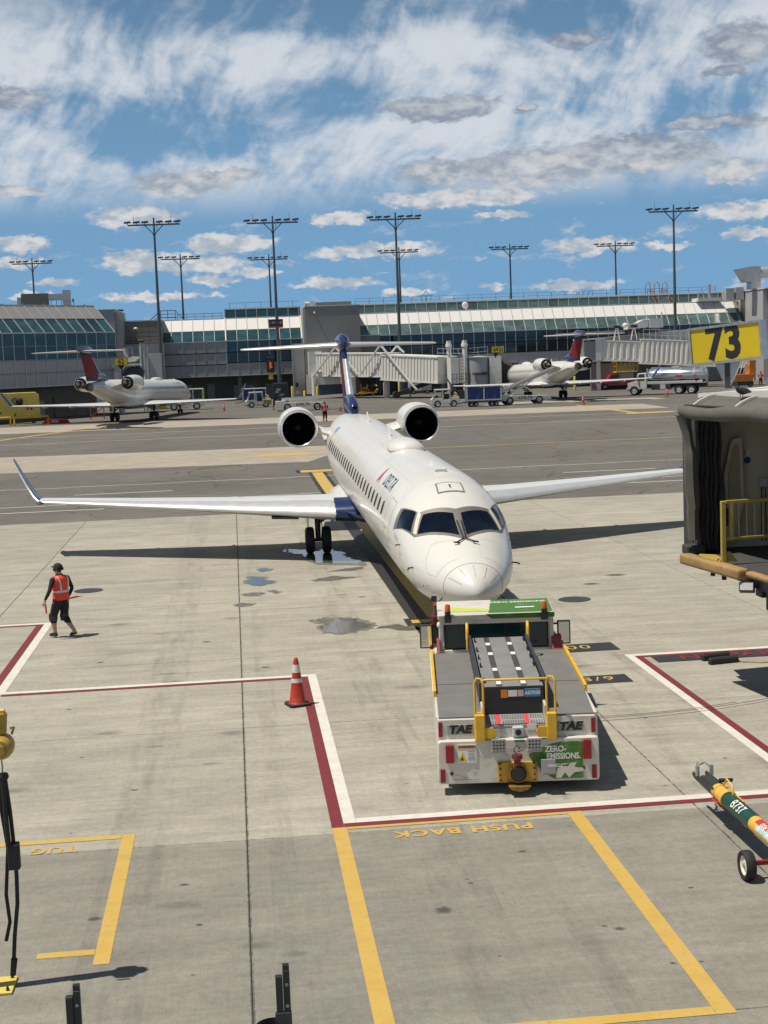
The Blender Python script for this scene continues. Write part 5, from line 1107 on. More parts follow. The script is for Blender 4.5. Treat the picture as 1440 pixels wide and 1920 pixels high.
# cab
tb('cab_floor', -1.02, 1.0, 4.9, 5.9, 1.09, 1.16, M_twhite)
for x in (-1.0, .98):
    b = MB(); b.bar((x, 4.97, 1.12), (x, 4.92, 1.74), .07, .09); b.obj('cab_pillar', M_twhite, T, None, .01); b = MB(); b.bar((x, 5.82, 1.12), (x, 5.72, 1.74), .07, .09); b.obj('cab_pillar', M_twhite, T, None, .01)
tb('rear_window_sill', -.98, .96, 4.93, 4.99, 1.10, 1.15, M_twhite); tb('window_header', -.98, .96, 4.90, 4.97, 1.625, 1.745, M_twhite)
for (x0, x1) in ((-.93, .16), (.19, .91)):
    fr = MB(); fr.box(x0, x1, 4.945, 4.965, 1.15, 1.625); wdw = fr.obj('cab_window', M_cabglass, T, None, .004)
    f2 = MB(); t_ = .018
    for a in ((x0, x1, 1.15, 1.15 + t_), (x0, x1, 1.625 - t_, 1.625), (x0, x0 + t_, 1.15 + t_, 1.625 - t_), (x1 - t_, x1, 1.15 + t_, 1.625 - t_)): f2.box(a[0], a[1], 4.935, 4.943, a[2], a[3])
    f2.obj('window_seal', M_blackp, T)
tb('cab_interior', -.95, .93, 5.02, 5.78, 1.17, 1.60, mat('cab_interior', (.03, .035, .035), .7, var=.4, scale=5), bev=0)
tb('driver_seat', -.85, -.40, 4.975, 5.01, 1.18, 1.40, mat('seat_red', (.22, .04, .03), .7, var=.2), bev=0)
b = MB(); b.loft([[(-1.06, 4.78, 1.73), (1.03, 4.78, 1.73), (1.03, 5.90, 1.76), (-1.06, 5.90, 1.76)], [(-1.06, 4.76, 1.83), (1.03, 4.76, 1.83), (1.03, 5.92, 1.88), (-1.06, 5.92, 1.88)]]); roof = b.obj('cab_roof', M_twhite, T, None, .02)
def roofp(pts_, m, nm, dz=.004): 
    b = MB(); b.add([(x, y, 1.83 + (y - 4.76) / 1.16 * .05 + dz) for x, y in pts_], [tuple(range(len(pts_)))]); b.obj(nm, m, roof)
roofp([(-.15, 4.80), (1.0, 4.80), (1.0, 5.88), (-.05, 5.88)], M_tgreen, 'roof_graphic'); roofp([(-.9, 4.98), (-.15, 4.92), (-.1, 5.12), (-.9, 5.35)], M_lime, 'roof_graphic', .005)
b = MB(); b.add([(-.1, 4.757, 1.735), (1.02, 4.757, 1.735), (1.02, 4.745, 1.825), (-.2, 4.745, 1.825)], [(0, 1, 2, 3)]); b.obj('roof_edge_graphic', M_tgreen, roof)
lettering('ZERO-EMISSIONS', .17, M_lightw, roof, (.42, 5.62, 1.878), (R(2.5), 0, 0), .003, .8); tb('roof_label', .35, .70, 5.1, 5.2, 1.856, 1.862, M_lightw, roof, 0)
for x in (-.88, .84):
    b = MB(); b.box(x - .06, x + .06, 4.68, 4.78, 1.70, 1.83); b.lathe([(.045, 0), (.055, .04), (.055, .07)], (x, 4.72, 1.83), 'Z', 12, cap1=True); b.obj('beacon_base', M_blackp, T); b = MB(); b.lathe([(.05, 0), (.05, .09), (.035, .125), (.0, .135)], (x, 4.72, 1.90), 'Z', 14); b.obj('beacon', M_amber, T, 50)
for sg, x in ((-1, -1.27), (1, 1.21)):
    b = MB(); b.box(x - .12, x + .12, 5.02, 5.05, 1.18, 1.62); mr = b.obj('mirror', M_blackp, T, None, .03); b = MB(); b.box(x - .095, x + .095, 5.006, 5.019, 1.21, 1.59); b.obj('mirror_glass', mat('mirror_glass', (.62, .65, .66), .05, metal=1.0, var=.02), mr); b = MB(); b.bar((sg * 1.0, 5.1, 1.55), (x, 5.06, 1.55), .03); b.bar((sg * 1.0, 5.1, 1.28), (x, 5.06, 1.28), .03); b.obj('mirror_arm', M_blackp, T)
b = MB(); b.tube([(-1.06, 5.1, 1.2), (-1.09, 5.1, 1.7), (-1.1, 5.12, 1.95)], .03, 6); b.obj('mast_stub', M_dark, T); b = MB(); b.box(-1.18, -1.0, 5.06, 5.2, 1.55, 1.80); b.obj('cable_bundle', mat('dark_red_cloth', (.10, .012, .012), .8, var=.4, scale=14), T, None, .05); b = MB(); b.cyl((-1.09, 5.12, 1.8), (-1.10, 5.14, 2.02), .035, n=8); b.obj('marker_wand', mat('wand_orange', (.7, .2, .08), .4), T); b = MB(); b.box(-1.16, -1.06, 5.1, 5.13, 2.02, 2.12); b.obj('wand_head', M_blackp, T)
b = MB(); b.ell((-1.03, 4.93, 1.62), (.05, .05, .06), 10, 6); b.obj('work_lamp', M_lightw, T)
tb('chassis_sill', -1.12, -.53, .36, .52, .30, 1.08, M_twhite, bev=0); tb('chassis_sill', .44, 1.12, .36, .52, .30, 1.08, M_twhite, bev=0); tb('chassis_sill', -.52, .43, .36, .53, .30, .95, M_twhite, bev=0)

# ------------------------------------------------------------------ people
def remeshed(mb, voxel, name):
    me = mb.mesh('tmp_figure'); o = bpy.data.objects.new('tmp_figure', me); COL.objects.link(o)
    m = o.modifiers.new('r', 'REMESH'); m.mode = 'VOXEL'; m.voxel_size = voxel; s = o.modifiers.new('s', 'SMOOTH'); s.factor = .5; s.iterations = 4
    dg = bpy.context.evaluated_depsgraph_get(); dg.update(); out = bpy.data.meshes.new_from_object(o.evaluated_get(dg)); out.name = name
    bpy.data.objects.remove(o); bpy.data.meshes.remove(me); return out
def ering(cx, cy, z, rx, ry, n=18): return [(cx + rx * math.cos(6.2832 * i / n), cy + ry * math.sin(6.2832 * i / n), z) for i in range(n)]
TORSO = [(.90, .155, .115), (.97, .175, .125), (1.06, .165, .12), (1.18, .165, .12), (1.30, .185, .13), (1.40, .205, .13), (1.47, .19, .115), (1.52, .10, .085), (1.56, .06, .065)]
def figure(pose, shorts=True):
    b = MB()
    b.loft([ering(0, .0 if z < 1.5 else .015, z, rx, ry) for z, rx, ry in TORSO])
    b.tube([(0, .015, 1.50), (0, .03, 1.62)], .058, 10)
    b.loft([ering(0, .04 + dy, z, rx, ry, 16) for z, rx, ry, dy in ((1.555, .035, .045, .02), (1.575, .055, .07, .015), (1.62, .07, .088, .005), (1.68, .078, .098, 0), (1.73, .076, .096, -.005), (1.77, .058, .075, -.008), (1.79, .02, .03, -.01))])
    b.loft([ering(0, .135, z, r, r * 1.3, 8) for z, r in ((1.615, .006), (1.63, .016), (1.655, .012), (1.675, .006))])          # nose
    for s in (-1, 1): b.ell((s * .078, .04, 1.665), (.014, .026, .036), 8, 6)                                            # ears
    for leg in pose['legs']:
        h, k, a, t = [Vector(p) for p in leg]
        b.tube([h + Vector((0, 0, .06)), h, h.lerp(k, .5), k], [.105, .11, .10, .082], 12); b.tube([k, k.lerp(a, .25), k.lerp(a, .4), k.lerp(a, .75), a], [.082, .078, .062, .046, .043], 12)
        heel = a + (a - t).normalized() * .05; heel.z = max(.03, a.z - .06); b.tube([heel, a + Vector((0, 0, -.03)), a.lerp(t, .55) + Vector((0, 0, -.01)), t], [.042, .05, .045, .034], 10)
    for arm in pose['arms']:
        s, e, w = [Vector(p) for p in arm]
        b.tube([s + Vector((-s.x * .25, 0, .0)), s, s.lerp(e, .5), e], [.06, .064, .052, .043], 10); b.tube([e, e.lerp(w, .4), w], [.044, .041, .028], 10)
        d = (w - e).normalized(); sd = Vector((math.copysign(1, s.x), 0, 0)); fr = d.cross(sd).normalized(); sd = fr.cross(d).normalized()
        b.loft([[w + d * q + fr * (.042 * p * math.cos(6.283 * i / 8)) + sd * (.018 * p * math.sin(6.283 * i / 8)) for i in range(8)] for q, p in ((0, .7), (.04, 1), (.085, 1.0))])
        for k, (o, L) in enumerate(((-.032, .058), (-.011, .070), (.011, .066), (.032, .052))): b.tube([w + d * .07 + fr * o, w + d * (.08 + L * .5) + fr * o - sd * .005, w + d * (.08 + L * .85) + fr * o - sd * .03], .0095, 6)
        b.tube([w + d * .02 - fr * .035, w + d * .05 - fr * .062 - sd * .01, w + d * .085 - fr * .055 - sd * .03], .011, 6)
    me = remeshed(b, .011, 'person')
    for m in (M_cloth, M_skin, mat('shoe_black', (.012, .012, .012), .6)): me.materials.append(m)
    wr = [Vector(a[2]) for a in pose['arms']]
    for p in me.polygons:
        c = p.center; mi = 0
        if c.z > 1.545: mi = 1
        if c.z > 1.70 and c.y < .10: mi = 0
        if c.z > 1.60 and c.y < .0: mi = 0
        if shorts and .13 < c.z < .36: mi = 1
        if c.z <= .13: mi = 2
        if min((c - w).length for w in wr) < .04 or any((c - w).dot((w - Vector(a[1])).normalized()) > -.01 and (c - w).length < .22 and c.z < 1.2 for w, a in zip(wr, pose['arms'])): mi = 1
        p.material_index = mi
    me.shade_smooth()
    return me
def vest(parent):
    b = MB(); b.loft([ering(0, .0 if z < 1.5 else .015, z, rx, ry, 22) for z, rx, ry in ((.93, .20, .15), (1.0, .195, .148), (1.18, .187, .142), (1.30, .20, .148), (1.40, .215, .146), (1.465, .205, .13), (1.51, .135, .105), (1.525, .09, .085))], 0, True, True); v = b.obj('vest', M_vest, parent, 60)
    b = MB(); b.loft([ering(0, 0, z, rx, ry, 22) for z, rx, ry in ((1.115, .197, .152), (1.165, .195, .151))], 0, False, False); b.obj('reflective_band', M_refl, v, 60)
    for s in (-1, 1):
        for fy in (-1, 1):
            q = MB(); pts = []
            for (z, x, y) in ((1.17, .095, .14), (1.30, .105, .143), (1.40, .12, .13), (1.47, .125, .105), (1.515, .115, .04)): pts.append((s * x, fy * y, z))
            vv = []
            for p in pts: vv += [(p[0] - .022, p[1], p[2]), (p[0] + .022, p[1], p[2])]
            q.add(vv, [(2 * k, 2 * k + 1, 2 * k + 3, 2 * k + 2) for k in range(len(pts) - 1)]); q.obj('reflective_strap', M_refl, v)
def cap(parent, m=M_cloth):
    b = MB(); b.loft([ering(0, .035, z, rx, ry, 18) for z, rx, ry in ((1.70, .092, .112), (1.74, .09, .108), (1.785, .07, .085), (1.81, .03, .04))], 0, False, True); c = b.obj('cap', m, parent, 60)
    b = MB(); b.prism([(-.07, .10), (.07, .10), (.065, .19), (.03, .225), (-.03, .225), (-.065, .19)], 1.705, 1.72); b.obj('cap_brim', m, c)
    for s in (-1, 1): b = MB(); b.lathe([(.04, 0), (.045, .03), (.0, .035)] if s > 0 else [(.0, -.035), (.045, -.03), (.04, 0)], (s * .085, .03, 1.665), 'X', 12); b.obj('ear_defender', M_blackp, c, 50)
WALK = {'legs': [((-.095, 0, .92), (-.10, .17, .50), (-.10, .14, .11), (-.10, .30, .05)), ((.095, 0, .92), (.10, .04, .50), (.10, -.26, .16), (.10, -.12, .05))],
        'arms': [((-.20, .0, 1.44), (-.33, -.02, 1.17), (-.40, .06, .95)), ((.20, .0, 1.44), (.28, -.06, 1.17), (.25, .04, .95))]}
STAND = {'legs': [((-.095, 0, .92), (-.11, .03, .50), (-.115, 0, .09), (-.13, .16, .045)), ((.095, 0, .92), (.11, .02, .50), (.115, -.02, .09), (.14, .14, .045))],
         'arms': [((-.20, .0, 1.44), (-.29, .04, 1.17), (-.20, .22, 1.12)), ((.20, .0, 1.44), (.29, .02, 1.17), (.18, .23, 1.10))]}
me_w = figure(WALK); me_s = figure(STAND, False)
def person(me, loc, rz, label):
    o = place('person', me, None, None, loc, (0, 0, rz)); tag(o, label, 'person', 'ramp workers'); o.scale = (1.12, 1.12, 1.0); vest(o); cap(o); return o
pw = person(me_w, (-4.36, 35.1, 0), R(48), 'person in a red-orange vest and black cap walking across the concrete with wands')
for s in (-1, 1): 
    b = MB(); b.loft([ering(-.10 if s < 0 else .10, .17 if s < 0 else .04, z, r, r * 1.05, 12) for z, r in ((.40, .082), (.46, .094), (.54, .096), (.58, .088))]); b.obj('knee_pad', M_blackp, pw, 60)
def wand(a, b_, label):
    a = Vector(a); b_ = Vector(b_); o = thing('marshalling_wand', label, 'wand', a, 0, 'marshalling wands'); d = b_ - a
    q = MB(); q.cyl((0, 0, 0), d * .3, .018, n=8); q.obj('grip', M_blackp, o, 50); q = MB(); q.tube([d * .3, d * .9, d], [.022, .022, .012], 10); q.obj('rod', mat('wand_red', (.85, .10, .06), .35), o, 60)
MW = Matrix.Translation((-4.36, 35.1, 0)) @ Matrix.Rotation(R(48), 4, 'Z')
w1 = MW @ Vector((-.42, .09, .90)); wand(w1 + Vector((0, 0, .06)), w1 + Vector((.02, -.02, -.26)), "red wand hanging from the walking person's lower hand")
w2 = MW @ Vector((.26, .06, .90)); wand(w2, w2 + Vector((.36, -.10, .07)), "red wand sticking out behind the walking person's back")
person(me_s, (8.2, 131.5, zg(131.5)), R(200), 'person in a red vest standing on the apron behind the jet engine')
person(me_s, (26.0, 186.0, 2.25), R(150), 'person in an orange vest up by the dark belt conveyor')
person(me_s, (66.5, 178, .9), R(170), 'person in a red vest near the orange machine behind the 73 sign')

# ------------------------------------------------------------------ cones, chocks, tow bar, hoist
M_cone = mat('cone_orange_red', (.40, .026, .010), .55, var=.25, scale=6, dirt=((.12, .02, .015), .7, 9))
M_band = mat('cone_white_band', (.62, .60, .56), .5, var=.2, scale=8, dirt=((.35, .18, .14), .5, 10))
def cone():
    r = empty('traffic_cone')
    b = MB(); b.prism([(-.21, -.17), (-.17, -.21), (.17, -.21), (.21, -.17), (.21, .17), (.17, .21), (-.17, .21), (-.21, .17)], 0, .05); b.obj('base', M_black, r, None, .008)
    rad = lambda z: .155 - (z - .05) / .85 * .115
    b = MB(); b.lathe([(rad(.05) + .02, .05), (rad(.07), .07), (rad(.45), .45), (rad(.7), .7), (rad(.86), .86), (.03, .90), (.018, .905)], (0, 0, 0), 'Z', 22); b.obj('body', M_cone, r, 50)
    for z0, z1 in ((.44, .52), (.63, .78)): b = MB(); b.lathe([(rad(z0) + .004, z0), (rad(z1) + .004, z1)], (0, 0, 0), 'Z', 22); b.obj('band', M_band, r, 50)
    return r
c0 = cone()
for k, (x, y, rz, lab) in enumerate([(.93, 26.75, .3, 'tall red cone with white bands on the corner of the red and white line'), (-1.1, 165.2, 0, 'small red cone beside the wingtip of the jet at gate 62'), (11.0, 150.5, .2, 'small red cone to the right of the person behind the engine'),
                                     (34.9, 142.8, 0, 'red cone on the yellow line behind the jet at gate 64'), (47.0, 154.2, 0, 'red cone standing against the rear wheels of the tanker truck')]):
    o = c0 if k == 0 else copy_tree(c0); o.location = (x, y, zg(y)); o.rotation_euler = (0, 0, rz); tag(o, lab, 'traffic cone', 'traffic cones')
ck = thing('wheel_chocks', 'pair of black wheel chocks joined by a rope inside the no parking box', 'wheel chock', (9.6, 28.2, 0))
for (x, y, a) in ((.02, .28, .25), (.05, -.12, .18)):
    b = MB(); b.prism([(-.07, 0), (.07, 0), (.06, .11), (0, .15), (-.06, .11)], -.32, .32, 0, 'X'); b.obj('chock', M_black, ck, None, .015, loc=(x, y, 0), rot=(0, 0, a))
b = MB(); b.tube([(.34, .0, .04), (.45, -.15, .015), (.6, -.2, .012), (.78, -.32, .012), (.95, -.30, .012), (.99, -.38, .012)], .014, 6); b.obj('rope', mat('yellow_rope', (.35, .27, .10), .8, var=.4, scale=20), ck)
# tow bar
M_tby = mat('towbar_yellow', (.68, .40, .07), .45, var=.12, dirt=((.35, .22, .06), .5, 5)); M_tbg = mat('towbar_green', (.012, .06, .045), .4, var=.2)
tbar = thing('tow_bar', 'yellow and dark green aircraft tow bar on a two-wheel axle at the frame edge', 'tow bar', (6.25, 16.43, 0))
b = MB(); b.cyl((0, -3.2, .47), (0, 2.02, .47), .105, n=20); b.obj('tube', M_tby, tbar, 50)
b = MB(); b.cyl((0, .62, .47), (0, 1.62, .47), .109, n=20); b.obj('green_sleeve', M_tbg, tbar, 50)
b = MB(); b.cyl((0, 1.60, .47), (0, 1.70, .47), .118, n=20); b.cyl((0, 1.90, .47), (0, 2.04, .47), .115, .09, n=20); b.obj('collar', M_tby, tbar, 50)
def on_tube(txt, size, y0, ang, m, bold=.002, sx=1.0, flip=False):
    me = text_mesh(txt, size, bold, sx, cuts=2)
    for v in me.vertices:
        x, y = (-v.co.x, -v.co.y) if flip else (v.co.x, v.co.y); a = R(ang) - y / .11; v.co = (-math.cos(a) * .112 if 0 else .112 * math.cos(math.pi - (R(ang) + y / .11)), y0 - x, .47 + .112 * math.sin(math.pi - (R(ang) + y / .11)))
    place('lettering', me, m, tbar)
on_tube('B737', .19, 1.08, 48, M_lightw)
def on_patch(y0, y1, a0, a1, m, nm, r=.1105):
    b = MB(); v = []
    for j in range(2):
        for i in range(9): a = math.pi - R(a0 + (a1 - a0) * i / 8); v.append((r * math.cos(a), (y0, y1)[j], .47 + r * math.sin(a)))
    b.add(v, [(i, i + 1, 10 + i, 9 + i) for i in range(8)]); b.obj(nm, m, tbar)
on_patch(.45, -.75, 50, 105, mat('label_red', (.50, .04, .05), .5), 'red_label'); on_patch(.35, -.5, 10, 45, mat('label_pale_blue', (.45, .62, .60), .5, var=.3, scale=14), 'blue_label')
M_tbw = mat('label_white', (.8, .75, .72), .5)
def on_tube2(txt, size, y0, ang, m): 
    me = text_mesh(txt, size, .001, 1.0, cuts=2)
    for v in me.vertices: a = math.pi - (R(ang) - v.co.y / .112); v.co = (.113 * math.cos(a), y0 + v.co.x, .47 + .113 * math.sin(a))
    place('lettering', me, m, tbar)
on_tube2('B737 NG 800-900', .12, -.15, 68, M_tbw)
b = MB(); b.prism([(-.16, 0), (.0, .10), (.16, 0), (0, .03)], 0, .006); b.obj('emblem', mat('emblem_dark_red', (.30, .02, .02), .4), tbar, loc=(-.06, -.75, .568), rot=(0, R(-32), R(90)))
b = MB(); b.prism([(-.075, .40), (.075, .40), (.075, .54), (-.075, .54)], 1.98, 2.55, 0, 'Y'); b.obj('head_block', M_dark, tbar, None, .01)
for sx in (-1, 1):
    b = MB(); b.prism([(1.95, .42), (2.75, .44), (2.85, .47), (2.8, .52), (1.95, .54)], sx * .085, sx * .10, 0, 'X'); b.obj('head_cheek', M_dark, tbar); b = MB(); b.cyl((sx * .1, 2.6, .52), (sx * .1, 2.6, .66), .03, n=8); b.tube([(sx * .1, 2.6, .62), (sx * .05, 2.75, .66), (sx * .02, 2.85, .60)], .015, 6); b.obj('latch', M_steel, tbar)
b = MB(); b.cyl((.08, 2.2, .56), (.20, 2.05, .60), .028, n=8); b.obj('release_lever', M_blackp, tbar); b = MB(); b.prism([(-.11, .40), (-.07, .33), (.0, .33), (-.02, .40)], 1.75, 2.0, 0, 'Y'); b.obj('shear_plate', M_sred, tbar)
b = MB(); b.tube([(.02, 1.50, .57), (.02, 1.52, .68), (.02, 1.75, .72), (.02, 1.85, .60)], .014, 6); b.obj('carry_handle', M_tby, tbar, 60); b = MB(); b.bar((.06, 1.2, .565), (.06, 1.95, .575), .02, .012); b.obj('handle_rod', M_tby, tbar)
b = MB(); b.bar((-.30, 0, .2), (.30, 0, .2), .05); b.bar((0, 0, .2), (0, .05, .42), .07); b.obj('axle', mat('axle_dark_red', (.20, .02, .02), .5), tbar)
for sx in (-1, 1):
    w = MB(); w.lathe([(.12, -.05), (.165, -.065), (.18, -.045), (.182, 0), (.18, .045), (.165, .065), (.12, .05)], (sx * .34, 0, .18), 'X', 26); ty = w.obj('wheel', M_tyre, tbar, 45); w = MB(); w.lathe([(.02, .03), (.05, .035), (.09, .02), (.12, .045), (.12, -.045), (.09, -.02), (.05, -.035), (.02, -.03)], (sx * .34, 0, .18), 'X', 20); w.obj('rim', mat('rim_cream', (.72, .68, .55), .5, var=.1), ty, 45); w = MB(); w.cyl((sx * .34 - .05, 0, .18), (sx * .34 + .05, 0, .18), .028, n=10); w.obj('hub_cap', M_steel, ty)
# yellow hoist post with hanging cables
hp_ = thing('hoist_post', 'yellow hoist post with hanging black ground power cables at the frame edge', 'post', (-2.81, 15.0, 0))
b = MB(); b.cyl((0, 0, .03), (0, 0, 3.1), .065, n=16); b.obj('post', M_yel2, hp_, 50)
b = MB(); b.box(-.22, .22, -.2, .22, 0, .03); b.obj('base_plate', M_yel2, hp_, None, .006)
for x in (-.17, .17):
    for y in (-.15, .17): b = MB(); b.cyl((x, y, .03), (x, y, .06), .018, n=6); b.cyl((x, y, .05), (x, y, .085), .01, n=6); b.obj('anchor_bolt', M_dark, hp_)
b = MB(); b.bar((0, 0, 2.95), (.3, 0, 2.95), .09, .07); b.obj('arm', M_yel2, hp_)
b = MB(); b.lathe([(.02, -.15), (.09, -.14), (.125, -.08), (.132, 0), (.125, .08), (.09, .14), (.02, .15)], (.25, 0, 2.60), 'Y', 22); hs_ = b.obj('hoist_motor', mat('hoist_yellow', (.45, .30, .05), .45, var=.25, dirt=((.06, .05, .03), .7, 6)), hp_, 50); b = MB(); b.cyl((.24, 0, 2.74), (.24, 0, 2.95), .07, .09, 10); b.obj('hoist_bracket', hs_.data.materials[0], hp_, 50); b = MB(); b.lathe([(.07, -.175), (.06, -.2), (.0, -.2)], (.24, 0, 2.6), 'Y', 14); b.obj('hoist_boss', hs_.data.materials[0], hp_, 50); b = MB(); b.tube([(.36, 0, 2.72), (.39, 0, 2.80), (.35, 0, 2.78)], .015, 6); b.obj('hoist_eye', hs_.data.materials[0], hp_, 50)
b = MB(); b.tube([(.24, 0, 2.45), (.245, 0, 2.38), (.24, 0, 2.30)], .010, 5); b.obj('hook', M_steel, hp_)
b = MB(); b.tube([(.26, 0, 2.28), (.29, 0, 1.9), (.30, .02, 1.6), (.31, .02, 1.2), (.30, .02, .9), (.25, .02, .55), (.22, .02, .25)], .022, 7); b.obj('power_cable', M_black, hp_, 60); b = MB(); b.tube([(.22, 0, 2.28), (.20, .03, 1.9), (.24, .03, 1.5), (.19, .03, 1.0), (.21, .03, .7), (.16, .02, .5), (.19, .02, .62)], .02, 7); b.obj('power_cable', M_black, hp_, 60)
b = MB(); b.tube([(.24, -.02, 2.28), (.25, -.03, 1.8), (.26, -.03, 1.55)], .03, 7); b.box(.24, .36, -.05, .06, 1.28, 1.56); b.obj('cable_clamp', M_black, hp_, None, .01); b = MB(); b.cyl((.23, .02, .30), (.205, .02, .12), .035, .03, 10); b.obj('plug', M_black, hp_, 50); b = MB(); b.lathe([(.05, 0), (.06, .03), (.05, .06)], (.245, 0, 2.25), 'Z', 10, cap0=True, cap1=True); b.obj('cable_grip', M_black, hp_)
# two dark steel stanchions in front of the window wall
for (x, y, lab) in ((.19, 12.7, 'dark steel stanchion with a curved guard at the bottom edge'), (-1.68, 12.62, 'dark steel stanchion standing alone at the bottom edge, left')):
    s_ = thing('steel_stanchion', lab, 'stanchion', (x, y, 0), 0, 'dark steel stanchions'); b = MB(); b.box(-.065, -.001, -.03, .03, 0, .90); b.box(.003, .065, -.025, .035, 0, .95); b.obj('post', mat('stanchion_green_black', (.016, .024, .024), .45, var=.25), s_, None, .004)
    for z in (.82, .62): b = MB(); b.lathe([(.016, -.006), (.016, .0), (.008, .0), (.0, -.01)], (.035, -.032, z), 'Y', 10); b.obj('bolt', M_steel, s_)
    b = MB(); b.box(.004, .064, -.02, .034, .951, 1.0); b.obj('cap_plate', mat('stanchion_green_black', (0, 0, 0)), s_)
    b = MB(); b.box(-.09, .09, -.09, .09, -.002, .02); b.obj('foot', M_dark, s_)
    if x > 0:
        b = MB(); b.lathe([(.17, .30), (.18, .36), (.17, .42)], (-.10, .02, 0), 'Z', 20); b.obj('curved_guard', mat('stanchion_green_black', (0, 0, 0)), s_, 50)
        b = MB(); b.box(-.08, .07, -.05, .0, .30, .56); b.obj('guard_bracket', M_dark, s_)

# ------------------------------------------------------------------ near jet bridge cab (gate 73)
M_canv = mat('canopy_fabric', (.105, .10, .088), .85, var=.18, scale=3, bump=.5, bscale=4)
M_canvd = mat('canopy_fabric_dark', (.042, .043, .042), .9, var=.25, scale=3, bump=.5, bscale=4)
M_beige = mat('cab_wall_beige', (.58, .52, .40), .6, var=.08, scale=1.5, dirt=((.25, .22, .16), .4, 2))
M_tan = mat('bumper_tan_rubber', (.33, .21, .085), .7, var=.2, scale=3, dirt=((.14, .09, .04), .7, 5))
M_gate = mat('gate_shaded_yellow', (.40, .30, .055), .55, var=.15, dirt=((.18, .14, .05), .5, 5))  # duller yellow stands in for the canopy's shade on the gate
M_floor = mat('cab_floor_rubber', (.05, .05, .05), .8, var=.25, scale=4)
JB = thing('jet_bridge_cab', 'open jet bridge cab with grey canopy, yellow gate and tan bumper beside the parked jet', 'jet bridge', (10.0, 25.0, 0))
O8 = Vector((10.0, 25.0, 0))
def L8(*p): return tuple(Vector(p) - O8)
def box8(name, x0, x1, y0, y1, z0, z1, m, bev=0.0): b = MB(); b.box(x0 - 10, x1 - 10, y0 - 25, y1 - 25, z0, z1); return b.obj(name, m, JB, None, bev)
b = MB(); b.prism([(p[0] - 10, p[1] - 25) for p in ((8.50, 26.2), (8.86, 23.6), (9.1, 21.3), (15, 21.3), (15, 27.3), (8.6, 27.3))], 2.38, 2.50); b.obj('floor', M_floor, JB, None, .01)
def beam(name, a, b_, w, h, m):
    q = MB(); q.bar(a, b_, w, h); return q.obj(name, m, JB, 60, .06, seg=3)
beam('bumper', L8(8.33, 26.36, 2.46), L8(8.66, 24.1, 2.46), .24, .2, M_tan); beam('bumper', L8(8.72, 23.98, 2.49), L8(9.0, 21.4, 2.49), .16, .10, M_tan)
box8('sill_pad', 8.40, 8.75, 26.38, 26.75, 2.5, 2.68, M_canvd, .02)
box8('inner_wall', 9.0, 15, 27.2, 27.32, 2.5, 5.22, M_beige); box8('rear_wall', 14.0, 14.1, 21.4, 27.2, 2.5, 5.2, M_beige); box8('ceiling', 8.95, 15, 21.3, 27.32, 5.23, 5.30, M_beige)
box8('side_wall', 10.2, 15, 21.3, 21.4, 2.5, 5.2, M_beige)
# pale folding panel with inset
pl = [(9.26, 2.62), (9.29, 2.90), (9.38, 3.02), (9.33, 3.95), (9.45, 4.48), (9.50, 4.62), (9.70, 4.66), (9.74, 3.4), (9.52, 2.62)]
b = MB(); b.prism([(x - 10, z) for x, z in pl], 1.98, 2.04, 0, 'Y'); pn = b.obj('folding_panel', M_beige, JB, None, .012)
b = MB(); b.prism([(x - 10, z) for x, z in ((9.40, 3.40), (9.41, 3.95), (9.50, 4.42), (9.55, 4.52), (9.63, 4.52), (9.66, 3.45))], 1.96, 1.978, 0, 'Y'); b.obj('panel_inset', mat('panel_inset', (.36, .32, .24), .6, var=.1), pn, None, .006)
box8('light_bar', 10.0, 11.5, 26.1, 26.2, 5.06, 5.12, mat('lamp_diffuser_off', (.55, .52, .42), .5)); box8('wall_sticker', 9.80, 9.92, 27.175, 27.195, 4.28, 4.40, M_white2); box8('wall_sticker', 9.815, 9.83, 27.165, 27.174, 4.29, 4.39, M_blackp)
b = MB(); b.lathe([(.0, -.01), (.065, -.01), (.065, 0)], (9.87 - 10, 2.185, 4.19), 'Y', 16); b.obj('blue_disc', mat('blue_sticker', (.02, .05, .35), .5), JB)
box8('switch_box', 10.08, 10.24, 27.08, 27.19, 3.66, 3.84, M_lgrey, .01)
for x in (10.14, 10.22): b = MB(); b.cyl((x - 10, 2.15, 2.6), (x - 10, 2.15, 3.66), .012, n=6); b.obj('conduit', M_dark, JB)
b = MB(); b.lathe([(.09, 0), (.10, -.01), (.09, -.02)], (-.66, 1.93, 3.12), 'Y', 16); b.obj('hand_wheel', M_blackp, JB); box8('control_box', 9.22, 9.40, 26.95, 27.02, 2.95, 3.3, M_dark, .01); b = MB(); b.lathe([(.035, 0), (.035, -.04), (0, -.04)], (-.68, 1.94, 3.14), 'Y', 12); b.obj('stop_button', M_red, JB)
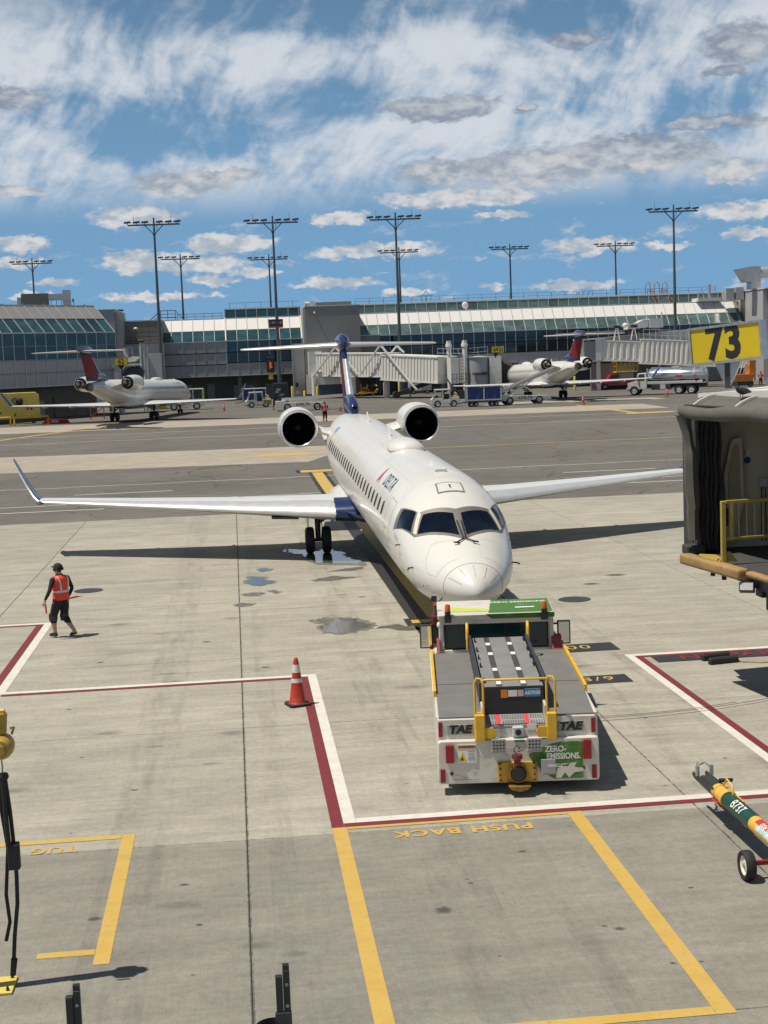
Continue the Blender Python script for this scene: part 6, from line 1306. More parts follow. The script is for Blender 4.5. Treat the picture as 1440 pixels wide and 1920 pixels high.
# yellow swing gate along the floor edge
gp = [(8.62, 25.0), (11.6, 25.25)]; gdir = (Vector(gp[1]) - Vector(gp[0])).normalized()
def gpt(t, z): q = Vector(gp[0]) + gdir * t; return L8(q.x, q.y, z)
b = MB(); b.bar(gpt(0, 2.52), gpt(0, 3.66), .085); b.obj('gate_post', M_gate, JB, None, .008); b = MB(); b.bar(gpt(.16, 2.95), gpt(.16, 3.66), .05); b.obj('gate_stile', M_gate, JB)
for z, h in ((3.64, .06), (2.98, .05)): b = MB(); b.bar(gpt(.05, z), gpt(2.7, z), .05, h); b.obj('gate_rail', M_gate, JB, None, .006)
for k in range(16): b = MB(); b.bar(gpt(.30 + k * .155, 2.98), gpt(.30 + k * .155, 3.62), .018); b.obj('gate_bar', M_gate, JB)
b = MB(); b.prism([(8.40 - 10, .9), (8.56 - 10, 1.15), (8.80 - 10, .95), (8.78 - 10, .55), (8.62 - 10, .35)], 2.505, 2.56); b.obj('gate_foot', M_gate, JB, None, .01); b = MB(); b.prism([(-1.46, 2.56), (-1.12, 2.56), (-1.25, 2.74), (-1.36, 2.74)], .0, .06, 0, 'Y'); b.obj('gate_gusset', M_gate, JB)
# canopy: padded outer flap, pleats, roll and top cover
b = MB(); rings = []
for (z, xl, w, dy) in ((2.80, 8.43, .16, 0), (3.0, 8.42, .18, .01), (3.37, 8.41, .20, .0), (3.42, 8.42, .20, -.02), (3.7, 8.385, .23, .01), (3.97, 8.37, .24, 0), (4.2, 8.375, .23, .015), (4.42, 8.37, .22, -.015), (4.46, 8.375, .20, .0), (4.65, 8.36, .17, .01), (4.82, 8.34, .17, 0), (5.0, 8.28, .21, .01), (5.16, 8.22, .26, 0)):
    rings.append([(xl - 10, 26.35 - 25 + dy, z), (xl + w * .5 - 10, 26.27 - 25 + dy, z), (xl + w - 10, 26.33 - 25 + dy, z), (xl + w - 10, 26.43 - 25, z), (xl + w * .4 - 10, 26.47 - 25, z), (xl - 10, 26.45 - 25, z)])
b.loft(rings); b.obj('canopy_flap', M_canv, JB, 40)
for k in range(6):
    x0 = 8.60 + k * .085; b = MB(); n = 12; rings = []
    for j in range(n + 1):
        z = 2.6 + (5.22 - 2.6) * j / n; o = .02 * math.sin(j * 1.7 + k); rings.append([(x0 - 10 + o, 26.52 - 25, z), (x0 + .055 - 10 + o, 26.40 - 25 + .03 * (k % 2), z), (x0 + .075 - 10 + o, 26.42 - 25 + .03 * (k % 2), z), (x0 + .03 - 10 + o, 26.75 - 25, z)])
    b.loft(rings); b.obj('canopy_pleat', M_canvd, JB, 40)
b = MB(); b.prism([(8.62 - 10, 1.75), (9.02 - 10, 1.75), (9.02 - 10, 2.3), (8.62 - 10, 2.3)], 2.5, 5.25); b.obj('canopy_back', M_canvd, JB)
def lerp(a, b_, t): return a + (b_ - a) * t
b = MB(); rings = []
N = 16
for k in range(N + 1):
    t = k / N; x = lerp(8.34, 9.05, t); y = lerp(26.40, 21.6, t); z = 5.24 - .05 * math.sin(t * math.pi * 2.5) * (1 - t) - .02 * t; rr = .10 + .03 * math.sin(k * 1.3) * .4 + .03 * min(1, t * 4)
    rings.append([(x - 10 + rr * .9 * math.cos(6.283 * i / 12), y - 25, z + rr * math.sin(6.283 * i / 12)) for i in range(12)])
b.loft(rings); b.obj('canopy_roll', M_canv, JB, 60)
b = MB(); v = []; nu, nv = 12, 5
for j in range(nv + 1):
    for i in range(nu + 1):
        t = i / nu; u = j / nv; x = lerp(8.36, 9.05, t) + u * (.55 + .1 * t); y = lerp(26.42, 21.6, t) + u * .30; z = 5.33 + .17 * math.sin(u * 1.35) + .012 * math.sin(i * 2.3 + j); v.append((x - 10, y - 25, z))
b.add(v, [(j * (nu + 1) + i, j * (nu + 1) + i + 1, (j + 1) * (nu + 1) + i + 1, (j + 1) * (nu + 1) + i) for j in range(nv) for i in range(nu)]); b.add([(p[0], p[1], p[2] - .03) for p in v], [((j + 1) * (nu + 1) + i, (j + 1) * (nu + 1) + i + 1, j * (nu + 1) + i + 1, j * (nu + 1) + i) for j in range(nv) for i in range(nu)]); b.obj('canopy_top', M_canv, JB, 60)
b = MB(); b.tube([(lerp(8.36, 9.05, t) - 10 + .02, lerp(26.40, 21.6, t) - 25, 5.345) for t in [k / 10 for k in range(11)]], .018, 6); b.obj('canopy_piping', M_canvd, JB)
for t in (.09, .42, .75):
    x, y = lerp(8.36, 9.05, t), lerp(26.42, 21.6, t); b = MB(); b.tube([(x - 10, y - 25, 5.36), (x + .12 - 10, y + .05 - 25, 5.43), (x + .32 - 10, y + .16 - 25, 5.50), (x + .5 - 10, y + .26 - 25, 5.53)], .016, 6); b.obj('canopy_strap', M_white2, JB)
# roof
b = MB(); fr_ = [(8.86, 27.05, 5.40), (9.25, 25.3, 5.47), (9.75, 22.6, 5.54), (10.0, 21.0, 5.55)]; bk = [(15, 28.2, 5.62), (15, 25.4, 5.66), (15, 22.6, 5.66), (15, 21, 5.62)]
top = [(p[0], p[1], p[2] + .13) for p in fr_]; tb_ = [(p[0], p[1], p[2] + .2) for p in bk]
v = [L8(*p) for p in fr_ + bk + top + tb_]; fs = []
for i in range(3): fs += [(i, i + 1, 8 + i + 1, 8 + i), (8 + i, 8 + i + 1, 12 + i + 1, 12 + i), (4 + i, 12 + i, 12 + i + 1, 4 + i + 1), (i, 4 + i, 4 + i + 1, i + 1)]
fs += [(0, 8, 12, 4), (3, 7, 15, 11)]; b.add(v, fs); b.obj('roof', M_white2, JB)
b = MB(); b.add([L8(p[0] + .03, p[1], p[2] - .10) for p in fr_] + [L8(p[0] + .03, p[1], p[2]) for p in fr_] + [L8(p[0] + .12, p[1] + .05, p[2] - .10) for p in fr_] + [L8(p[0] + .12, p[1] + .05, p[2]) for p in fr_], [(i, i + 1, 5 + i, 4 + i) for i in range(3)] + [(8 + i, 12 + i, 13 + i, 9 + i) for i in range(3)] + [(i, 8 + i, 9 + i, i + 1) for i in range(3)]); b.obj('roof_gutter', M_blackp, JB)
b = MB(); b.box(9.95 - 10, 10.15 - 10, 1.2, 1.4, 5.68, 5.8); b.obj('roof_stud', M_white2, JB, None, .02)
# gear below the floor
box8('floor_beam', 8.95, 15, 24.0, 24.3, 2.05, 2.37, M_dark); box8('floor_beam', 8.9, 9.2, 21.4, 26.6, 2.2, 2.37, M_dark)
for x, y in ((8.62, 25.6), (8.66, 25.1)): b = MB(); b.cyl((x - 10, y - 25, 2.22), (x - 10, y - 25, 2.4), .045, n=10); b.obj('bumper_stop', M_black, JB)
b = MB(); b.box(-.13, .13, -.10, .10, -.08, .08); fl_ = b.obj('flood_lamp', M_blackp, JB, None, .01, loc=L8(8.74, 24.15, 2.22), rot=(R(-20), 0, R(-25))); b = MB(); b.box(-.11, .11, -.112, -.102, -.065, .065); b.obj('lamp_glass', M_lgrey, fl_)
b = MB(); b.bar(L8(8.8, 24.2, 2.3), L8(9.1, 24.0, 2.3), .08, .1); b.obj('lamp_bracket', M_dark, JB); box8('junction_box', 8.98, 9.2, 23.55, 23.9, 1.85, 2.2, M_dark, .02)
for y in (22.2, 24.6):
    b = MB(); b.cyl((.9, y - 25, .0), (.9, y - 25, 2.3), .2, n=16); b.obj('lift_column', M_lgrey, JB, 50)
b = MB(); b.box(.3, 1.5, -3.2, .1, .1, .5); b.obj('drive_bogie', M_lgrey, JB, None, .03)
box8('tunnel', 15.02, 26, 22, 27, 2.6, 5.3, M_lgrey)
# sign 73
SG = thing('gate_sign', 'large yellow sign reading 73 above the near jet bridge canopy', 'sign', (9.27, 26.5, 5.62), math.atan2(-1.0, 1.06))
b = MB(); b.box(-.05, .05, -.05, .05, .0, .55); b.obj('sign_post', M_dark, SG, None, .006)
b = MB(); b.prism([(-.05, .05), (.05, .05), (.28, .52), (-.28, .52)], -.03, .03, 0, 'Y'); b.obj('sign_bracket', M_steel, SG)
bd = empty('sign_box'); bd.parent = SG; bd.location = (0, 0, .84); bd.rotation_euler = (0, R(-4.2), 0)
def rim(x0, x1, z0, z1, w, y0, y1):
    q = MB()
    for a in ((x0, x1, z0, z0 + w), (x0, x1, z1 - w, z1), (x0, x0 + w, z0 + w, z1 - w), (x1 - w, x1, z0 + w, z1 - w)): q.box(a[0], a[1], y0, y1, a[2], a[3])
    return q
rim(-.73, .73, -.36, .36, .045, -.14, .12).obj('sign_frame', M_steel, bd)
b = MB(); b.box(-.684, .684, -.118, .10, -.314, .314); b.obj('sign_face', mat('sign_yellow', (.62, .46, .01), .45, var=.05, scale=2), bd)
lettering('73', .86, M_blackp, bd, (-.03, -.1205, .0), (R(90), 0, 0), .034, .82, 0, 1.04)
for k in range(12):
    q = MB(); q.lathe([(.008, 0), (.0, -.004)], (-.66 + k * .12, -.141, .338), 'Y', 6); q.obj('rivet', M_dark, bd)
# pigeon on the canopy
PG = thing('pigeon', 'dark grey pigeon perched on the jet bridge canopy below the 73 sign', 'bird', (9.02, 25.05, 5.50), R(35))
M_pig = mat('pigeon_grey', (.055, .058, .065), .7, var=.35, scale=20)
b = MB(); b.loft([[(y, x_ * math.cos(6.283 * i / 12), z + r_ * math.sin(6.283 * i / 12)) for i in range(12)] for (y, z, r_, x_) in ((-.155, .13, .008, .012), (-.13, .135, .05, .045), (-.07, .125, .068, .062), (0, .11, .07, .066), (.08, .095, .05, .05), (.14, .085, .02, .03), (.24, .075, .008, .026))]); b.loft([[(-.165 + dx, w * math.cos(6.283 * i / 10), z + w * math.sin(6.283 * i / 10)) for i in range(10)] for dx, w, z in ((.02, .04, .14), (-.01, .036, .185), (-.015, .036, .215), (-.01, .024, .238))])
pm = remeshed(b, .008, 'pigeon'); pm.materials.append(M_pig); pm.shade_smooth(); place('body', pm, None, PG)
b = MB(); b.cyl((-.20, 0, .215), (-.245, 0, .205), .01, .003, 8); b.obj('beak', M_dark, PG)
for s_ in (-1, 1):
    b = MB(); b.loft([[(y, s_ * (.066 - .02 * abs(y)) + s_ * .006 * math.cos(6.283 * i / 8), z + h * math.sin(6.283 * i / 8)) for i in range(8)] for (y, z, h) in ((-.1, .125, .01), (-.04, .12, .045), (.06, .105, .045), (.18, .085, .012))]); b.obj('wing', mat('pigeon_wing', (.08, .085, .095), .7, var=.3, scale=25), PG, 60); b = MB(); b.cyl((-.02, s_ * .025, .06), (-.03, s_ * .028, .0), .007, n=6); b.obj('leg', mat('pigeon_leg', (.25, .08, .07), .6), PG)

# ------------------------------------------------------------------ far jet bridges
def tunnel(root, a, b_, w, h, name='tunnel', m=M_white2, ribs=.62, ribm=None):
    a = Vector(a); b_ = Vector(b_); d = b_ - a; L = d.length; rz = math.atan2(d.y, d.x); pt_ = -math.asin(d.z / L)
    e = empty(name); e.parent = root; e.location = a; e.rotation_euler = (0, pt_, rz)
    q = MB(); q.box(0, L, -w / 2, w / 2, 0, h); q.obj('tunnel_shell', m, e)
    q = MB(); q.box(-.1, L + .1, -w / 2 - .12, w / 2 + .12, h - .02, h + .14); q.box(-.1, L + .1, -w / 2 - .12, w / 2 + .12, -.2, -.01); q.obj('tunnel_edge', m, e)
    if ribs:
        rb = MB(); rb.prism([(0, 0), (ribs * .5, 0), (ribs * .42, -.11), (ribs * .08, -.11)], .12, h - .2); me = rb.mesh('tunnel_rib', [ribm or m])
        for k in range(int((L - .3) / ribs)): place('tunnel_rib', me, None, e, (.2 + k * ribs, -w / 2, 0))
    return e
M_bridge = mat('bridge_white', (.66, .65, .61), .5, var=.06, scale=.5, dirt=((.35, .33, .28), .45, 1.2))
M_bridgew = mat('bridge_cream', (.76, .73, .66), .5, var=.04, scale=.5)
def railrun(root, pts, h, m=M_dark, step=1.0):
    q = MB()
    for p, r_ in zip(pts, pts[1:]):
        p = Vector(p); r_ = Vector(r_); n = max(1, int((r_ - p).length / step))
        for k in range(n + 1): c = p.lerp(r_, k / n); q.bar(c, c + Vector((0, 0, h)), .045)
        for z in (h, h * .5): q.bar(p + Vector((0, 0, z)), r_ + Vector((0, 0, z)), .045)
    q.obj('railing', m, root)
B64 = thing('jet_bridge', 'pale corrugated jet bridge with outside braces running from the stair tower to gate 64', 'jet bridge', (0, 0, 0), 0, 'far jet bridges')
tunnel(B64, (12.0, 202.4, 4.2), (20.9, 189.0, 3.85), 2.6, 2.85, 'tunnel_section', M_bridge); tunnel(B64, (20.6, 189.4, 3.5), (26.7, 180.2, 2.95), 3.1, 3.0, 'tunnel_section', M_bridge)
q = MB(); q.box(10.6, 12.4, 200.6, 204, 3.9, 7.4); q.obj('rotunda', M_bridge, B64)
for a, b_ in (((11.0, 199.8, 3.9), (14.0, 195.8, 7.9)), ((14.0, 195.8, 7.9), (16.6, 192.0, 4.1)), ((16.9, 191.4, 4.2), (19.3, 188.0, 7.9)), ((19.3, 188.0, 7.9), (22.4, 183.2, 3.0)), ((22.4, 183.2, 3.0), (23.2, 182.4, 2.0)), ((21.0, 190, 6.9), (21.6, 189.3, 7.7)), ((21.6, 189.3, 7.7), (22.4, 188.4, 6.8))):
    q = MB(); q.bar(a, b_, .2, .2); q.obj('brace', M_lgrey, B64)
q = MB(); q.cyl((11.2, 200.3, 1.0), (11.2, 200.3, 4.2), .35, n=12); q.obj('support_column', M_bridge, B64, 50); q = MB(); q.cyl((12.4, 199.9, 3.3), (12.4, 199.9, 5.4), .3, n=10); q.obj('hydraulic_unit', mat('hydraulic_brown', (.35, .17, .03), .6), B64)
q = MB(); q.cyl((20.2, 190.5, .9), (20.2, 190.5, 3.7), .4, n=12); q.obj('support_column', M_bridge, B64, 50)
for x, y in ((26.85, 178.6), (28.4, 176.0)):
    q = MB(); q.cyl((x, y, .9), (x, y, 7.3), .3, n=12); q.lathe([(.4, 7.2), (.42, 7.5), (.28, 7.8), (.32, 8.0)], (x, y, 0), 'Z', 10, cap1=True); q.obj('lift_column', M_bridge, B64, 50)
q = MB(); q.box(26.7, 28.9, 176.4, 180.2, 2.75, 5.8); q.obj('lift_section', M_bridge, B64)
cb = MB(); cb.lathe([(1.35, 2.5), (1.35, 5.75)], (30.1, 176.4, 0), 'Z', 24, cap0=True, cap1=True); cb.obj('cab_drum', M_pgrey, B64, 50); q = MB(); q.lathe([(1.45, 5.75), (1.5, 5.9), (.2, 6.0)], (30.1, 176.4, 0), 'Z', 24, cap1=True); q.obj('cab_roof', M_lgrey, B64, 50)
q = MB(); q.box(31.3, 32.75, 175.2, 178.8, 2.5, 5.9); q.obj('cab_front', M_bridge, B64)
for k in range(10): q = MB(); q.box(29.15 + k * .19, 29.24 + k * .19, 174.93, 175.15 if 0 else 175.2, 3.7, 4.0); q.obj('vent_slot', M_blackp, B64)
for k in range(8):
    x = 32.8 + k * .29; q = MB(); h = 3.25 - .17 * k; q.tube([(x, 175.6, 2.5 + .06 * k), (x + .15, 175.5, 2.5 + h * .8), (x + .1, 176.6, 2.5 + h), (x, 178.6, 2.5 + h)], .15, 6); q.obj('bellows_fold', M_canvd, B64, 50)
q = MB(); q.box(32.76, 35.0, 176, 179, 2.8, 5.0); q.obj('bellows_core', M_blackp, B64)
railrun(B64, [(25.6, 179.9, 6.0), (26.8, 178.0, 5.9), (28.8, 175.9, 5.85), (31.2, 175.7, 6.0)], 1.1, M_lgrey); railrun(B64, [(26.8, 176.3, 2.8), (28.9, 175.0, 2.8)], 1.1, M_dark, .5)
q = MB()
for dx in (0, .5): q.bar((27.6 + dx, 175.6, 2.7), (27.6 + dx, 175.6, 6.3), .06)
for k in range(9): q.bar((27.6, 175.6, 2.8 + k * .4), (28.1, 175.6, 2.8 + k * .4), .05)
q.obj('cage_ladder', M_dark, B64)
q = MB(); q.box(26.6, 29.4, 175, 179, 1.2, 1.9); q.obj('bogie_frame', M_dark, B64)
for x in (26.8, 29.2): q = MB(); q.cyl((x, 174.8, 1.45), (x, 175.3, 1.45), .55, n=18); q.obj('bogie_wheel', M_tyre, B64, 50)
def small_sign(txt, loc, label, w=1.5, h=.85, rz=0.0):
    s = thing('gate_sign', label, 'sign', loc, rz); q = MB(); q.box(-.06, .06, -.05, .05, -1.0, -h / 2); q.prism([(-.06, -h / 2 - .45), (.06, -h / 2 - .45), (.4, -h / 2), (-.4, -h / 2)], -.05, .05, 0, 'Y'); q.obj('sign_post', M_dark, s)
    q = MB(); q.box(-w / 2, w / 2, -.12, .12, -h / 2, h / 2); q.obj('sign_frame', M_dark, s); q = MB(); q.box(-w / 2 + .05, w / 2 - .05, -.15, -.121, -h / 2 + .05, h / 2 - .05); q.obj('sign_face', MATS['sign_yellow'], s)
    lettering(txt, h * .95, M_blackp, s, (0, -.158, 0), (R(90), 0, 0), .02, .85); return s
s64 = small_sign('64', (32.0, 174.8, 6.7), 'small yellow sign reading 64 on the far jet bridge', 1.0, .8)
q = MB(); q.box(.51, 1.0, -.12, .12, -.4, .4); q.obj('side_panel', MATS['sign_yellow'], s64)
for k in range(2): q = MB(); q.box(.55 + k * .22, .62 + k * .22, -.15, -.121, -.33, .33); q.obj('side_mark', M_blackp, s64)
# cream bridge at the right
B66 = thing('jet_bridge', 'cream corrugated jet bridge with rooftop railings reaching right behind the tanker truck', 'jet bridge', (0, 0, 0), 0, 'far jet bridges')
tunnel(B66, (47.6, 186.3, 4.95), (53.3, 185.3, 4.6), 2.5, 2.35, 'tunnel_section', M_bridgew, .85); tunnel(B66, (52.9, 185.4, 4.35), (66, 182.0, 3.35), 3.0, 2.95, 'tunnel_section', M_bridgew, .62)
q = MB(); q.box(45.5, 47.0, 185.0, 188, 5.0, 7.3); q.obj('cab_shutter', M_pgrey, B66); q = MB(); q.box(47.0, 47.75, 184.8, 188, 4.8, 7.5); q.box(45.0, 45.5, 184.9, 188, 4.8, 7.5); q.box(44.8, 48.3, 184.7, 188.1, 7.5, 7.65); q.obj('cab_frame', M_bridgew, B66)
railrun(B66, [(53.2, 184.2, 7.2), (66, 180.8, 6.3)], 1.4, M_lgrey, .75)
q = MB(); q.prism([(46, 7.6), (66, 8.7), (66, 7.2), (53, 7.0)], 190, 192, 0, 'Y'); q.obj('upper_walkway', M_lgrey, B66); q = MB(); q.bar((43, 190, 8.4), (57, 190, 8.6), .25, .3); q.obj('walkway_beam', M_pgrey, B66)
q = MB(); q.box(54.9, 56.7, 187, 190, 8.8, 10.0); q.obj('air_unit', M_duct, B66); q = MB(); q.prism([(52.0, 8.7), (54.85, 8.9), (54.85, 9.9), (54.2, 9.9), (53.4, 9.5), (52.2, 9.4)], 187.5, 189.5, 0, 'Y'); q.obj('air_duct', M_lgrey, B66); q = MB(); q.box(52.2, 55.2, 187.6, 189.4, 8.3, 8.69); q.obj('air_unit_base', M_blackp, B66); q = MB(); q.cyl((56.5, 187, 10.0), (56.5, 187, 10.8), .1, n=8); q.obj('vent_pipe', M_lgrey, B66)
for x in (50.3, 52.6):
    for dx in (-.4, .4): q = MB(); q.bar((x + dx, 186.6, 7.3), (x + dx * .2, 186.6, 8.9), .12); q.obj('hoist_leg', M_bridgew, B66)
    q = MB(); q.box(x - .4, x + .4, 186.2, 187.0, 8.9, 9.25); q.obj('hoist_head', M_blackp, B66)
q = MB(); q.ell((51.3, 186.0, 9.2), (.4, .4, .35)); q.obj('lamp_globe', M_white2, B66, 60)
q = MB(); q.box(47.5, 56.5, 189.5, 190, .9, 4.3); q.obj('under_wall', M_conw, B66)
for x in (47.6, 62.0): q = MB(); q.cyl((x, 186, .9), (x, 186, 4.9), .3, n=12); q.obj('support_column', M_bridgew, B66, 50)
# gate 62 bridge, mostly behind the jet
B62 = thing('jet_bridge', 'jet bridge cab with a black folding canopy and roof stairs at gate 62', 'jet bridge', (0, 0, 0), 0, 'far jet bridges')
M_tarpw = mat('pale_roof', (.62, .60, .54), .6, var=.1)
q = MB(); q.box(-14.6, -13.56, 170, 174, 4.0, 6.1); q.obj('cab_shell', M_lgrey, B62); q = MB(); q.prism([(-15.8, 6.2), (-11.4, 6.3), (-11.5, 6.5), (-14, 6.75), (-15.8, 6.45)], 169.4, 174.5, 0, 'Y'); q.obj('cab_roof', M_tarpw, B62)
q = MB(); q.prism([(-12.6, 4.4), (-12.45, 5.6), (-11.9, 6.2), (-10.6, 6.35), (-10.05, 5.8), (-10.5, 4.5)], 169, 172, 0, 'Y'); q.obj('canopy', M_blackp, B62, None, .12); q = MB(); q.prism([(-11.9, 4.6), (-11.7, 5.35), (-10.9, 5.4), (-10.8, 4.6)], 168.9, 168.99, 0, 'Y'); q.obj('canopy_opening', M_brown, B62)
q = MB(); q.prism([(-12.75, 5.7), (-12.0, 6.4), (-10.4, 6.45), (-10.5, 6.6), (-11.7, 6.65), (-12.8, 6.2)], 168.8, 172.2, 0, 'Y'); q.obj('canopy_hood', M_tarpw, B62)
q = MB(); q.box(-13.55, -12.62, 169.6, 173, 4.0, 6.25); q.obj('cab_side', M_bridge, B62)
for x, zt_ in ((-10.72, 9.1), (-10.33, 9.0), (-10.0, 8.7)): q = MB(); q.cyl((x, 176, .9), (x, 176, zt_), .13, n=10); q.obj('cable_mast', M_lgrey, B62, 50)
q = MB(); q.box(-11.0, -10.2, 175.7, 176.3, 9.12, 9.45); q.obj('mast_head', M_blackp, B62, None, .08)
q = MB(); q.box(-10.1, -8.65, 182, 184.5, .9, 7.85); q.obj('service_shaft', M_lgrey, B62); q = MB(); q.box(-10.65, -10.15, 181.5, 184, .9, 7.45); q.obj('service_duct', M_lgrey, B62)
railrun(B62, [(-15.6, 170, 6.6), (-13.4, 170, 7.2), (-11.3, 170, 7.3)], 1.2, M_lgrey, .5); q = MB(); q.prism([(-13.4, 6.7), (-11.2, 6.9), (-10.5, 7.4), (-11.4, 7.5), (-13.4, 7.0)], 172, 174, 0, 'Y'); q.obj('stair_landing', M_tarpw, B62)
for x, zt_ in ((-14.7, 9.2), (-12.2, 8.4)): q = MB(); q.cyl((x, 171, 6.4), (x, 171, zt_), .16, n=8); q.cyl((x, 171, 7.2), (x, 171, 7.8), .35, .25, n=8); q.obj('hoist_mast', M_lgrey, B62, 50)
q = MB(); q.cyl((-13, 172, .9), (-13, 172, 4), .35, n=12); q.obj('support_column', M_lgrey, B62, 50)
small_sign('62', (-12.46, 167.5, 6.92), 'small yellow sign reading 62 above the jet bridge cab at the lounge', 1.5, .85)

# ------------------------------------------------------------------ ground support equipment
wcache = {}
def wheel(root, x, y, r, w=.22, rim=None, z=None):
    key = (r, w, rim.name if rim else '')
    if key not in wcache:
        b = MB(); b.lathe([(r * .6, -w / 2), (r * .93, -w / 2), (r, -w * .3), (r, w * .3), (r * .93, w / 2), (r * .6, w / 2)], (0, 0, 0), 'Y', 20); t = b.mesh('wheel', [M_tyre], 45)
        b = MB(); b.lathe([(.02, -w * .35), (r * .3, -w * .4), (r * .5, -w * .25), (r * .6, -w * .45), (r * .6, w * .45), (r * .5, w * .25), (.02, w * .35)], (0, 0, 0), 'Y', 16); wcache[key] = (t, b.mesh('rim', [rim or M_steel], 45))
    t, m = wcache[key]; a = place('wheel', t, None, root, (x, y, z if z is not None else r)); place('rim', m, None, a); return a
def gb(root, name, x0, x1, y0, y1, z0, z1, m, bev=.02): b = MB(); b.box(x0, x1, y0, y1, z0, z1); return b.obj(name, m, root, None, bev)
def gp_(root, name, pts, y0, y1, m, bev=.02): b = MB(); b.prism(pts, y0, y1, 0, 'Y'); return b.obj(name, m, root, None, bev)
def bars(root, name, segs, w, m):
    b = MB()
    for a, c in segs: b.bar(a, c, w)
    return b.obj(name, m, root)
# baggage tractors (nose towards -x)
def bag_tractor(loc, rz, label, hazard=False):
    r = thing('baggage_tractor', label, 'tractor', loc, rz, 'white baggage tractors')
    gp_(r, 'body', [(-1.5, .35), (-1.55, .8), (-1.35, .95), (-.2, .95), (-.2, .75), (.5, .75), (.6, 1.0), (1.45, 1.0), (1.5, .35), (1.15, .35), (1.05, .65), (.65, .65), (.55, .35), (-.55, .35), (-.65, .65), (-1.05, .65), (-1.15, .35)], -.65, .65, M_white)
    for y in (-.62, .62):
        bars(r, 'cab_frame', [((-1.3, y, .9), (-1.05, y, 1.75)), ((-1.05, y, 1.75), (.45, y, 1.8)), ((.45, y, 1.8), (.5, y, .9)), ((-.3, y, .9), (-.28, y, 1.78))], .09, M_white)
    gb(r, 'cab_roof', -1.1, .52, -.68, .68, 1.78, 1.87, M_white); gb(r, 'windscreen', -1.2, -1.16, -.58, .58, 1.0, 1.7, M_glassd); gb(r, 'seat', -.1, .4, -.4, .4, .8, 1.35, M_blackp); gb(r, 'engine_cover', .6, 1.4, -.5, .5, 1.0, 1.15, M_grey); gb(r, 'dashboard', -1.0, -.75, -.55, .55, .95, 1.2, M_blackp)
    gb(r, 'lamp', -1.57, -1.53, -.5, -.3, .62, .78, M_lgrey); gb(r, 'lamp', -1.57, -1.53, .3, .5, .62, .78, M_lgrey)
    for x in (-.85, .85):
        for y in (-.58, .58): wheel(r, x, y, .36, .22, M_white2)
    if hazard:
        gb(r, 'hazard_board', .5, 1.52, -.72, -.66, .4, .95, M_yel2)
        for k in range(5): b = MB(); b.prism([(.52 + k * .2, .42), (.60 + k * .2, .42), (.72 + k * .2, .93), (.64 + k * .2, .93)], -.735, -.722, 0, 'Y'); b.obj('hazard_stripe', M_blackp, r)
    b = MB(); b.tube([(1.3, -.3, 1.1), (1.2, -.5, 1.35), (1.0, -.3, 1.5), (.9, .1, 1.3), (1.2, .2, 1.2)], .04, 6); b.obj('hose', M_yel, r)
    return r
bag_tractor((2.95, 173.3, .9), R(4), 'white baggage tractor with a black and yellow striped rear near the lamp mast', True)
bag_tractor((22.1, 150.8, .9), R(-4), 'white baggage tractor coupled ahead of the blue covered cart')
def cart(loc, rz, label, m=M_blue, w=2.0, L=3.6):
    r = thing('baggage_cart', label, 'cart', loc, rz, 'covered baggage carts'); gb(r, 'deck', -L / 2, L / 2, -.75, .75, .5, .62, M_dark)
    for x in (-L / 2 + .05, 0, L / 2 - .05):
        for y in (-.72, .72): bars(r, 'frame_post', [((x, y, .6), (x, y, 2.05))], .12, M_lgrey)
    gb(r, 'canopy', -L / 2 - .05, L / 2 + .05, -.8, .8, 2.05, 2.15, M_lgrey); gb(r, 'lower_rail', -L / 2, L / 2, -.76, -.72, .62, .75, M_lgrey, 0)
    for x0, x1 in ((-L / 2 + .14, -.1), (.1, L / 2 - .14)): b = MB(); n = 6; b.loft([[(x0 + (x1 - x0) * k / n, -.70 - .06 * math.sin(k * 1.9), .72 + .03 * math.sin(k * 2.0)), (x0 + (x1 - x0) * k / n, -.70 - .05 * math.sin(k * 1.3 + 1), 2.0), (x0 + (x1 - x0) * k / n, -.62, 2.0), (x0 + (x1 - x0) * k / n, -.62, .72)] for k in range(n + 1)]); b.obj('curtain', m, r)
    gb(r, 'load', -L / 2 + .1, L / 2 - .1, -.6, .6, .63, 1.9, M_blackp, 0)
    for x in (-L / 2 + .5, -L / 2 + 1.0, L / 2 - 1.0, L / 2 - .5):
        for y in (-.6, .6): wheel(r, x, y, .24, .16)
    bars(r, 'draw_bar', [((-L / 2, 0, .5), (-L / 2 - .9, 0, .35))], .08, M_dark); return r
cart((25.6, 147.6, .9), R(-3), 'long baggage cart with two dark blue curtains behind the white tractor'); cart((2.6, 181.5, .9), R(2), 'white framed baggage cart with blue sides behind the striped tractor', M_blue, 2, 2.9)
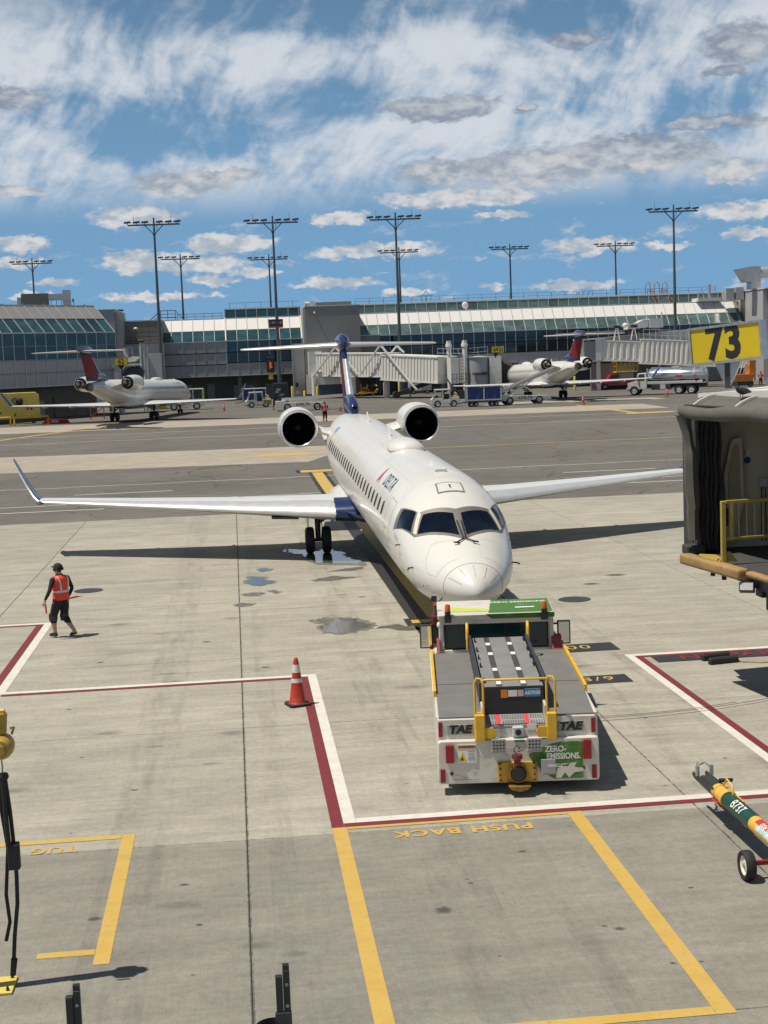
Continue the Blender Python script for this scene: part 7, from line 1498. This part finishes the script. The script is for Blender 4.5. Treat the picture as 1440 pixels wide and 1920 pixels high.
# belt loaders
def belt_loader(loc, rz, up, label):
    r = thing('belt_loader', label, 'belt loader', loc, rz, 'belt loaders')
    gp_(r, 'chassis', [(-2.9, .45), (-2.9, 1.1), (-1.9, 1.15), (-1.6, .95), (2.6, .85), (2.9, .6), (2.9, .45)], -.85, .85, M_white); gb(r, 'cab_seat', -2.6, -2.0, -.5, .5, 1.1, 1.7, M_blackp)
    d = Vector((math.cos(up), 0, math.sin(up))); a = Vector((-3.0 if up > .1 else -2.2, 0, 1.15 if up > .1 else 1.25)); e = a + d * 7.0
    b = MB(); b.bar(a, e, .9, .18); b.obj('belt', M_black if up < .1 else mat('belt_tan', (.26, .19, .10), .8, var=.2), r)
    for y in (-.52, .52): b = MB(); b.bar(a + Vector((0, y, .02)), e + Vector((0, y, .02)), .08, .3); b.obj('belt_rail', M_white if up < .1 else M_lgrey, r)
    if up > .1: bars(r, 'lift_strut', [((-1.5, -.5, .9), tuple(a + d * 4.2 + Vector((0, -.5, -.2)))), ((1.8, -.5, .9), tuple(a + d * 3.0 + Vector((0, -.5, -.2)))), ((-1.5, .5, .9), tuple(a + d * 4.2 + Vector((0, .5, -.2))))], .12, M_white)
    for x in (-1.6, 1.6):
        for y in (-.75, .75): wheel(r, x, y, .42, .26)
    lettering('DELTA', .42, M_navy, r, (.2, -.86, .72), (R(90), 0, 0), .01); b = MB(); b.prism([(-.75, .60), (-.45, .60), (-.60, .86)], -.865, -.852, 0, 'Y'); b.obj('emblem', M_sred, r)
    return r
bl = belt_loader((7.4, 157.4, .9), R(-40 + 38), .03, 'white belt loader with its belt lowered beside the person in the red vest')
bx = thing('dark_crate_stack', 'tall dark open-sided box stack at the tail of the lowered belt loader', 'crate stack', (5.2, 160.5, .9)); gb(bx, 'box', -.75, .75, -.6, .6, .6, 3.0, M_blackp); bars(bx, 'frame', [((-.8, -.65, 0), (-.8, -.65, 3.1)), ((.8, -.65, 0), (.8, -.65, 3.1)), ((-.8, -.65, 3.05), (.8, -.65, 3.05)), ((-.8, .65, 0), (-.8, .65, 3.1)), ((.8, .65, 0), (.8, .65, 3.1)), ((-.8, -.65, .6), (.8, -.65, .6))], .07, M_dark)
for k in range(7): gb(bx, 'parcel', -.6 + .15 * (k % 4), -.2 + .2 * (k % 4), -.64, -.605, .8 + .28 * k, 1.02 + .28 * k, random.choice((M_brown, M_grey, M_pgrey2, M_dark)), 0)
b2 = belt_loader((30.0, 149.2, .9), R(6), .36, 'white belt loader raised to the rear hold of the jet at gate 64')
# dark conveyor
cv = thing('belt_conveyor', 'long black inclined belt conveyor below the gate 64 jet bridge', 'conveyor', (25.4, 184, .9)); b = MB(); b.bar((-4.6, 0, .6), (4.0, 0, 3.4), 1.3, .5); b.obj('belt_frame', M_blackp, cv); b = MB(); b.cyl((-4.7, -.7, .55), (-4.7, .7, .55), .45, n=14); b.obj('drum', M_black, cv, 50)
bars(cv, 'trestle', [((-3, -.6, 0), (-3, -.6, 1.0)), ((2.5, -.6, 0), (2.5, -.6, 2.7)), ((2.5, .6, 0), (2.5, .6, 2.7)), ((1, -.6, 0), (2.5, -.6, 2.5))], .14, M_dark); bars(cv, 'hand_rail', [((-3, -.7, 1.9), (3.5, -.7, 4.0)), ((-3, -.7, 1.1), (-3, -.7, 1.9)), ((0, -.7, 2.1), (0, -.7, 2.9)), ((3.5, -.7, 3.2), (3.5, -.7, 4.0)), ((3.2, -.7, 6.0), (5.2, -.7, 2.6))], .07, M_lgrey)
# generator, container, tank
g_ = thing('ground_power_unit', 'white ground power unit box under the gate 64 jet bridge', 'generator', (26.2, 204, .9)); gb(g_, 'housing', -1.4, .3, -1, 1, .5, 3.2, M_white); gb(g_, 'radiator_grille', .32, 1.7, -.98, .98, .5, 2.9, M_pgrey); gb(g_, 'top_cap', -1.5, 1.8, -1.05, 1.05, 3.21, 3.35, M_white2)
for x in (-.9, 1.1): wheel(g_, x, -.8, .3)
cn = thing('blue_container', 'dark blue cargo container beside the white ground power unit', 'container', (24.0, 206, .9)); gb(cn, 'box', -.75, .75, -.8, .8, .15, 3.2, mat('container_blue', (.012, .02, .10), .5, var=.2)); gb(cn, 'base', -.8, .8, -.85, .85, 0, .15, M_dark)
tk = thing('white_tank_unit', 'white tank box on a dark blue base beneath the jet bridge by the yellow bollard', 'tank', (13.4, 200.5, .9)); gb(tk, 'base', -1.6, 1.7, -1, 1, 0, 1.9, mat('slate_blue', (.05, .065, .085), .6, var=.2)); gb(tk, 'tank_body', -1.75, 1.4, -1.05, 1.05, 1.92, 3.6, M_white); gb(tk, 'tank_lid', -1.85, 1.5, -1.1, 1.1, 3.61, 3.75, M_lgrey); b = MB(); b.lathe([(.3, 0), (.3, .25), (0, .3)], (-.6, -.3, 3.75), 'Z', 12); b.obj('cap', M_white2, tk)
dl_ = thing('tow_dolly', 'low yellow dolly heaped with tow heads under the jet bridge', 'dolly', (18.6, 203.5, .9)); bars(dl_, 'frame', [((-2.6, -.4, .35), (1.5, -.4, .5)), ((-2.6, .4, .35), (1.5, .4, .5)), ((-2.4, -.5, .3), (-2.4, .5, .3)), ((1.3, -.5, .5), (1.3, .5, .5)), ((-1, -.5, .45), (.5, .4, .9))], .16, M_yel)
for k in range(9): b = MB(); x = random.uniform(-.2, 2.0); z = random.uniform(.5, 1.5); b.cyl((x, -.3, z), (x + random.uniform(-.6, .6), .3, z + random.uniform(-.2, .3)), .13, n=8); b.obj('tow_head', random.choice((M_sred, M_brown, M_yel, M_dark)), dl_, 50)
for x in (-1.8, 1.0): wheel(dl_, x, -.5, .25)
# bollards
bb = MB(); bb.lathe([(.17, 0), (.17, 1.75), (.13, 1.86), (.0, 1.9)], (0, 0, 0), 'Z', 14); bme = bb.mesh('post', [M_yel2], 50); fb = MB(); fb.lathe([(.24, 0), (.24, .04), (.17, .05)], (0, 0, 0), 'Z', 14); fme = fb.mesh('foot', [M_conw])
for x, y, s_, lab in ((7.4, 200.5, 1.0, 'yellow bollard left of the pair at the grey pier'), (8.1, 199, 1.0, 'yellow bollard right of the pair at the grey pier'), (9.9, 202, .6, 'short yellow bollard right of the grey pier'), (11.3, 195.4, .95, 'yellow bollard in front of the white tank box'), (15.0, 204, .95, 'yellow bollard just left of the jet fin'), (18.1, 206, .9, 'yellow bollard behind the tow dolly'), (21.2, 203, 1.0, 'yellow bollard midway between dolly and generator'), (23.3, 203.0, 1.0, 'yellow bollard beside the blue container'), (45.6, 191, 1.0, 'yellow bollard left of the red pickup truck')):
    o = thing('bollard', lab, 'bollard', (x, y, .9), 0, 'yellow bollards'); place('post', bme, None, o).scale = (1, 1, s_); place('foot', fme, None, o)
# tow truck at gate 62
tr = thing('white_tow_truck', 'white tow truck at the nose of the jet parked at gate 62', 'truck', (-5.6, 175, .9), R(3)); gp_(tr, 'body', [(-2.2, .4), (-2.2, 1.0), (-.6, 1.05), (-.5, 1.3), (2.1, 1.3), (2.15, .4)], -.9, .9, M_white); bars(tr, 'cab_frame', [((-.4, -.85, 1.3), (-.2, -.85, 2.4)), ((1.95, -.85, 1.3), (1.95, -.85, 2.4)), ((.8, -.85, 1.3), (.8, -.85, 2.4))], .12, M_white); gb(tr, 'cab_roof', -.35, 2.1, -.95, .95, 2.4, 2.52, M_white); gb(tr, 'cab_window', -.2, 1.9, -.5, .5, 1.35, 2.3, M_glassd, 0); gb(tr, 'nose_cradle', -3.4, -2.25, -.5, .5, .3, .9, M_yel); gb(tr, 'side_stripe', 2.0, 2.17, -.92, .92, 1.3, 2.4, mat('stripe_lime', (.35, .45, .05), .5), 0)
for x in (-1.5, 1.2):
    for y in (-.8, .8): wheel(tr, x, y, .45, .28, M_white2)
# yellow air start unit and pipe barrier
yc = thing('yellow_cart_unit', 'big yellow equipment box with black hoses beside the glazed lounge', 'equipment box', (-22.9, 152.5, .9), R(8)); yc.scale = (.82, .82, 1.08); gp_(yc, 'housing', [(-4, .5), (-4, 2.7), (-3, 2.95), (3.2, 2.95), (3.6, 2.7), (3.7, .5)], -1.1, 1.1, M_yel2); gb(yc, 'undercarriage', -3.9, 3.5, -1, 1, .2, .5, M_dark)
for x in (-2.3, 1.2): b = MB(); b.ell((x, -1.2, 2.1), (.45, .2, .4), 10, 6); b.tube([(x, -1.25, 2.1), (x - .6, -1.35, 1.9), (x - .9, -1.3, 2.3), (x - .4, -1.3, 2.5)], .09, 6); b.obj('hose_coil', M_black, yc, 60)
for x, z in ((-1.2, 1.1), (2.6, 1.4), (.6, .9)): gb(yc, 'access_knob', x - .12, x + .12, -1.14, -1.105, z - .1, z + .1, M_dark, 0)
gb(yc, 'warning_mark', 2.0, 2.3, -1.13, -1.105, 1.3, 1.8, M_sred, 0)
for x in (-3, 2.8): wheel(yc, x, -.9, .3)
bars(yc, 'ladder', [((-2.1, -.3, 2.9), (-2.1, -.3, 5.2)), ((-1.7, -.3, 2.9), (-1.7, -.3, 5.2)), ((-2.1, -.3, 5.2), (-1.7, -.3, 5.2))], .1, M_yel2)
yb = thing('pipe_barrier', 'low yellow pipe barrier in front of the yellow equipment box', 'barrier', (-23.2, 147.5, .9), R(6)); yb.scale = (1, 1, .8)
for x0 in (-6, -2.3, 1.4): b = MB(); b.tube([(x0, 0, 0), (x0, 0, 1.0), (x0 + 3.3, 0, 1.05), (x0 + 3.3, 0, 0)], .13, 8); b.obj('pipe_loop', M_yel, yb, 60)
rb = thing('folded_barrier', 'red and white folded barrier lying by the yellow pipe barrier', 'barrier', (-18.0, 149.5, .9)); b = MB(); b.prism([(-1.4, 0), (1.4, 0), (1.2, .35), (-.9, .5)], -.3, .3, 0, 'Y'); b.obj('panel', M_cone, rb); gb(rb, 'white_panel', -.4, .3, -.33, -.305, .1, .35, M_white2, 0)
rc = thing('red_stand', 'red metal stand under the wing of the jet at gate 62', 'stand', (-14.4, 156, .9)); bars(rc, 'frame', [((-.7, 0, 0), (-.7, 0, 1.4)), ((.7, 0, 0), (.7, 0, 1.4)), ((-.7, 0, .3), (.7, 0, .3)), ((-.7, 0, 1.3), (.7, 0, 1.3)), ((-.7, 0, .3), (.7, 0, 1.3)), ((.7, 0, 1.3), (2.2, 0, 1.7))], .1, mat('brick_red_steel', (.35, .10, .04), .6))
# red pickup with a yellow work platform
pk = thing('red_pickup', 'red pickup truck carrying a yellow railed work platform', 'truck', (50.6, 189, .9), R(3)); gp_(pk, 'body', [(-2.6, .45), (-2.65, 1.0), (-1.2, 1.15), (-.9, 1.15), (-.9, 1.3), (2.6, 1.25), (2.7, .5)], -.95, .95, M_sred); gp_(pk, 'cab', [(-1.25, 1.16), (-.75, 1.95), (.3, 1.98), (.45, 1.3), (-.9, 1.3)], -.88, .88, M_sred); gp_(pk, 'cab_window', [(-.9, 1.35), (-.65, 1.85), (.2, 1.87), (.3, 1.38)], -.9, -.885, M_glassd, 0)
gb(pk, 'platform_deck', -.1, 2.9, -.9, .9, 2.15, 2.3, M_yel2); gb(pk, 'scissor_lift', .3, 2.4, -.5, .5, 1.3, 2.15, M_lgrey)
for x in (-.05, .55, 1.15, 1.75, 2.3, 2.85): bars(pk, 'platform_rail', [((x, -.88, 2.3), (x, -.88, 3.6)), ((x, .88, 2.3), (x, .88, 3.6))], .07, M_yel)
for z in (3.6, 3.0): bars(pk, 'platform_rail', [((-.05, -.88, z), (2.85, -.88, z)), ((-.05, .88, z), (2.85, .88, z)), ((-.05, -.88, z), (-.05, .88, z)), ((2.85, -.88, z), (2.85, .88, z))], .07, M_yel)
for x in (-1.7, 1.6):
    for y in (-.85, .85): wheel(pk, x, y, .42, .25)
# tanker truck
ta = thing('tanker_truck', 'white cab fuel tanker with a polished silver tank on the apron right of the jet', 'truck', (49.0, 161.8, .9), R(-28)); M_tank = mat('polished_tank', (.62, .64, .66), .20, metal=.85, var=.12, scale=.8)
b = MB(); b.loft([[(x, 1.15 * k_ * math.cos(6.283 * i / 24), 2.12 + .85 * k_ * math.sin(6.283 * i / 24)) for i in range(24)] for x, k_ in ((-1.7, .55), (-1.6, .9), (-1.4, 1.0), (4.6, 1.0), (4.85, .93), (4.98, .6))]); b.obj('tank', M_tank, ta, 40)
for x in (-.2, 2.0, 3.6): b = MB(); b.lathe([(1.0, -.03), (1.0, .03)], (0, 0, 0), 'X', 24); me = b.mesh('tank_band', [M_lgrey]); o = place('tank_band', me, None, ta, (x, 0, 2.12)); o.scale = (1, 1.16, .86)
b = MB(); b.add([(-.9, -1.10, 2.42), (1.3, -1.10, 2.42), (2.2, -.78, 2.78), (-.9, -.78, 2.78)], [(0, 1, 2, 3)]); b.obj('blue_swoosh', mat('tank_blue', (.03, .11, .42), .3), ta); b = MB(); b.add([(1.0, -1.17, 2.1), (1.5, -1.17, 2.1), (2.9, -.78, 2.80), (2.3, -.78, 2.80)], [(0, 1, 2, 3)]); b.obj('blue_swoosh', mat('tank_blue', (0, 0, 0)), ta)
gb(ta, 'red_mark', 1.6, 2.4, -1.19, -1.16, 1.95, 2.15, M_sred, 0); b = MB(); b.prism([(3.5, 2.0), (3.75, 1.75), (4.0, 2.0), (3.75, 2.25)], -1.2, -1.17, 0, 'Y'); b.obj('hazard_diamond', mat('diamond_red', (.45, .08, .06), .5), ta)
gb(ta, 'chassis_frame', -3.6, 4.9, -.5, .5, .8, 1.2, M_blackp); gb(ta, 'side_skirt', -1.7, 4.6, -1.1, -1.05, 1.2, 1.5, M_lgrey); gb(ta, 'fender', 1.2, 4.2, -1.15, 1.15, 1.15, 1.25, M_blackp); gb(ta, 'tool_locker', -1.2, 1.0, -1.1, -.5, .55, 1.18, M_dark); gb(ta, 'pump_cabinet', -.2, .4, -1.15, -1.1, .6, 1.15, M_lgrey, 0)
gp_(ta, 'cab', [(-3.9, .6), (-3.95, 1.35), (-3.0, 1.6), (-2.75, 2.45), (-1.8, 2.5), (-1.75, .7)], -1.05, 1.05, M_white); gp_(ta, 'cab_window', [(-2.85, 1.65), (-2.62, 2.35), (-2.0, 2.38), (-2.0, 1.65)], -1.07, -1.052, M_glassd, 0); gb(ta, 'bumper', -4.05, -3.9, -1.1, 1.1, .45, .85, M_lgrey); gb(ta, 'mirror', -2.9, -2.8, -1.3, -1.15, 1.7, 2.3, M_blackp)
b = MB(); b.cyl((-1.72, -.7, 1.2), (-1.72, -.7, 3.0), .1, n=8); b.obj('exhaust_stack', M_steel, ta, 50)
b = MB()
for y in (-1.0, -.6): b.tube([(4.3, y, 1.3), (4.7, y - .1, 2.4), (4.4, y, 3.1)], .05, 6)
for k in range(6): b.bar((4.5, -1.05, 1.4 + k * .33), (4.5, -.6, 1.4 + k * .33), .05)
b.obj('tank_ladder', M_lgrey, ta)
bars(ta, 'top_rail', [((-1.3, -.5, 3.05), (4.5, -.5, 3.05))], .06, M_lgrey); gb(ta, 'manhole', 1.0, 1.8, -.4, .4, 2.92, 3.1, M_lgrey)
for x in (-3.2, 1.9, 3.3):
    for y in (-.95, .95): wheel(ta, x, y, .52, .3, M_lgrey)
# orange machine seen past the sign post
om = thing('orange_deicer', 'orange and white de-icing machine behind the near jet bridge roof', 'machine', (63.2, 176, .9), R(10)); gp_(om, 'bucket', [(-1.4, 1.6), (-1.1, .7), (1.1, .7), (1.5, 1.6)], -.9, .9, M_orange); gb(om, 'upright', -1.5, -.7, -.6, .6, 1.62, 3.2, M_orange); gb(om, 'upright', .9, 1.7, -.6, .6, 1.62, 3.3, M_orange); bars(om, 'white_frame', [((-.5, -.6, 1.7), (.1, -.6, 3.3)), ((0, -.6, 1.7), (.5, -.6, 3.1)), ((.4, -.6, 1.7), (.8, -.6, 2.9))], .12, M_white2); b = MB(); b.ell((1.2, 0, 3.9), (.55, .5, .55)); b.ell((-1.1, 0, 3.7), (.55, .5, .5)); b.obj('dome', M_glassd, om, 60); gb(om, 'undercarriage', -1.3, 1.3, -.8, .8, .25, .7, M_dark)
for x in (-.9, .9): wheel(om, x, -.7, .35)
